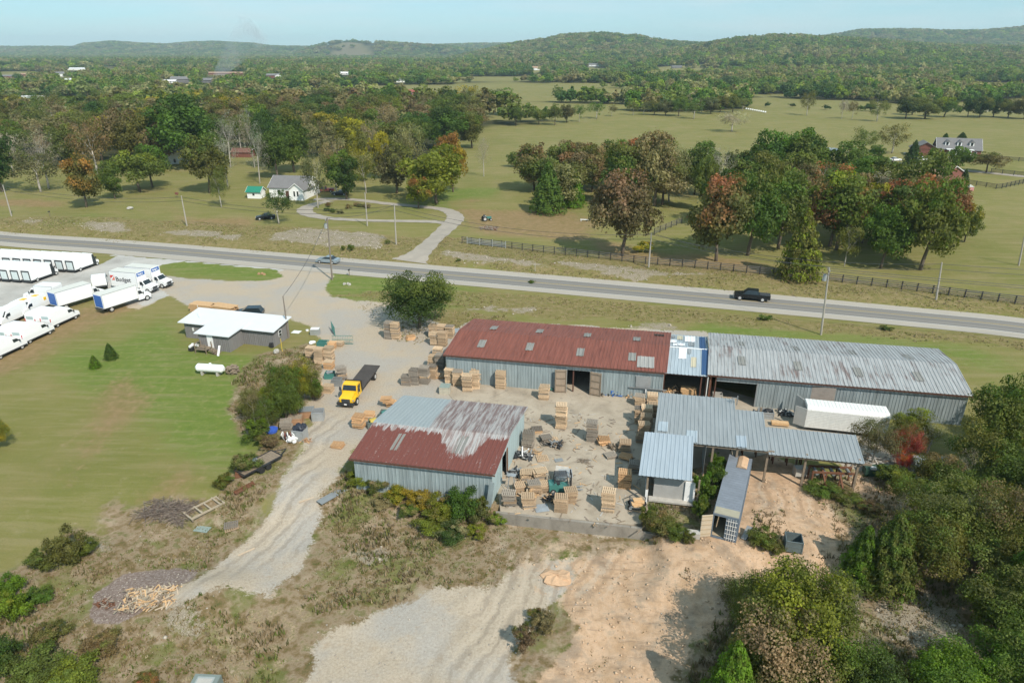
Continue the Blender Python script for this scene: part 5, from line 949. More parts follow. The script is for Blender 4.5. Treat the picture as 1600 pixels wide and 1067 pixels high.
def cargo_van():
    r = empty('cargo_van', (0, 0, 0), 0, 'v', 'cargo van', 'white cargo vans parked on the grass edge')
    w = lambda x, z: 1.0 if z < 1.2 else 1-.17*(z-1.2)/1.4*(1.0)
    part(r, 'body', lambda b: (b.prism([(-2.75, .45), (-2.78, 1.3), (-2.7, 2.2), (-2.4, 2.52), (-1.2, 2.62), (.6, 2.55), (1.15, 2.3), (2.0, 1.48), (2.72, 1.22), (2.86, .95), (2.86, .45)], -1.0, 1.0, MVAN, w), [b.box((x, 0, 2.60), (.05, 1.4, .03), MVAN) for x in (-2, -1.2, -.4, .3)]))
    part(r, 'sill', lambda b: (b.box((0, 0, .5), (5.5, 2.03, .16), MCHAR), b.box((-2.82, 0, .52), (.12, 1.9, .22), MCHAR), b.box((2.88, 0, .6), (.1, 1.8, .3), MCHAR)))
    part(r, 'windshield', lambda b: b.add([(1.2, -.74, 2.30), (2.0, -.88, 1.53), (2.0, .88, 1.53), (1.2, .74, 2.30)], [(0, 1, 2, 3)], MGLASS))
    for s_ in (-1, 1):
        part(r, 'side_window', lambda b: b.add([(.75, s_*.93, 1.95), (1.4, s_*.95, 1.9), (1.85, s_*.99, 1.48), (.8, s_*.99, 1.45)], [(0, 1, 2, 3)], MGLASS)); part(r, 'taillight', lambda b: b.box((-2.77, s_*.9, 1.45), (.06, .13, .5), MRED))
        part(r, 'mirror', lambda b: b.box((1.7, s_*1.13, 1.5), (.1, .18, .3), MCHAR))
    part(r, 'rear_window', lambda b: b.box((-2.76, 0, 1.85), (.04, 1.2, .45), plain('pale_glass', (.42, .52, .52), .2)))
    wheels(r, [(-1.75, -.88), (-1.75, .88), (1.9, -.88), (1.9, .88)], .34, .22); return r
def letters(r, txt, loc, rot, size, mat, name='lettering'):
    cu = bpy.data.curves.new(name, 'FONT'); cu.body = txt; cu.size = size; cu.extrude = .01; cu.offset = .012; cu.materials.append(mat); o = bpy.data.objects.new(name, cu); COL.objects.link(o); bpy.context.view_layer.update(); me = bpy.data.meshes.new_from_object(o.evaluated_get(bpy.context.evaluated_depsgraph_get())); bpy.data.objects.remove(o); o = link(name, me, r, loc); o.rotation_euler = rot; return o
def box_truck(label, bl=6.4, bh=2.35, sign=False, reardoor=None, roofm=None, lift=False):
    r = empty('box_truck', (0, 0, 0), 0, label, 'box truck'); x0, x1 = -bl+1.6, 1.6
    part(r, 'cargo_box', lambda b: (b.box(((x0+x1)/2, 0, .95+bh/2), (bl, 2.3, bh), MVAN), [b.box((x, s_*1.16, .95+bh/2), (.05, .02, bh), MGALV) for x in (x0+.03, x1-.03) for s_ in (-1, 1)]))
    part(r, 'box_roof', lambda b: (b.box(((x0+x1)/2, 0, .96+bh), (bl-.06, 2.24, .04), roofm or MVAN), [b.box(((x0+x1)/2, s_*1.14, .97+bh), (bl, .06, .06), MGALV) for s_ in (-1, 1)]))
    part(r, 'rear_door', lambda b: (b.box((x0-.02, 0, .95+bh/2), (.05, 1.95, bh-.3), reardoor or MVAN), b.box((x0-.12, 0, .78), (.25, 2.1, .12), MCHAR)))
    w = lambda x, z: 1-.12*max(0, z-1.2)
    part(r, 'cab', lambda b: (b.prism([(1.7, .6), (1.7, 2.25), (2.35, 2.28), (2.9, 1.5), (3.95, 1.28), (4.1, .95), (4.1, .5), (1.7, .5)], -.98, .98, MVAN, w)))
    part(r, 'windshield', lambda b: b.add([(2.42, -.76, 2.2), (2.9, -.86, 1.56), (2.9, .86, 1.56), (2.42, .76, 2.2)], [(0, 1, 2, 3)], MGLASS))
    for s_ in (-1, 1): part(r, 'side_window', lambda b: b.add([(1.85, s_*.90, 2.1), (2.35, s_*.90, 2.1), (2.7, s_*.96, 1.5), (1.85, s_*.96, 1.5)], [(0, 1, 2, 3)], MGLASS)); part(r, 'headlight', lambda b: b.box((4.08, s_*.78, .98), (.06, .3, .2), MGALV)); part(r, 'mirror', lambda b: b.box((2.6, s_*1.2, 1.65), (.08, .16, .4), MCHAR))
    part(r, 'grille', lambda b: (b.box((4.1, 0, .95), (.06, 1.1, .42), MCHAR), b.box((4.15, 0, .58), (.16, 1.95, .22), MCHAR)))
    part(r, 'chassis', lambda b: (b.box(((x0+3.6)/2, 0, .72), (3.4-x0, .9, .22), MCHAR), [b.box((x0+.6, 0, .5), (.1, 2.0, .1), MCHAR)]))
    if sign:
        f = part(r, 'front_sign', lambda b: b.box((x1+.02, 0, .95+bh-.42), (.04, 1.9, .62), MBLUE)); letters(r, 'Budget', (x1+.05, -.72, .95+bh-.55), (math.pi/2, 0, math.pi/2), .44, MWHITE)
    wheels(r, [(x0+1.3, -.9), (x0+1.3, .9), (3.25, -.88), (3.25, .88)], .46); return r
def hd(a, b_, z=0): A_, B_ = U(*a, z), U(*b_, z); return math.atan2(B_.y-A_.y, B_.x-A_.x)
def onroad(px, py, up=.0): p_ = U(px, py); return Vector((p_.x, p_.y, zgs(p_.x, p_.y)+up))
hv = R(77); sv = step_van(); dv_ = Vector((math.cos(hv), math.sin(hv), 0)); rv = Vector((dv_.y, -dv_.x, 0))
def rear_right(px, py, h, half, w): p_ = U(px, py); d = Vector((math.cos(h), math.sin(h), 0)); r_ = Vector((d.y, -d.x, 0)); return p_+d*half-r_*w
step = 2.32; first = True
for row, (px, py, n_, rowname) in enumerate([(118.5, 427, 9, 'far row'), (50.5, 443.5, 6, 'near row')]):
    p0 = rear_right(px, py, hv, 3.0, 1.0); side = -Vector((math.cos(R(-9)), math.sin(R(-9)), 0))*step
    for k in range(n_):
        lab = ('white delivery van at the right end of the %s' % rowname) if k == 0 else 'white delivery van, %s from the right end in the %s' % (ORD[k], rowname)
        q_ = p0+side*k; q_.z = zgs(q_.x, q_.y)
        if first: sv.location = q_; sv.rotation_euler.z = hv; sv['label'] = lab; first = False
        else: dup(sv, q_, hv, lab)
cv = cargo_van(); hc_ = R(79); spots = []
p1_ = rear_right(83, 515, hc_, 2.78, 1.0); p2_ = rear_right(39, 541, hc_, 2.78, 1.0); p3_ = rear_right(-8, 566, hc_, 2.78, 1.0)
sd_ = -Vector((math.cos(hc_-math.pi/2), math.sin(hc_-math.pi/2), 0))*2.35
spots = [(p1_, hc_, 'nose of the parked blue-doored truck row, nearest the lawn'), (p1_+sd_*1.0-dv_*.4, hc_, ''), (p2_, hc_, ''), (p2_+sd_-dv_*.3, hc_, ''), (p3_, hc_, '')]
labs = ['white cargo van at the upper right end of the van group on the lawn edge', 'white cargo van just left of the upper right end van', 'white cargo van in the middle of the near row on the lawn edge', 'white cargo van left of the middle one in the near row', 'white cargo van cut off by the left picture edge']
for k, (q_, h_, _) in enumerate(spots):
    q_ = q_.copy(); q_.z = zgs(q_.x, q_.y)
    if k == 0: cv.location = q_; cv.rotation_euler.z = h_; cv['label'] = labs[0]
    else: dup(cv, q_, h_, labs[k])
MYEL = plain('yellow_paint', (.85, .50, .02), .35, var=.06)
for k, (px, py, lab) in enumerate([(52, 488, 'white cargo van with yellow roof patches beside the left blue-doored truck'), (34, 494, 'white cargo van with one yellow patch, second in the back row'), (18, 503, 'plain white cargo van third in the back row'), (-3, 511, 'plain white cargo van at the left end of the back row')]):
    q_ = onroad(px, py); c = dup(cv, q_, hc_+math.pi+R(4), lab)
    if k < 2: part(c, 'yellow_patch', lambda b: (b.box((-.9, .25, 2.645), (1.0, .9, .02), MYEL), b.box((-2.0, .74, 1.8), (.5, .5, .5), MYEL)))
def place(r, px, py, h, back=0, side=0, z=0): q_ = onroad(px, py); d = Vector((math.cos(h), math.sin(h), 0)); s_ = Vector((-d.y, d.x, 0)); q_ += d*back+s_*side; q_.z = zgs(q_.x, q_.y)+z; r.location = q_; r.rotation_euler.z = h
h1 = R(62)
t1 = box_truck('white box truck with a blue rear door on the grass, right of two', 6.2, 2.3, reardoor=MBLUE, roofm=MCREAMR); place(t1, 163, 492, h1, 4.8, 1.15)
t2 = box_truck('white box truck with a blue rear door, left of two', 6.2, 2.3, reardoor=MBLUE, roofm=MCREAMR); place(t2, 91, 488, h1, 4.8, 1.15)
h3 = R(-14)
t3 = box_truck('white rental box truck with lettering and a red mark on its side', 5.7, 2.75, sign=True, roofm=MCREAMR); place(t3, 234, 459, h3, -3.6, .95)
letters(t3, 'Budget', (-2.9, -1.17, 1.95), (math.pi/2, 0, 0), 1.15, MCHAR); part(t3, 'emblem', lambda b: (b.add([(-3.95, -1.175, 3.0), (-3.95, -1.175, 2.35), (-3.15, -1.175, 3.0)], [(0, 1, 2)], plain('emblem_red', (.65, .04, .03), .5)), b.add([(-3.75, -1.175, 2.1), (-3.05, -1.175, 2.1), (-3.05, -1.175, 2.85)], [(0, 1, 2)], plain('emblem_orange', (.75, .22, .16), .5))))
t4 = box_truck('white rental box truck behind the lettered one, nose further right', 5.7, 2.75, sign=True, roofm=MCREAMR); place(t4, 255, 451, h3, -3.4, .95)
t5 = box_truck('small white box truck facing left behind the van back row', 3.6, 1.9); place(t5, 46, 467, R(172), -4, 0)
t6 = box_truck('short white box truck squeezed between the blue-doored trucks', 2.6, 1.5); place(t6, 158, 452, R(118), 0, 0)
def car(name, label, cat, prof, cabin, wb, L, W, paint, wr=.33, glass=MGLASS):
    r = empty(name, (0, 0, 0), 0, label, cat); part(r, 'body', lambda b: b.prism(prof, -W/2, W/2, paint, lambda x, z: 1-.10*max(0, z-.55)))
    part(r, 'cabin', lambda b: b.prism(cabin, -W/2*.92, W/2*.92, glass, lambda x, z: 1-.26*max(0, z-.9))); zt = max(z for x, z in cabin); xs = [x for x, z in cabin if z > zt-.06]
    part(r, 'roof', lambda b: b.box(((min(xs)+max(xs))/2, 0, zt+.012), (max(xs)-min(xs)+.06, W*.92*(1-.26*max(0, zt-.9))+.02, .04), paint))
    for s_ in (-1, 1): part(r, 'headlight', lambda b: b.box((L/2-.04, s_*W*.36, .68), (.1, .35, .14), MGALV)); part(r, 'taillight', lambda b: b.box((-L/2+.04, s_*W*.38, .78), (.1, .3, .16), MRED))
    wheels(r, [(x, s_*(W/2-.08)) for x in wb for s_ in (-1, 1)], wr, .2); return r
SED = [(-2.35, .3), (-2.38, .9), (-1.7, 1.0), (.95, .98), (2.1, .82), (2.35, .62), (2.35, .3)]; SEDC = [(-1.75, .95), (-.95, 1.4), (.15, 1.42), (1.05, .95)]
sed = car('parked_car', 'silver blue sedan driving on the highway behind the utility pole', 'car', SED, SEDC, (-1.4, 1.45), 4.7, 1.8, plain('silver_blue_paint', (.36, .43, .47), .25, .5)); sed.name = 'sedan_car'; place(sed, 516, 409, R(166), 0, .9, .05)
pu = car('pickup_truck', 'black crew cab pickup with silver fenders on the highway', 'pickup', [(-3.0, .5), (-3.0, 1.15), (.2, 1.15), (1.6, 1.18), (2.9, 1.05), (3.0, .8), (3.0, .5)], [(-1.05, 1.12), (-.95, 1.82), (.85, 1.84), (1.55, 1.15)], (-1.75, 2.0), 6.0, 2.0, plain('black_paint', (.016, .018, .02), .25, .2), .42)
part(pu, 'bed_floor', lambda b: b.box((-2.05, 0, 1.17), (1.7, 1.6, .04), MCHAR)); part(pu, 'running_board', lambda b: (b.box((.1, -1.02, .5), (2.6, .14, .12), MGALV), b.box((-1.75, -1.05, .75), (1.2, .16, .5), MGALV), b.box((3.02, 0, .55), (.1, 1.9, .3), MGALV))); place(pu, 1174, 466, R(163), 0, .9, .05)
dc = car('parked_car', 'dark navy estate car parked behind the white roofed office', 'car', SED, [(-2.2, .95), (-1.9, 1.45), (.15, 1.47), (1.05, .95)], (-1.4, 1.45), 4.7, 1.85, plain('navy_paint', (.018, .035, .05), .2, .2)); place(dc, 389, 493, R(185))
bc = car('parked_car', 'black car parked on the lawn under the small dark tree', 'car', SED, SEDC, (-1.4, 1.45), 4.7, 1.8, plain('black_paint', (.016, .018, .02), .25, .2)); place(bc, 416, 348, R(200))
c2_ = car('parked_car', 'dark car parked in tree shade at the end of the looping driveway', 'car', SED, SEDC, (-1.4, 1.45), 4.7, 1.8, plain('charcoal_paint', (.03, .032, .036), .3, .2)); place(c2_, 532, 309, R(175))
c3_ = car('pickup_truck', 'old maroon truck beside the white house', 'pickup', [(-2.6, .5), (-2.6, 1.1), (2.5, 1.1), (2.6, .5)], [(-.5, 1.1), (-.4, 1.75), (.8, 1.75), (1.3, 1.1)], (-1.6, 1.7), 5.2, 1.9, plain('maroon_paint', (.15, .03, .03), .5), .38); place(c3_, 509, 304, R(190))
c4_ = car('parked_car', 'white car parked by the brick farmhouse driveway', 'car', SED, SEDC, (-1.4, 1.45), 4.7, 1.8, MVAN); place(c4_, 1398, 254, R(10)); c5_ = car('parked_car', 'white car in front of the farmhouse garage', 'car', SED, SEDC, (-1.4, 1.45), 4.7, 1.8, MVAN); place(c5_, 1439, 253, R(15))
# yellow flatbed
MYT = plain('truck_yellow', (.80, .47, .02), .3, var=.07); fb = empty('flatbed_truck', (0, 0, 0), 0, 'yellow cab flatbed truck with a long dark empty deck', 'truck')
part(fb, 'cab', lambda b: (b.prism([(1.5, .8), (1.5, 2.3), (2.0, 2.42), (2.65, 2.35), (2.95, 1.62), (2.95, .8)], -1.0, 1.0, MYT, lambda x, z: 1-.09*max(0, z-1.3)), b.prism([(2.9, .65), (2.9, 1.6), (4.1, 1.35), (4.35, 1.15), (4.38, .65)], -.8, .8, MYT, lambda x, z: 1-.2*max(0, z-1)), b.box((3.6, -.84, .95), (1.2, .3, .35), MYT), b.box((3.6, .84, .95), (1.2, .3, .35), MYT)))
part(fb, 'windshield', lambda b: b.add([(2.70, -.80, 2.27), (2.98, -.88, 1.68), (2.98, .88, 1.68), (2.70, .80, 2.27)], [(0, 1, 2, 3)], MGLASS))
for s_ in (-1, 1): part(fb, 'side_window', lambda b: b.box((2.2, s_*.965, 1.92), (.7, .05, .5), MGLASS)); part(fb, 'headlight', lambda b: b.box((4.2, s_*.86, .98), (.1, .22, .18), MGALV)); part(fb, 'mirror', lambda b: b.box((2.85, s_*1.22, 1.8), (.1, .22, .45), MCHAR))
part(fb, 'grille', lambda b: (b.box((4.39, 0, 1.0), (.06, 1.05, .42), MCHAR), b.box((4.48, 0, .6), (.22, 2.1, .34), MBLACK), b.box((4.60, 0, .6), (.02, .32, .16), MWHITE)))
part(fb, 'flat_deck', lambda b: (b.box((-2.1, 0, 1.13), (6.9, 2.15, .14), plain('deck_steel', (.062, .052, .046), .8, var=.5, sc=1.2)), b.box((1.38, 0, 1.75), (.10, 2.15, 1.25), MBLACK))); part(fb, 'chassis', lambda b: (b.box((-1.0, 0, .85), (8.6, .8, .28), MCHAR), b.box((1.4, -.95, .7), (1.0, .5, .5), MGALV)))
wheels(fb, [(3.4, -.92), (3.4, .92), (-3.6, -.85), (-3.6, .85)], .48, .36)
hf = R(82); place(fb, 540.5, 638.5, hf+math.pi, -4.55, 0)
# ------------------------------------------------------------------ pallets
t = NT('pallet_wood'); o = t.obj(); n1 = t.noise(t.map(o, (3, 9, 6)), 1.3, 4, .7); col = t.attr('tint', 'INSTANCER').outputs['Color']
n2 = t.n('ShaderNodeObjectInfo').outputs['Random']
MPAL = t.bsdf(rgbmul(t, col, t.ma('ADD', t.ma('ADD', .45, t.ma('MULTIPLY', n2, .35)), t.ma('MULTIPLY', n1, .85))), .9, 0, .1)
b = MB()
for i in range(7): b.box((-.555+i*.185, 0, .122), (.13, 1.02, .022), MPAL)
for y in (-.48, 0, .48): b.box((0, y, .066), (1.22, .045, .09), MPAL)
for i in range(4): b.box((-.555+i*.37, 0, .011), (.11, 1.02, .022), MPAL)
pm_ = bpy.data.meshes.new('pallet'); pm_.from_pydata(b.v, [], b.f); pm_.materials.append(MPAL)
NEW = (.52, .385, .255); ORG = (.56, .345, .185); OLD = (.265, .23, .19); BRN = (.40, .29, .19); CN2 = {NEW: 'pale', ORG: 'orange brown', OLD: 'weathered grey', BRN: 'brown'}
STK = []   # px, py, layers, colour, rot, desc, mess
def stk(px, py, n, c, desc, rot=0, mess=.04, dz=0): STK.append((px, py, n, c, desc, rot, mess, dz))
stk(949.5,797,16,NEW,'lone tall stack nearest the retaining wall'); stk(976,760,13,ORG,'stack with the grey slatted top right of the yard middle'); stk(828,792,9,BRN,'front stack of the leaning heap',12,.10); stk(876,797,11,BRN,'stack right in front of the teal forklift',4); stk(891,783,9,BRN,'short stack tucked behind the forklift front stack',8,.08)
stk(814,766,6,BRN,'low stack at the left of the heap',28,.10); stk(836,772,9,BRN,'stack in the middle of the heap',16,.14); stk(822,752,7,NEW,'slipping stack at the back left of the heap',24,.22); stk(843,754,9,NEW,'pile at the back right of the heap',30,.25); stk(855,768,7,BRN,'pile on the right flank of the heap',20,.16)
stk(798,788,10,OLD,'grey stack leaning by the front shed corner',14,.10); stk(924.5,688,18,OLD,'lone tall grey stack in the yard middle'); stk(876,668,22,NEW,'very tall light stack in the yard'); stk(945,694,5,ORG,'low messy stack right of the tall grey one',20,.2); stk(954,714,2,OLD,'flat pair of grey pallets on the yard',25); stk(976,704,9,BRN,'stack at the left of the canopy shade',4,.06); stk(976,716,3,ORG,'tilted low stack in front of the canopy shade',-25,.2)
stk(853,692,5,OLD,'grey heap in front of the front shed doorway',30,.2); stk(862,688,3,NEW,'scattered pile beside the grey heap',10,.25); stk(826,697,13,OLD,'grey bundle against the front shed wall',0,.05); stk(848,717,1,BRN,'single broken pallet lying in the yard',20)
stk(1000,660,14,BRN,'left front stack of the row along the canopy',3); stk(1003,690,17,BRN,'tallest stack of the row along the canopy',3,.06); stk(1012,660,16,NEW,'inner stack of the row along the canopy',3,.07); stk(1000,633,10,NEW,'back left stack of the row along the canopy',2); stk(1018,634,12,NEW,'back right stack of the row along the canopy',2); stk(1008,676,16,BRN,'second front stack of the row along the canopy',3,.06); stk(1020,650,12,BRN,'stack under the canopy roof edge')
stk(991,735,7,OLD,'shaded grey stack under the lean-to edge'); stk(527.5,698,3,ORG,'low bright stack alone on the gravel lane',0)
stk(849.5,623,13,NEW,'small square stack before the warehouse doors'); stk(782.5,606,17,NEW,'stack against the blue warehouse wall')
stk(731,610,16,NEW,'front right stack of the big light block',6); stk(742,606,16,NEW,'right stack of the big light block',6); stk(745,598,16,NEW,'back right stack of the big light block',6); stk(704,598,15,NEW,'front left stack of the big light block',6); stk(716,601,15,NEW,'front middle stack of the big light block',6); stk(716,591,15,NEW,'back middle stack of the big light block',6); stk(731,596,15,NEW,'centre stack of the big light block',6); stk(704,589,15,NEW,'back left stack of the big light block',6); stk(731,587,15,NEW,'rear stack of the big light block',6)
stk(635.5,600,9,OLD,'short grey stack at the left of the lane side row',4); stk(648,599,15,OLD,'second grey stack of the lane side row'); stk(664,598,17,OLD,'tall stack of the lane side row with a fresh top'); stk(676,590,13,BRN,'stack behind the tall one in the lane side row'); stk(676,574,13,NEW,'light stack beside the warehouse corner'); stk(689,577,17,OLD,'tall stack in the shade of the warehouse corner'); stk(684,556,9,NEW,'small stack north of the warehouse corner'); stk(687,590,3,ORG,'low heap behind the lane side row',15,.2)
stk(680,538,14,NEW,'front left stack of the cluster near the warehouse end'); stk(692,540,16,BRN,'front right stack of the cluster near the warehouse end'); stk(677,526,14,NEW,'back left stack of the cluster near the warehouse end'); stk(689,526,14,NEW,'back middle stack of the cluster near the warehouse end'); stk(703,527,14,NEW,'back right stack of the cluster near the warehouse end')
stk(607.5,528,19,OLD,'left one of the two tall stacks by the lone tree'); stk(619.5,529,19,NEW,'right one of the two tall stacks by the lone tree'); stk(640,530,4,ORG,'low bright stack by the lone tree',35,.1)
stk(515,566,17,NEW,'front right stack of the light block by the tree clump'); stk(500,566,16,NEW,'front left stack of the light block by the tree clump'); stk(515,575,8,ORG,'low front stack of the light block by the tree clump'); stk(487,558,12,NEW,'left stack of the light block by the tree clump'); stk(518,545,8,ORG,'bright stack behind the light block'); stk(530,540,5,NEW,'low fresh stack beside the gate frame')
stk(497,620,17,NEW,'tall stack left of the yellow truck'); stk(513,612,7,NEW,'crate like stack between tall stack and yellow truck'); stk(534,592,14,OLD,'grey brown stack behind the yellow truck',25,.12); stk(563.5,666,11,ORG,'stack left of the front shed roof corner',0,.14); stk(576,655,6,ORG,'low red brown stack beside the one by the shed roof',10,.1); stk(611,634,8,ORG,'messy stack behind the grey bin',10,.25); stk(448,670,8,OLD,'grey stack in the weeds left of the bagged bin',20,.1)
stk(363,824,2,OLD,'broken grey pallets at the lane edge',35,.2); stk(838,676,4,ORG,'small orange stack near the shed back corner',25,.1)
def dist_of(s_): p_ = G(s_[0], s_[1]); return p_.length
STK.sort(key=dist_of); npal = 0; REST = []
for px, py, n_, c, desc, rot, mess, dz in STK:
    p_ = G(px, py); indiv = npal+n_ <= 300; onslab = inpoly(np.array([p_.x]), np.array([p_.y]), slab)[0] > 0; z = max(p_.z, .065) if onslab else p_.z+.02
    jx = jy = 0
    for k in range(n_):
        jx += random.gauss(0, mess*.45); jy += random.gauss(0, mess*.45); ex = random.gauss(0, .03); ey = random.gauss(0, .03)
        tl = (random.gauss(0, mess*.25), random.gauss(0, mess*.25)) if mess > .12 else (0, 0)
        kk = random.uniform(.72, 1.18); cc_ = tuple(v*kk for v in (c if random.random() < .82 else random.choice([BRN, NEW, OLD] if c != OLD else [OLD, BRN]))); lc = (p_.x+jx+ex, p_.y+jy+ey, z+k*.137+(abs(tl[0])+abs(tl[1]))*.35)
        ro_ = (tl[0], tl[1], FA+R(rot)+random.gauss(0, .025+mess*.7))
        if indiv:
            o = link('pallet', pm_, None, lc); o.rotation_euler = ro_; o['tint'] = cc_
            lab = desc if n_ == 1 else '%s %s pallet of the %s' % ('topmost' if k == n_-1 else 'bottom' if k == 0 else ORD[min(21, n_-1-k)]+' from top', CN2[c], desc)
            while len(lab.split()) > 16: lab = lab.replace(' '+CN2[c], '') if CN2[c] in lab else lab.replace(' the ', ' ', 1)
            tag(o, lab, 'pallet', 'pallets of the '+desc if n_ > 1 else 'loose pallets')
            if k == 0: npal += n_; src_pal = o
        else: REST.append((lc, ro_, cc_))
print('PALLETS', npal, 'rest', len(REST))
def scatter_obj(name, P, Rt, Sc, T, srcs, label, cat):
    n = len(P); me = bpy.data.meshes.new(name); me.vertices.add(n); me.vertices.foreach_set('co', np.asarray(P, np.float32).ravel())
    a = me.attributes.new('tint', 'FLOAT_COLOR', 'POINT'); a.data.foreach_set('color', np.concatenate([np.asarray(T, np.float32), np.ones((n, 1), np.float32)], 1).ravel())
    for nm, d in (('scl', Sc), ('rot', Rt)): a = me.attributes.new(nm, 'FLOAT_VECTOR', 'POINT'); a.data.foreach_set('vector', np.asarray(d, np.float32).ravel())
    a = me.attributes.new('pick', 'INT', 'POINT'); a.data.foreach_set('value', np.random.default_rng(1).integers(0, len(srcs), n).astype(np.int32))
    o = link(name, me); tag(o, label, cat, kind='stuff'); g = ng.copy(); md = o.modifiers.new('scatter', 'NODES'); md.node_group = g; ois = [q for q in g.nodes if q.bl_idname == 'GeometryNodeObjectInfo']
    for q, s_ in zip(ois, srcs): q.inputs['Object'].default_value = s_
    for q in ois[len(srcs):]: g.nodes.remove(q)
    return o
scatter_obj('stacked_pallets', [r_[0] for r_ in REST], [r_[1] for r_ in REST], np.ones((len(REST), 3)), [r_[2] for r_ in REST], [src_pal], 'more stacks of wooden pallets further back in the yard and along the lane', 'pallets')
# ------------------------------------------------------------------ poles, wires, fences
def pole(pb, tp, label, arm=None, trans=False, r0=.14, name='utility_pole', cat='utility pole', pale=False):
    g = G(*pb); top = zat(tp[0], tp[1], g.y); a, f, d = ray(*tp); tx = a*g.y/f; r = empty(name, g, 0, label, cat, 'utility poles along the highway' if cat == 'utility pole' else None)
    mt = plain('pale_pole', (.36, .33, .29), .9, var=.3) if pale else plain('dark_pole', (.20, .17, .14), .9, var=.3)
    h = top-g.z; dx = tx-g.x; part(r, 'pole', lambda b: b.tube([(0, 0, -.3), (dx*.5, 0, h*.5), (dx, 0, h)], [r0*1.25, r0, r0*.75], mt, 8))
    if arm: 
        part(r, 'crossarm', lambda b: b.box((dx, 0, h-.5), (.12, arm, .14), MPOST, rz=R(-15)))
        for y in (-arm/2+.1, 0, arm/2-.1): part(r, 'insulator', lambda b: b.cyl((dx+y*.25, y, h-.3), .06, .25, MGALV, n=8))
    if trans: part(r, 'transformer', lambda b: (b.cyl((dx-.4, 0, h-1.6), .30, .85, MGALV, n=14), b.cyl((dx-.4, 0, h-1.12), .2, .14, MSTEEL, n=10)))
    return g+Vector((dx, 0, h))
T1_ = pole((519,437), (511,340), 'utility pole with white transformer beside the gravel yard entrance', 1.6, True, pale=False); T2_ = pole((1283,523), (1296,418), 'utility pole with transformer on the near side of the highway behind the grey roof', 1.8, True, pale=True)
P1 = pole((18,338), (4,289), 'pale leaning pole at the far left edge of the lawn', pale=True); P2 = pole((292,353), (283,306), 'pale pole on the lawn left of the white house', pale=True); P3 = pole((574,353), (570,301), 'pole between the two arms of the looping driveway', pale=True); P4 = pole((619,382), (616,320), 'pole on the rocky bank left of the driveway mouth', pale=True)
P5 = pole((1013.5,418), (1018,364), 'pole at the black fence beside the big brown tree', pale=True); P6 = pole((1463,468), (1472,410), 'pole at the black fence near the right', pale=True); P7 = pole((1592,415), (1603,360), 'pole in the pasture at the right picture edge', pale=True)
P8 = pole((451,528), (442,463), 'thin dark pole at the right corner of the office', r0=.11)
def wire(a, b_, sag, label, rad=.036, offs=((0, 0),)):
    b = MB()
    for ox, oz in offs:
        pts = []
        for i in range(17): s_ = i/16; q_ = a.lerp(b_, s_)+Vector((ox*.2, ox, oz)); q_.z -= 4*sag*s_*(1-s_); pts.append(q_)
        b.tube(pts, rad, MCHAR, 4)
    tag(b.build('power_line'), label, 'power line', 'power lines')
of2 = ((-.6, -.3), (.6, -.3), (0, -1.6)); far_l = U(-60, 290, 8); lftT = Vector((-130, 172, 10.5)); rgtT = Vector((140, 74, 11))
wire(lftT, P1, 1, 'power lines running off the left edge from the far left pole', offs=((0, -.3), (0, -1.2))); wire(P1, P2, 1.4, 'power lines between the two poles on the left lawn', offs=((0, -.3), (0, -1.2))); wire(P2, P4, 1.8, 'power lines from the left lawn pole to the bank pole', offs=((0, -.3), (0, -1.2)))
wire(P4, P5, 2.0, 'power lines from the bank pole to the black fence pole', offs=((0, -.3), (0, -1.2))); wire(P5, P6, 1.8, 'power lines between the two black fence poles', offs=((0, -.3), (0, -1.2))); wire(P6, rgtT+Vector((0, 20, 0)), 1.2, 'power lines running off the right edge from the black fence pole', offs=((0, -.3), (0, -1.2)))
wire(T2_, rgtT+Vector((0, 0, 0)), 1.0, 'power lines from the transformer pole off the right edge', offs=of2); wire(T2_, P5, .8, 'cable crossing the highway from the transformer pole to the fence pole'); wire(T1_, P8, 1.0, 'cable from the entrance transformer pole to the office pole'); wire(T1_, P4, .8, 'cable crossing the highway from the entrance pole to the bank pole')
def fence(pts, label, rails=(.4, .75, 1.1, 1.42), step_=2.4, h=1.5, mat=MBLACK, railm=None, name='fence'):
    P_ = [G(*p) for p in pts]; L = [0]
    for i in range(len(P_)-1): L.append(L[-1]+(P_[i+1]-P_[i]).length)
    def at(s_):
        for i in range(len(P_)-1):
            if s_ <= L[i+1]: 
                q_ = P_[i].lerp(P_[i+1], (s_-L[i])/(L[i+1]-L[i])); break
        else: q_ = P_[-1].copy()
        q_.z = zgs(q_.x, q_.y); return q_
    n = int(L[-1]/step_); Q = [at(L[-1]*i/n) for i in range(n+1)]; r = empty(name, P_[0], 0, label, 'fence'); o_ = P_[0]
    pl = [q_ for q_ in Q]; b = MB()
    for i in range(n):
        a, c = Q[i]-o_, Q[i+1]-o_; d = c-a; an = math.atan2(d.y, d.x)
        for z in rails: b.box(((a.x+c.x)/2, (a.y+c.y)/2, (a.z+c.z)/2+z), (d.length, .04, .13), railm or MBLACK, rz=an)
    b.build('rail', r)
    for i, q_ in enumerate(pl[:99]):
        q_ = q_-o_; b = MB(); b.box((q_.x, q_.y-.04, q_.z+h/2), (.15, .15, h+.1), mat); b.build('post', r)
MRAIL = plain('greyed_rail', (.13, .12, .11), .8, var=.4)
fence([(722,380),(825,392),(944,405),(1012,413),(1150,425),(1302,440),(1468,460),(1640,482)], 'long black board fence running along the far side of the highway', railm=MRAIL)
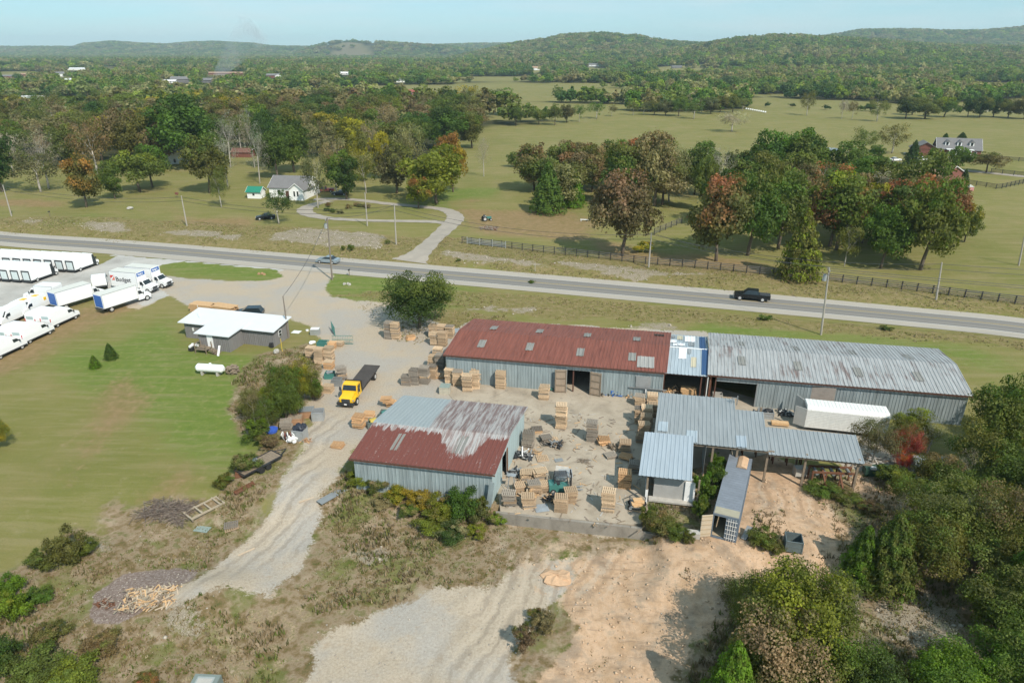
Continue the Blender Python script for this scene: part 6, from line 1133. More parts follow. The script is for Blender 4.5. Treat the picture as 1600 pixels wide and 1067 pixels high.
fence([(1022,367),(1065,349)], 'short black board fence running back beside the big brown tree', railm=MRAIL); fence([(1300,262),(1345,262),(1395,254)], 'black board fence left of the brick farmhouse', step_=3); fence([(1510,288),(1560,296),(1600,287),(1640,280)], 'black board fence on the right lawn below the farmhouse drive', step_=3); fence([(1548,270),(1600,276),(1640,280)], 'black board fence beside the farmhouse drive', step_=3); fence([(1560,250),(1640,256)], 'black board fence behind the farmhouse', step_=3)
fence([(1480,172),(1640,180)], 'white rail fence far off in the shade of the right tree line', mat=MWHITE, railm=MWHITE, step_=5, rails=(.6, 1.2)); fence([(730,381),(745,383),(790,388)], 'grey wire farm gate near the driveway mouth', mat=MGALV, railm=MGALV, rails=(.3, .6, .9, 1.2), name='farm_gate')
# ------------------------------------------------------------------ smaller things
def solo(name, label, cat, px, py, f, rz=0.0, dz=0.0, group=None):
    """thing with parts: f(root) adds them"""
    g = G(px, py, dz); onslab = inpoly(np.array([g.x]), np.array([g.y]), slab)[0] > 0
    if onslab: g.z = max(g.z, .062+dz)
    r = empty(name, g, FA+rz, label, cat, group); f(r); return r
def bin_(px, py, label, rz=0, w=1.3, d=1.1, h=1.0, mat=None, load=None, name='metal_bin', cat='bin'):
    m = mat or plain('dull_green_steel', (.16, .19, .175), .6, .2, var=.4)
    def f(r):
        def wl(b):
            b.box((0, -d/2, h/2), (w, .05, h), m); b.box((0, d/2, h/2), (w, .05, h), m); b.box((-w/2, 0, h/2), (.05, d-.05, h), m); b.box((w/2, 0, h/2), (.05, d-.05, h), m); b.box((0, 0, .08), (w-.05, d-.05, .06), m)
            for x in (-w/2, w/2): b.box((x, -d/2-.02, h/2), (.09, .09, h), m)
            b.box((0, -d/2-.03, h-.05), (w+.05, .06, .08), m); b.box((0, -d/2-.03, .5*h), (w, .05, .06), m)
        part(r, 'bin_wall', wl)
        if load: part(r, 'load', load)
    return solo(name, label, cat, px, py, f, rz)
MPALE = plain('greyed_lumber', (.36, .30, .22), .9, var=.35, sc=3); MBAG = plain('black_bags', (.03, .035, .05), .35); MTEAL = plain('teal_paint', (.06, .20, .175), .5, var=.3); MBR = plain('brown_board', (.36, .21, .12), .85, var=.35)
def blob(b, c, r_, mat, n=9, sx=1, sy=1, sz=1, seed=0):
    rg = random.Random(seed); vs = []; fs = []; m_ = 5
    for j in range(m_+1):
        ph = math.pi*j/m_
        for i in range(n): th = 2*math.pi*i/n; k = r_*rg.uniform(.75, 1.15); vs.append((c[0]+k*sx*math.sin(ph)*math.cos(th), c[1]+k*sy*math.sin(ph)*math.sin(th), c[2]+k*sz*math.cos(ph)))
    for j in range(m_):
        for i in range(n): fs.append((j*n+i, (j+1)*n+i, (j+1)*n+(i+1) % n, j*n+(i+1) % n))
    b.add(vs, fs, mat)
bin_(470, 685, 'grey bin heaped with black bags beside the weeds', 0, 1.3, 1.2, 1.3, MGALV, lambda b: [blob(b, (x, y, 1.38), .42, MBAG, seed=i) for i, (x, y) in enumerate([(-.3, -.2), (.3, -.15), (-.25, .3), (.3, .3), (0, 0)])])
bin_(498, 654, 'open sided grey metal bin left of the yellow truck', .3, 1.3, 1.2, 1.1, MGALV); bin_(480, 650, 'orange brown wooden crate under a grey sheet', .2, 1.6, 1.1, .9, MBR, lambda b: b.box((0, 0, .95), (1.7, 1.3, .06), MSTEEL, rz=.1)); bin_(462, 660, 'low brown wooden box with slanted grey boards', .3, 1.6, 1.3, .8, MBR, lambda b: b.box((0, -.2, .85), (1.6, .8, .05), MPOST, rx=.3))
bin_(603, 657, 'green grey bin beside the front shed back corner', .1, 1.2, 1.1, 1.2, None, lambda b: blob(b, (0, 0, 1.1), .5, MTEAL, seed=3, sz=.4)); bin_(584, 667, 'dark green bin filled with yellow material', .3, 1.1, 1.1, .9, None, lambda b: blob(b, (0, 0, .9), .5, plain('yellow_foam', (.52, .40, .08), .8), seed=5, sz=.4))
bin_(696, 613, 'pale square crate with a green grey lid in front of the block stacks', .1, 1.25, 1.2, .95, plain('pale_crate', (.45, .42, .34), .8, var=.3), lambda b: b.box((0, 0, .98), (1.3, 1.25, .06), plain('grey_green_lid', (.24, .29, .26), .6))); bin_(1238, 855, 'small open blue grey skip standing on the sand flat', -.05, 1.35, 1.3, 1.1, plain('blue_grey_steel', (.13, .165, .17), .6, .2, var=.35))
bin_(506, 545, 'blue grey slatted bin behind the light pallet block', .1, 1.5, 1.1, 1.2, MTEAL); bin_(516, 590, 'teal bin with junk between pallet stacks', .2, 1.2, 1.0, .8, MTEAL, lambda b: blob(b, (0, 0, .8), .45, MSTEEL, seed=8, sz=.5)); bin_(527, 601, 'grey wire bin behind the yellow truck cab', .1, 1.1, 1.0, .9, MSTEEL); bin_(493, 522, 'pale grey box unit on the lawn beside the gate frame', .2, 1.3, .9, .9, MGALV, lambda b: b.box((0, 0, .92), (1.3, .9, .05), MWTRIM))
bin_(1195, 652, 'grey steel tub against the grey warehouse wall', 0, 1.7, 1.1, .9, MGALV, lambda b: blob(b, (.3, .1, .9), .4, MBLACK, seed=9, sz=.5)); bin_(1120, 625, 'pale box standing just inside the grey warehouse opening', 0, 1.1, .8, .9, MCONCP)
def panel(px, py, label, w, d, mat, rz=0, z=.04, th=.04, rx=0, name='metal_sheet', cat='sheet'): return tag_m(px, py, label, cat, lambda b: b.box((0, 0, z+abs(math.sin(rx))*d/2), (w, d, th), mat, rx=rx), name, rz)
def tag_m(px, py, label, cat, f, name, rz=0, group=None, kind=None):
    g = G(px, py); 
    if inpoly(np.array([g.x]), np.array([g.y]), slab)[0] > 0: g.z = max(g.z, .062)
    b = MB(); f(b); o = b.build(name); o.location = g; o.rotation_euler.z = FA+rz; return tag(o, label, cat, group, kind)
panel(463, 519, 'white panel lying on the grass right of the office', 1.3, 1.1, MWTRIM); panel(316, 827, 'green grey metal plate in the grass beside the wooden frame', 1.4, .8, plain('grey_green_lid', (.24, .29, .26), .6)); panel(846, 795, 'bent grey sheet lying at the yard edge', 1.3, 1.2, MGALV, .4, .05); panel(873, 720, 'small dark plate lying flat on the yard', .9, .6, MSTEEL, .5)
panel(520, 775, 'rusty grey sheet lying in the weeds left of the front shed', .9, 3.2, MSTEEL, -.5, .12); panel(1218, 665, 'pale board lying on the ground beside the canopy', 1.9, .7, MLUM, 0, .3, .3); panel(1199, 648, 'short pale board block by the canopy roof end', .9, .6, MLUM, 0, .2, .3)
panel(705, 521, 'grey sheets piled behind the red roofed warehouse end', 3.0, 1.6, MGALV, .1, .3, .5); panel(1250, 742, 'tan box lying in the sand under the canopy', 1.3, .8, MCONCP, .2, .5, .9)
# gas tank, wood, brush
def tank(r):
    part(r, 'tank_shell', lambda b: (b.cyl((0, 0, .95), .55, 3.4, MVAN, 'x', 20), b.cyl((1.85, 0, .95), .55, .3, MVAN, 'x', 20, .28), b.cyl((-1.85, 0, .95), .28, .3, MVAN, 'x', 20, .55)))
    part(r, 'valve_dome', lambda b: b.cyl((.1, 0, 1.55), .17, .22, MVAN, n=10)); [part(r, 'leg', lambda b: b.box((x, 0, .25), (.25, .9, .5), MCONCP)) for x in (-1.1, 1.1)]
solo('gas_tank', 'long white cylindrical gas tank lying on the lawn', 'tank', 330, 585, tank, R(3)); tag_m(364, 583, 'round pile of split logs beside the white gas tank', 'log pile', lambda b: [b.cyl((random.uniform(-.6, .6), random.uniform(-.5, .5), random.uniform(.1, 1.0)), .14, .6, MPOST, random.choice('xy'), 7) for _ in range(46)], 'log_pile')
def lumber(b, L=4.4, n=8, w=1.6):
    for z in range(n):
        for y in range(7): b.box((random.uniform(-.15, .15), -w/2+y*w/6, .12+z*.17), (L*random.uniform(.88, 1.0), w/6-.03, .12), MLUM)
        b.box((-L*.3, 0, .03+z*.17), (.1, w, .04), MPOST); b.box((L*.3, 0, .03+z*.17), (.1, w, .04), MPOST)
tag_m(319, 486, 'stack of orange sawn lumber behind the office, left of two', 'lumber stack', lumber, 'lumber_stack', R(-3), 'sawn lumber stacks'); tag_m(352, 489, 'stack of orange sawn lumber behind the office, right of two', 'lumber stack', lumber, 'lumber_stack', R(-9), 'sawn lumber stacks')
def sticks(n, L, R_, H, mats, th=.05, flat=.3, seed=0, curve=True):
    def f(b):
        rg = random.Random(seed)
        for _ in range(n):
            a = rg.uniform(0, 6.28); rr_ = R_*math.sqrt(rg.random()); x, y = rr_*math.cos(rg.uniform(0, 6.28)), rr_*math.sin(rg.uniform(0, 6.28))*.6; z = rg.uniform(.05, H*(1-rr_/R_*.8)+.08); l = L*rg.uniform(.4, 1); dz = rg.uniform(-flat, flat)*.5; m_ = rg.choice(mats)
            p0, p1 = Vector((x-l/2*math.cos(a), y-l/2*math.sin(a), max(.03, z-dz))), Vector((x+l/2*math.cos(a), y+l/2*math.sin(a), max(.03, z+dz)))
            if curve: b.tube([p0, (p0+p1)/2+Vector((rg.uniform(-.1, .1), rg.uniform(-.1, .1), rg.uniform(0, .12))), p1], [th, th*.8, th*.3], m_, 4)
            else: d = p1-p0; b.box((p0+p1)/2, (d.length, th*2.2, th), m_, rz=a, ry=-math.asin(max(-1, min(1, d.z/d.length))))
    return f
MTW = plain('dry_twigs', (.22, .18, .145), .9, var=.3)
tag_m(262, 800, 'big tangled brush pile of grey branches at the lawn edge', 'brush pile', sticks(420, 2.2, 2.6, .9, [MTW, plain('dark_twigs', (.13, .10, .085), .9)], .025, .5, 1), 'brush_pile'); tag_m(235, 935, 'pile of pale scrap boards dumped on the dark gravel mound', 'board pile', sticks(260, 1.0, 2.3, .45, [MPALE, plain('pale_lumber', (.50, .39, .28), .8, var=.3), MPOST, MLUM], .045, .25, 2, False), 'scrap_board_pile', .3)
tag_m(165, 945, 'small burnt stump pile on the dark gravel mound', 'wood pile', sticks(30, .9, .7, .3, [MTW, MRUSTM], .07, .4, 3), 'burnt_wood_pile')
tag_m(455, 690, 'heap of white and red plastic trash beside the bagged bin', 'trash heap', lambda b: ([blob(b, (random.uniform(-.9, .6), random.uniform(-.4, .4), random.uniform(.15, .6)), random.uniform(.15, .35), random.choice([MWTRIM, MWHITE, MGALV, MWTRIM]), 7, seed=i) for i in range(16)], [b.box((-.9+.25*i, .1, .55), (.08, .5, 1.2), random.choice([MWTRIM, MBRK, MWTRIM, MGALV]), rx=.5, rz=.3*i) for i in range(5)]), 'trash_heap'); tag_m(477, 689, 'scattered orange brown boards right of the trash heap', 'board pile', sticks(26, .7, .8, .3, [MLUM, MBR], .04, .3, 4, False), 'scrap_board_pile')
def pool(r):
    part(r, 'basin', lambda b: (b.cyl((0, 0, .32), .62, .3, plain('pool_blue', (.05, .12, .5), .4), n=16, r2=.68), b.cyl((0, 0, .47), .70, .04, plain('pool_blue', (.05, .12, .5), .4), n=16))); [part(r, 'leg', lambda b: b.cyl((.4*math.cos(a), .4*math.sin(a), .1), .05, .2, MCHAR, n=6)) for a in (.5, 2.6, 4.7)]
solo('plastic_basin', 'round blue plastic basin at the weeds edge', 'basin', 425, 676, pool)
def flat_trailer(L, W):
    def f(r):
        part(r, 'deck', lambda b: [b.box((-L/2+.1+i*(L/14), 0, .62), (L/14-.02, W-.1, .05), MPOST) for i in range(14)]); part(r, 'frame', lambda b: (b.box((0, W/2, .62), (L, .1, .16), MBLACK), b.box((0, -W/2, .62), (L, .1, .16), MBLACK), b.box((L/2, 0, .62), (.1, W, .16), MBLACK), b.box((-L/2, 0, .62), (.1, W, .16), MBLACK), b.tube([(L/2, .6, .6), (L/2+1.2, 0, .55), (L/2, -.6, .6)], .06, MBLACK)))
        for x in (-.4, .4):
            for y in (-W/2-.16, W/2+.16): part(r, 'wheel', lambda b: b.cyl((x, y, .33), .33, .2, MTYRE, 'y', 14))
        for y in (-W/2-.16, W/2+.16): part(r, 'fender', lambda b: b.prism([(-.9, .5), (-.7, .74), (.7, .74), (.9, .5), (.8, .5), (.65, .69), (-.65, .69), (-.8, .5)], y-.13, y+.13, MBLACK))
    return f
tr = solo('utility_trailer', 'old flat utility trailer in the weeds with wooden deck', 'trailer', 405, 731, flat_trailer(4.6, 1.8), R(66)); g = G(394, 733); o = tag_m(392, 731, 'bent grey metal hood lying on the old utility trailer', 'metal hood', lambda b: b.prism([(-.7, .0), (-.5, .22), (.5, .3), (.75, .05), (.7, .0), (.5, .24), (-.5, .16)], -.5, .5, MGALV), 'metal_hood', .6); o.location.z += .66
tag_m(376, 744, 'rusty red steel box at the near end of the trailer', 'steel box', lambda b: b.box((0, 0, .35), (1.1, .7, .6), MRUSTM, taper=.8), 'steel_box', .5); tag_m(383, 765, 'rusty steel channel lying at the lane edge', 'steel beam', lambda b: (b.box((0, 0, .15), (2.2, .35, .05), MRUSTM), b.box((0, .17, .25), (2.2, .05, .25), MRUSTM)), 'steel_beam', R(65))
tag_m(320, 797, 'large pale wooden frame lying at the lane edge', 'wooden frame', lambda b: ([b.box((0, y, .3), (3.4, .12, .16), MPALE) for y in (-.75, .75)], [b.box((x, 0, .3+.08*(i % 2)), (.14, 1.7, .1), MPALE) for i, x in enumerate((-1.65, -.6, .3, 1.2, 1.6))], [b.box((x, y, .12), (.14, .14, .28), MPOST) for x in (-1.6, 1.6) for y in (-.75, .75)]), 'wooden_frame', R(62))
for px, py, rz, lab in [(385, 862, .9, 'pale board lying alone on the gravel lane near the weeds, left'), (479, 781, .8, 'pale board lying alone on the gravel lane near the shed, right')]: tag_m(px, py, lab, 'board', lambda b: b.box((0, 0, .04), (1.5, .14, .06), plain('pale_lumber', (.60, .47, .33), .8, var=.3)), 'board', rz)
# forklift
def forklift(r):
    part(r, 'body', lambda b: (b.prism([(-1.15, .25), (-1.2, 1.05), (-.5, 1.1), (-.3, .75), (.5, .75), (.75, .95), (.8, .25)], -.5, .5, MTEAL), b.box((-1.1, 0, .65), (.3, .95, .75), MCHAR))); part(r, 'seat', lambda b: (b.box((-.35, 0, 1.0), (.5, .5, .14), MBLACK), b.box((-.6, 0, 1.3), (.12, .5, .5), MBLACK)))
    part(r, 'overhead_guard', lambda b: ([b.tube([(x, y, .9), (x*.8, y, 2.05)], .04, MCHAR) for x in (-.75, .65) for y in (-.45, .45)], [b.box((-.05, -.45+i*.15, 2.07), (1.25, .06, .04), MCHAR) for i in range(7)]))
    part(r, 'mast', lambda b: ([b.box((.95, y, 1.15), (.12, .1, 2.2), MBLACK) for y in (-.35, .35)], [b.box((.95, 0, z), (.1, .75, .1), MBLACK) for z in (.3, 1.2, 2.2)], b.tube([(.85, 0, .2), (.85, 0, 1.9)], .04, MGALV))); [part(r, 'fork', lambda b: b.box((1.6, y, .3), (1.1, .12, .06), MSTEEL)) for y in (-.25, .25)]; wheels(r, [(-.8, -.45), (-.8, .45), (.55, -.45), (.55, .45)], .28, .2)
solo('forklift', 'teal forklift with black mast and forks among the pallets', 'forklift', 876, 768, forklift, R(14)); o = tag_m(883, 762, 'grey slatted pallets leaning over the teal forklift', 'slatted panel', lambda b: [b.box((-.6+i*.17, 0, 1.65), (.12, 1.2, .05), MGALV, rx=.15) for i in range(8)], 'slatted_panel', .2)
tag_m(877, 752, 'pale sheet leaning behind the teal forklift', 'sheet', lambda b: b.box((0, 0, .9), (1.3, .08, 1.5), MCONCP, rx=-.9), 'leaning_sheet'); tag_m(818, 714, 'heap of dark scrap metal beside the front shed doorway', 'scrap heap', sticks(60, 1.2, 1.0, .7, [MCHAR, MSTEEL, MWTRIM, MCHAR], .06, .6, 6, False), 'scrap_heap'); tag_m(835, 708, 'scattered brown splinters beside the dark scrap', 'wood scraps', sticks(40, .7, .9, .12, [MPOST, MLUM], .03, .1, 7, False), 'wood_scraps')
tag_m(912, 722, 'twiggy debris swept in a small patch on the yard', 'debris', sticks(60, .6, .8, .12, [MTW, MPOST], .02, .1, 9), 'debris_patch'); tag_m(799, 768, 'thin steel frame standing at the front shed corner', 'steel frame', lambda b: [b.tube([(x, -.3, 0), (x*.5, 0, 1.9), (x, .4, 0)], .04, MGALV) for x in (-.4, .4)]+[b.box((0, 0, 1.9), (.9, .5, .05), MGALV)], 'scrap_stand')
def cart(r): part(r, 'frame', lambda b: (b.tube([(-.6, -.5, .6), (-.75, .6, .9), (0, 1.0, 1.1), (.75, .6, .9), (.6, -.5, .6), (-.6, -.5, .6)], .05, MCHAR), b.box((0, 0, .55), (1.2, 1.4, .08), MSTEEL))); part(r, 'load', lambda b: [b.box((random.uniform(-.3, .3), random.uniform(-.5, .1), .65+.1*i), (.9, .5, .1), MLUM, rz=random.uniform(-.4, .4)) for i in range(4)]); wheels(r, [(-.6, -.4), (.6, -.4), (-.6, .5), (.6, .5)], .28, .14)
solo('metal_cart', 'dark metal cart carrying orange wood scraps by the weeds', 'cart', 995, 795, cart)
for k, (px, py, lab, ms) in enumerate([(806, 742, 'grey metal junk at the foot of the front shed wall', [MSTEEL, MCHAR, MGALV]), (824, 778, 'broken boards between the leaning heap and the shed', [MPOST, MPALE, MLUM]), (862, 782, 'splintered boards in front of the teal forklift', [MPOST, MLUM, MCHAR]), (866, 697, 'dark twisted scrap right of the grey heap', [MCHAR, MSTEEL, MPOST]), (962, 702, 'broken grey boards between the low messy stack and its neighbour', [MPOST, MPALE]), (932, 615, 'dark junk heap right of the open barn doors', [MSTEEL, MCHAR, MPOST]), (958, 617, 'junk with a bright blue crate along the warehouse wall', [MCHAR, MBLUE, MSTEEL]), (974, 616, 'tan wood heap along the warehouse wall', [MLUM, MPOST]), (987, 619, 'low light wood heap along the warehouse wall', [MLUM, MPOST]), (868, 609, 'teal and grey junk left of the barn doors', [MTEAL, MSTEEL]), (1050, 612, 'tan lumber heap inside the connecting shed', [MLUM, MLUM, MPOST]), (1228, 648, 'dark rack of upright posts by the grey warehouse', [MCHAR, MWTRIM, MCHAR]), (1183, 650, 'black machinery bits at the grey warehouse wall', [MBLACK, MCHAR])]):
    tag_m(px, py, lab, 'junk heap', sticks(46, 1.1, .8, .7, ms, .07, .7, 20+k, False), 'junk_heap'); 
tag_m(958, 616, 'bright blue plastic crate along the warehouse wall', 'crate', lambda b: b.box((0, -.3, .5), (.7, .5, .5), MBLUE, rz=.3, rx=.2), 'plastic_crate'); tag_m(1075, 618, 'orange box of lumber inside the connecting shed', 'lumber stack', lambda b: lumber(b, 1.8, 6, 1.0), 'lumber_stack')
# sawmill gear under and before the canopy
def sawframe(r):
    part(r, 'beam', lambda b: [b.box((0, y, 1.5), (4.2, .16, .18), MRUSTM) for y in (-.2, .9)]+[b.box((0, y, .25), (3.2, .16, .2), MRUSTM) for y in (-2.0, -1.8)]); [part(r, 'upright', lambda b: b.box((x, -.8, .95), (.16, .16, 2.4), MRUSTM, rx=-1.0)) for x in (-1.0, .6)]
    [part(r, 'leg', lambda b: b.box((x, y, .75), (.14, .14, 1.5), MRUSTM)) for x in (-2.0, -.7, .7, 2.0) for y in (-.2, .9)]; part(r, 'roller', lambda b: [b.cyl((x, .35, 1.35), .16, 1.2, MSTEEL, 'y', 10) for x in (-1.6, -.8, 0, .8, 1.6)])
solo('saw_frame', 'rusty steel roller frame standing in weeds before the canopy', 'machine frame', 1298, 757, sawframe, R(6)); tag_m(1300, 741, 'tan boards stacked across the rusty roller frame', 'board stack', lambda b: [b.box((0, .2, 1.75+.06*i), (4.4-.6*i, .8, .05), MLUM) for i in range(3)], 'board_stack')
for k, (px, py, lab) in enumerate([(1120, 700, 'brown conveyor under the canopy beside the container'), (1180, 712, 'rusty machinery in the canopy shade right of the container'), (1228, 724, 'rusty machinery in the canopy shade near its right end')]): tag_m(px, py, lab, 'machinery', lambda b: (b.box((0, 0, 1.1), (3.2, .7, .2), MRUSTM), [b.box((x, y, .55), (.12, .12, 1.1), MRUSTM) for x in (-1.4, 0, 1.4) for y in (-.3, .3)], b.cyl((.6, 0, 1.3), .35, .3, MSTEEL, 'y', 14), b.box((-.8, 0, 1.4), (.6, .5, .4), plain('machine_yellow', (.30, .22, .05), .7))), 'sawmill_machine')
tk = tag_m(1448, 742, 'silver cylindrical tank half hidden in the right thicket', 'tank', lambda b: (b.cyl((0, 0, 1.2), .95, 3.6, MGALV, 'x', 18), b.cyl((1.95, 0, 1.2), .95, .35, MGALV, 'x', 18, .5), b.box((-.5, -1.1, .3), (2.2, .1, .2), MWTRIM), b.box((-1, 0, .25), (.3, 1.4, .5), MSTEEL), b.box((1, 0, .25), (.3, 1.4, .5), MSTEEL)), 'silver_tank', R(4))
tag_m(1370, 742, 'dark green machine in the shade under the red sumac', 'machine', lambda b: (b.box((0, 0, .5), (2.6, 1.1, .8), plain('dark_green_paint', (.03, .07, .05), .6)), b.box((-.6, -.4, 1.0), (.5, .3, .3), MWTRIM), b.box((.6, 0, 1.0), (1.0, .8, .3), plain('dark_green_paint', (.03, .07, .05), .6))), 'green_machine')
tag_m(1360, 722, 'pile of weathered boards between trailer and canopy end', 'board pile', sticks(60, 3.6, 1.8, .3, [MPOST, MCONCP, MTW], .06, .1, 31, False), 'board_pile', R(-20)); tag_m(1166, 838, 'steel ramp leaning beside the container door', 'ramp', lambda b: (b.box((0, 0, .4), (.5, 1.4, .06), MSTEEL, rx=.5), b.box((.25, 0, .42), (.06, 1.4, .1), MCHAR, rx=.5)), 'steel_ramp', -.5)
tag_m(1075, 838, 'cracked concrete block at the end of the retaining wall', 'concrete block', lambda b: b.box((0, 0, .2), (2.0, .6, .8), MCONCP), 'concrete_block')
tag_m(895, 725, 'splinters and board scraps littering the concrete yard', 'wood litter', lambda b: [b.box((random.uniform(-8, 9), random.uniform(-10, 11), .03), (random.uniform(.15, .9), random.uniform(.05, .14), .03), random.choice([MLUM, MPOST, MTW, MCONCP, MPOST]), rz=random.uniform(0, 3.1)) for _ in range(420)], 'yard_litter', kind='stuff')
# steel cage gate, misc by the lane
def gate(r): part(r, 'frame', lambda b: [b.box((0, 0, z), (3.0, .06, .06), MTEAL) for z in (.1, .75, 1.4)]); part(r, 'mesh', lambda b: [b.box((-1.5+i*.25, 0, .75), (.03, .03, 1.35), MTEAL) for i in range(13)])
solo('gate_panel', 'steel barred gate panel standing at the lawn corner', 'gate', 521, 520, gate, R(-55)); solo('gate_panel', 'steel barred gate panel lying over behind the light pallet block', 'gate', 536, 538, gate, R(10))
tag_m(488, 537, 'white basin upside down on the lawn edge', 'basin', lambda b: blob(b, (0, 0, .2), .5, MWHITE, sz=.5), 'white_basin'); tag_m(480, 517, 'small round white lid on the grass between panel and box unit', 'bucket', lambda b: b.cyl((0, 0, .1), .22, .2, MWHITE), 'white_lid'); tag_m(432, 552, 'grey rock and stump beside the office corner', 'stump', lambda b: blob(b, (0, 0, .3), .4, MCONCP), 'stump'); tag_m(441, 549, 'thin yellow post at the office corner', 'post', lambda b: b.cyl((0, 0, 1.0), .05, 2.0, plain('yellow_post', (.6, .42, .05), .6), n=6), 'marker_post')  # the short white cylinder on the grass stands for a round lid
tag_m(300, 548, 'black and white rolled things on the porch side of the office', 'rolls', lambda b: (blob(b, (0, 0, .45), .5, MBLACK, seed=2), b.cyl((.3, .5, .75), .22, 1.0, MWHITE, 'x'), b.cyl((.2, -.2, .9), .2, .8, MWHITE, 'y')), 'rolled_goods'); o = tag_m(343, 555, 'white board leaning on the office porch', 'board', lambda b: b.box((0, 0, .7), (.3, .08, 1.5), MWHITE, rx=-.5), 'leaning_board')
def mailbox(r): part(r, 'post', lambda b: b.box((0, 0, .55), (.1, .1, 1.1), MPOST)); part(r, 'box', lambda b: b.box((0, 0, 1.2), (.22, .5, .25), MCHAR))
solo('mailbox', 'black mailbox on a post beside the highway', 'mailbox', 546, 431, mailbox); solo('mailbox', 'small dark post box at the left lawn beyond the highway', 'mailbox', 78, 338, mailbox); tag_m(542, 445, 'small grey stone group on the grass strip', 'stones', lambda b: [blob(b, (x, y, .1), .3, MCONCP, seed=i) for i, (x, y) in enumerate([(-.5, 0), (.1, .2), (.6, -.1)])], 'stones')
tag_m(409, 429, 'small patch of orange rocks on the grass island', 'stones', lambda b: [blob(b, (x, y, .08), .3, MBR, seed=i+9) for i, (x, y) in enumerate([(-.6, 0), (0, .2), (.6, -.1)])], 'stones')
tag_m(203, 327, 'white rock on the lawn beyond the highway at left', 'rock', lambda b: blob(b, (0, 0, .3), .8, MCONCP, sz=.5), 'rock'); tag_m(277, 309, 'small brownish birdhouse like box near the lawn pole', 'box', lambda b: (b.box((0, 0, 1.2), (.8, .5, .6), MBRK), b.box((0, 0, .4), (.1, .1, .8), MPOST)), 'lawn_box'); tag_m(764, 357, 'raised bed of old timbers on the grass right of the driveway', 'timber bed', sticks(60, 2.4, 2.0, .4, [MPOST, MTW, MRUSTM], .09, .2, 41, False), 'timber_bed')
def tract(r): part(r, 'body', lambda b: (b.box((.3, 0, .8), (1.6, .5, .5), MTEAL), b.box((-.6, 0, 1.0), (.6, .7, .6), MGALV))); part(r, 'seat', lambda b: b.box((-.7, 0, 1.4), (.4, .4, .3), MBLACK)); wheels(r, [(-.7, -.6), (-.7, .6)], .6, .3); wheels(r, [(.9, -.45), (.9, .45)], .3, .2)
solo('garden_tractor', 'small pale green tractor on the grass right of the driveway', 'tractor', 761, 345, tract, .5); tag_m(913, 346, 'low white bench under the big brown tree', 'bench', lambda b: (b.box((0, 0, .45), (2.0, .5, .08), MWHITE), b.box((-.8, 0, .2), (.1, .4, .4), MWHITE), b.box((.8, 0, .2), (.1, .4, .4), MWHITE)), 'garden_bench')
for k, (px, py, c_) in enumerate([(512, 330, DGREEN), (522, 332, GREEN), (532, 334, GOLIVE), (545, 326, BROWN), (558, 322, TAN), (565, 324, GOLIVE), (574, 325, BROWN), (515, 323, BROWN)]): tree(px, py, py-8, 14, 'shrub', c_, None, where='in the flower bed inside the driveway loop')
for k, (px, py) in enumerate([(1166+3.3*i, 171.5+.6*i) for i in range(10)]): tag_m(px, py, 'white wrapped round hay bale, %s from left in the bale row' % ORD[k], 'hay bale', lambda b: b.cyl((0, 0, .6), .6, .9, MWHITE, 'x', 12), 'hay_bale', group='white hay bales at the far field edge')
def pump(r): part(r, 'post', lambda b: b.tube([(0, 0, 0), (0, 0, 4)], .06, MSTEEL)); part(r, 'lamp_head', lambda b: b.box((0, 0, 4.05), (.6, .3, .15), MWTRIM))
solo('yard_lamp', 'thin yard lamp post left of the brick farmhouse', 'lamp post', 1410, 256, pump); solo('road_marker', 'thin marker stake on the highway bank', 'marker', 836, 424, lambda r: part(r, 'stake', lambda b: b.cyl((0, 0, .9), .05, 2.0, MCONCP, n=6)))
tag_m(1513, 299, 'pink and white play thing on the lawn by the pointed cedar', 'play house', lambda b: (b.box((0, 0, .8), (2.2, 1.4, 1.2), plain('pink_plastic', (.6, .28, .26), .5)), b.prism([(-1.2, 1.4), (0, 2.1), (1.2, 1.4)], -.8, .8, MWTRIM)), 'play_house')
# radio mast far off, box at the lower edge
tag_m(608, 78, 'thin radio mast on the distant ridge', 'radio mast', lambda b: b.tube([(0, 0, 0), (0, 0, 95)], [1.0, .6], MSTEEL, 4), 'radio_mast')
def lowbox(r):
    m_ = plain('green_grey_body', (.20, .235, .215), .5, .1, var=.2); part(r, 'body', lambda b: (b.box((0, 0, .75), (1.9, 2.6, 1.3), m_, taper=.96), b.box((-.98, 0, .5), (.1, 2.4, .9), MCHAR))); part(r, 'lid', lambda b: (b.box((0, .2, 1.42), (1.2, 1.6, .06), plain('lid_glass', (.33, .36, .35), .2)), b.box((0, .2, 1.45), (1.0, 1.3, .03), plain('lid_inner', (.42, .40, .36), .3))))
solo('green_box_unit', 'green grey metal box unit cut off by the bottom picture edge', 'box unit', 318, 1100, lowbox, R(8))
tag_m(870, 903, 'small heap of orange sand dug up on the flat, front', 'sand heap', lambda b: blob(b, (0, 0, 0), 1.0, plain('orange_sand', (.52, .34, .21), .95, var=.3, sc=4), 14, 1.5, 1, .4, 5), 'sand_heap')
# pond, smoke
b = MB(); c = U(1295, 236); b.add([(c.x+5*math.cos(a)*(1+.1*math.sin(3*a)), c.y+5*math.sin(a), zgs(c.x, c.y)+.5) for a in [i*math.pi/12 for i in range(24)]], [tuple(range(24))], plain('pond_water', (.22, .24, .24), .35, var=.05)); tag(b.build('pond'), kind='structure')
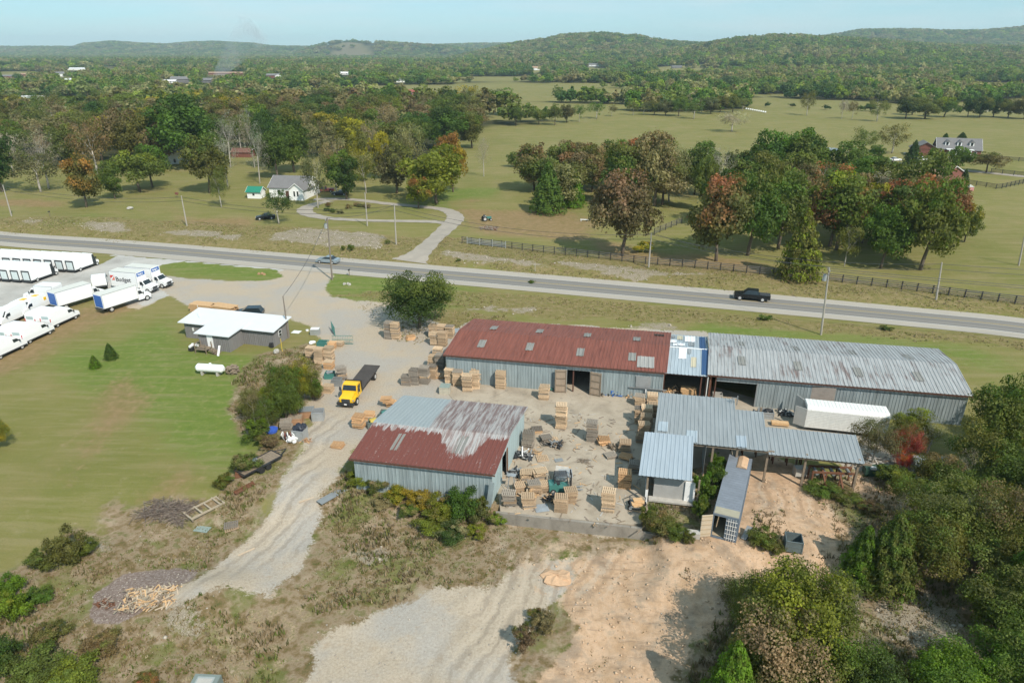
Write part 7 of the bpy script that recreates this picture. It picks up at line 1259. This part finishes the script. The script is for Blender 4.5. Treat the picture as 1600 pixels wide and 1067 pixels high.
# ------------------------------------------------------------------ ground cover, rubble
rng = np.random.default_rng(77); DRV = [(q_.x, q_.y) for q_ in [U(*q) for q in [(622,414),(655,385),(690,340),(560,316),(470,322),(470,345),(690,350),(722,338),(712,355),(685,385),(672,416)]]]
def tufts(name, n, chan, box, thr, hgt, cols, label, seed=0, blades=5, wid=.05, z_=None):
    x = rng.uniform(box[0], box[1], n); y = rng.uniform(box[2], box[3], n); m = chan(x, y)+(fbm(x, y, 2.5, 3, 3+seed)-.5)*1.0; k = m+(rng.random(n)-.5)*.5 > thr; x, y = x[k], y[k]; inb = (inpoly(x, y, DRV) < 0) & (inpoly(x, y, [(-15.6, 57), (-2, 54.4), (1.7, 66.4), (-12.3, 69.6)]) < 0) & (inpoly(x, y, [(18, 48), (20.8, 48), (25, 59), (22, 59.5)]) < 0) & (inpoly(x, y, [(q_.x, q_.y) for q_ in slab]) < -.3); x, y = x[inb], y[inb]; n = len(x); z = zg(x, y)
    ci = np.clip(((fbm(x, y, 5.0, 3, 50+seed)-.25)*2*len(cols)+rng.normal(size=n)*1.3).astype(int), 0, len(cols)-1); C = np.array(cols)[ci]*rng.uniform(.7, 1.25, (n, 1)); hh_ = hgt*rng.uniform(.4, 1.3, n)*(.3+4.2*fbm(x, y, 4, 2, 9)**3)
    hh_ = np.minimum(hh_, hgt*(1.9 if name == 'dry_weeds' else 1.0))
    V = []; CC = []
    for j in range(blades):
        a = rng.uniform(0, 6.28, n); l = rng.uniform(.15, .6, n)*hh_; w = wid*rng.uniform(.6, 1.6, n)+hh_*.05; ox, oy = rng.normal(size=n)*.12, rng.normal(size=n)*.12; ca, sa_ = np.cos(a), np.sin(a)
        p0 = np.stack([x+ox-sa_*w, y+oy+ca*w, z-.03], 1); p1 = np.stack([x+ox+sa_*w, y+oy-ca*w, z-.03], 1); p2 = np.stack([x+ox+ca*l, y+oy+sa_*l, z+hh_*rng.uniform(.6, 1.1, n)], 1); V.append(np.stack([p0, p1, p2], 1)); CC.append(np.repeat(C[:, None, :]*rng.uniform(.8, 1.2, (n, 1, 1)), 3, 1))
    V = np.concatenate(V).reshape(-1, 3); CC = np.concatenate(CC).reshape(-1, 3); me = npmesh(name, V, np.arange(len(V)).reshape(-1, 3), [MTUFT], [('col', 'POINT', np.concatenate([CC, np.ones((len(CC), 1))], 1))]); return tag(link(name, me), label, 'plants', kind='stuff')
t = NT('tuft'); c_ = t.attr('col').outputs['Color']; d = t.n('ShaderNodeBsdfDiffuse', {0: c_}); tr_ = t.n('ShaderNodeBsdfTranslucent', {0: c_}); m_ = t.n('ShaderNodeMixShader', {0: .35}); t.t.links.new(d.outputs[0], m_.inputs[1]); t.t.links.new(tr_.outputs[0], m_.inputs[2]); t.t.links.new(m_.outputs[0], t.out.inputs[0]); MTUFT = t.m
wchan = lambda x, y: msk(3, 0, x, y)-.9*msk(0, 0, x, y)-1.2*msk(1, 1, x, y)
tufts('dry_weeds', 70000, wchan, (-48, 60, 27, 92), .80, .28, [(.30, .23, .14), (.22, .17, .09), (.17, .165, .06), (.14, .17, .045), (.34, .28, .18), (.26, .20, .10)], 'dry brown and green weeds covering the rough ground around the yard')
tufts('sand_weeds', 30000, lambda x, y: msk(0, 1, x, y)*.5, (0, 50, 27, 62), .92, .2, [(.27, .20, .12), (.16, .15, .06)], 'sparse weeds growing on the orange sand flat', 4)
tufts('roadside_weeds', 90000, lambda x, y: msk(2, 0, x, y)-msk(1, 0, x, y)*.6, (-130, 110, 85, 185), .72, .2, [(.32, .26, .14), (.27, .25, .10), (.20, .22, .065), (.36, .29, .18)], 'rough grass and weeds along both banks of the highway', 8, 4, .09)
tufts('lawn_grass', 60000, lambda x, y: 1-msk(0, 0, x, y)-msk(0, 1, x, y)-msk(1, 3, x, y)-msk(0, 2, x, y), (-75, 75, 40, 110), .9, .045, [(.22, .22, .07), (.19, .22, .06), (.27, .24, .10)], 'short mown grass of the lawn', 12, 3, .04)
# loose stones
def stones(name, n, chan, box, thr, s0, s1, mat, label):
    x = rng.uniform(box[0], box[1], n); y = rng.uniform(box[2], box[3], n); k = chan(x, y)+(rng.random(n)-.5)*.9 > thr; k &= inpoly(x, y, DRV) < 0; k &= inpoly(x, y, [(q_.x, q_.y) for q_ in slab]) < -.2; x, y = x[k], y[k]; n = len(x); z = zg(x, y); s_ = s0*(s1/s0)**(rng.random(n)**2)
    D_ = np.array([[1, 0, 0], [-1, 0, 0], [0, 1, 0], [0, -1, 0], [0, 0, .7], [0, 0, -.5]])[None]*s_[:, None, None]*rng.uniform(.6, 1.3, (n, 6, 1)); a = rng.uniform(0, 6.28, n); ca, sa_ = np.cos(a)[:, None], np.sin(a)[:, None]
    V = np.stack([D_[..., 0]*ca-D_[..., 1]*sa_+x[:, None], D_[..., 0]*sa_+D_[..., 1]*ca+y[:, None], D_[..., 2]+z[:, None]+s_[:, None]*.15], -1).reshape(-1, 3)
    f0 = np.array([[0, 2, 4], [2, 1, 4], [1, 3, 4], [3, 0, 4], [2, 0, 5], [1, 2, 5], [3, 1, 5], [0, 3, 5]]); F_ = (f0[None]+6*np.arange(n)[:, None, None]).reshape(-1, 3); return tag(link(name, npmesh(name, V, F_, [mat])), label, 'stones', kind='stuff')
stones('rubble', 26000, lambda x, y: msk(1, 0, x, y)*(np.abs(y-np.interp(x, [-122, -40, 23, 54, 82, 130], [153, 134, 116, 107, 98, 87])) > 6), (-130, 110, 36, 185), .5, .07, .32, plain('limestone', (.42, .37, .30), .9, var=.4, sc=.8), 'pale broken limestone rubble on the banks and bare patches')
stones('gravel_stones', 30000, lambda x, y: np.maximum(msk(0, 0, x, y)*.25, msk(1, 1, x, y))+msk(0, 2, x, y)*.12, (-46, 30, 27, 90), .50, .03, .11, plain('gravel_stone', (.36, .32, .27), .9, var=.5, sc=.6), 'loose stones scattered over gravel lane and dark mound')
stones('sand_clods', 16000, lambda x, y: msk(0, 1, x, y)*.45, (0, 50, 27, 62), .55, .04, .18, plain('sand_clod', (.50, .36, .24), .95, var=.4, sc=.8), 'clods of orange dirt scattered over the sand flat')
# ------------------------------------------------------------------ haze and smoke
def volmat(name, col, dens, noise=False, an=.3):
    m = bpy.data.materials.new(name); m.use_nodes = True; nt = m.node_tree; nt.nodes.clear(); out = nt.nodes.new('ShaderNodeOutputMaterial'); pv = nt.nodes.new('ShaderNodeVolumePrincipled'); pv.inputs['Color'].default_value = (*col, 1); pv.inputs['Density'].default_value = dens; pv.inputs['Anisotropy'].default_value = an; nt.links.new(pv.outputs[0], out.inputs['Volume']); return m, nt, pv
m, _, _ = volmat('haze_air', (.70, .90, 1.0), 1.0e-4, an=0.0)
b = MB(); b.box((0, 5500, 120), (26000, 13500, 262), m); tag(b.build('haze'), 'thin pale air between the camera and the hills', 'haze', kind='stuff')
m, nt, pv = volmat('smoke', (.92, .97, 1.0), .010, an=0.0); tcn = nt.nodes.new('ShaderNodeTexCoord'); n1 = nt.nodes.new('ShaderNodeTexNoise'); n1.inputs['Scale'].default_value = .018; n1.inputs['Detail'].default_value = 4; rm = nt.nodes.new('ShaderNodeMapRange'); rm.inputs['From Min'].default_value = .33; rm.inputs['From Max'].default_value = .75; rm.inputs['To Max'].default_value = .030; nt.links.new(tcn.outputs['Object'], n1.inputs['Vector']); nt.links.new(n1.outputs[0], rm.inputs[0]); nt.links.new(rm.outputs[0], pv.inputs['Density'])
sb = G(338, 131); b = MB(); pts = []; rs = []
for i in range(9): s_ = i/8; pts.append((sb.x+s_**1.2*48, sb.y+s_*40, 4+s_*64)); rs.append(5+19*s_)
b.tube(pts, rs, m, 14); tag(b.build('smoke_plume'), 'thin bluish smoke rising from the far trees at left', 'smoke', kind='stuff')
name_trees()
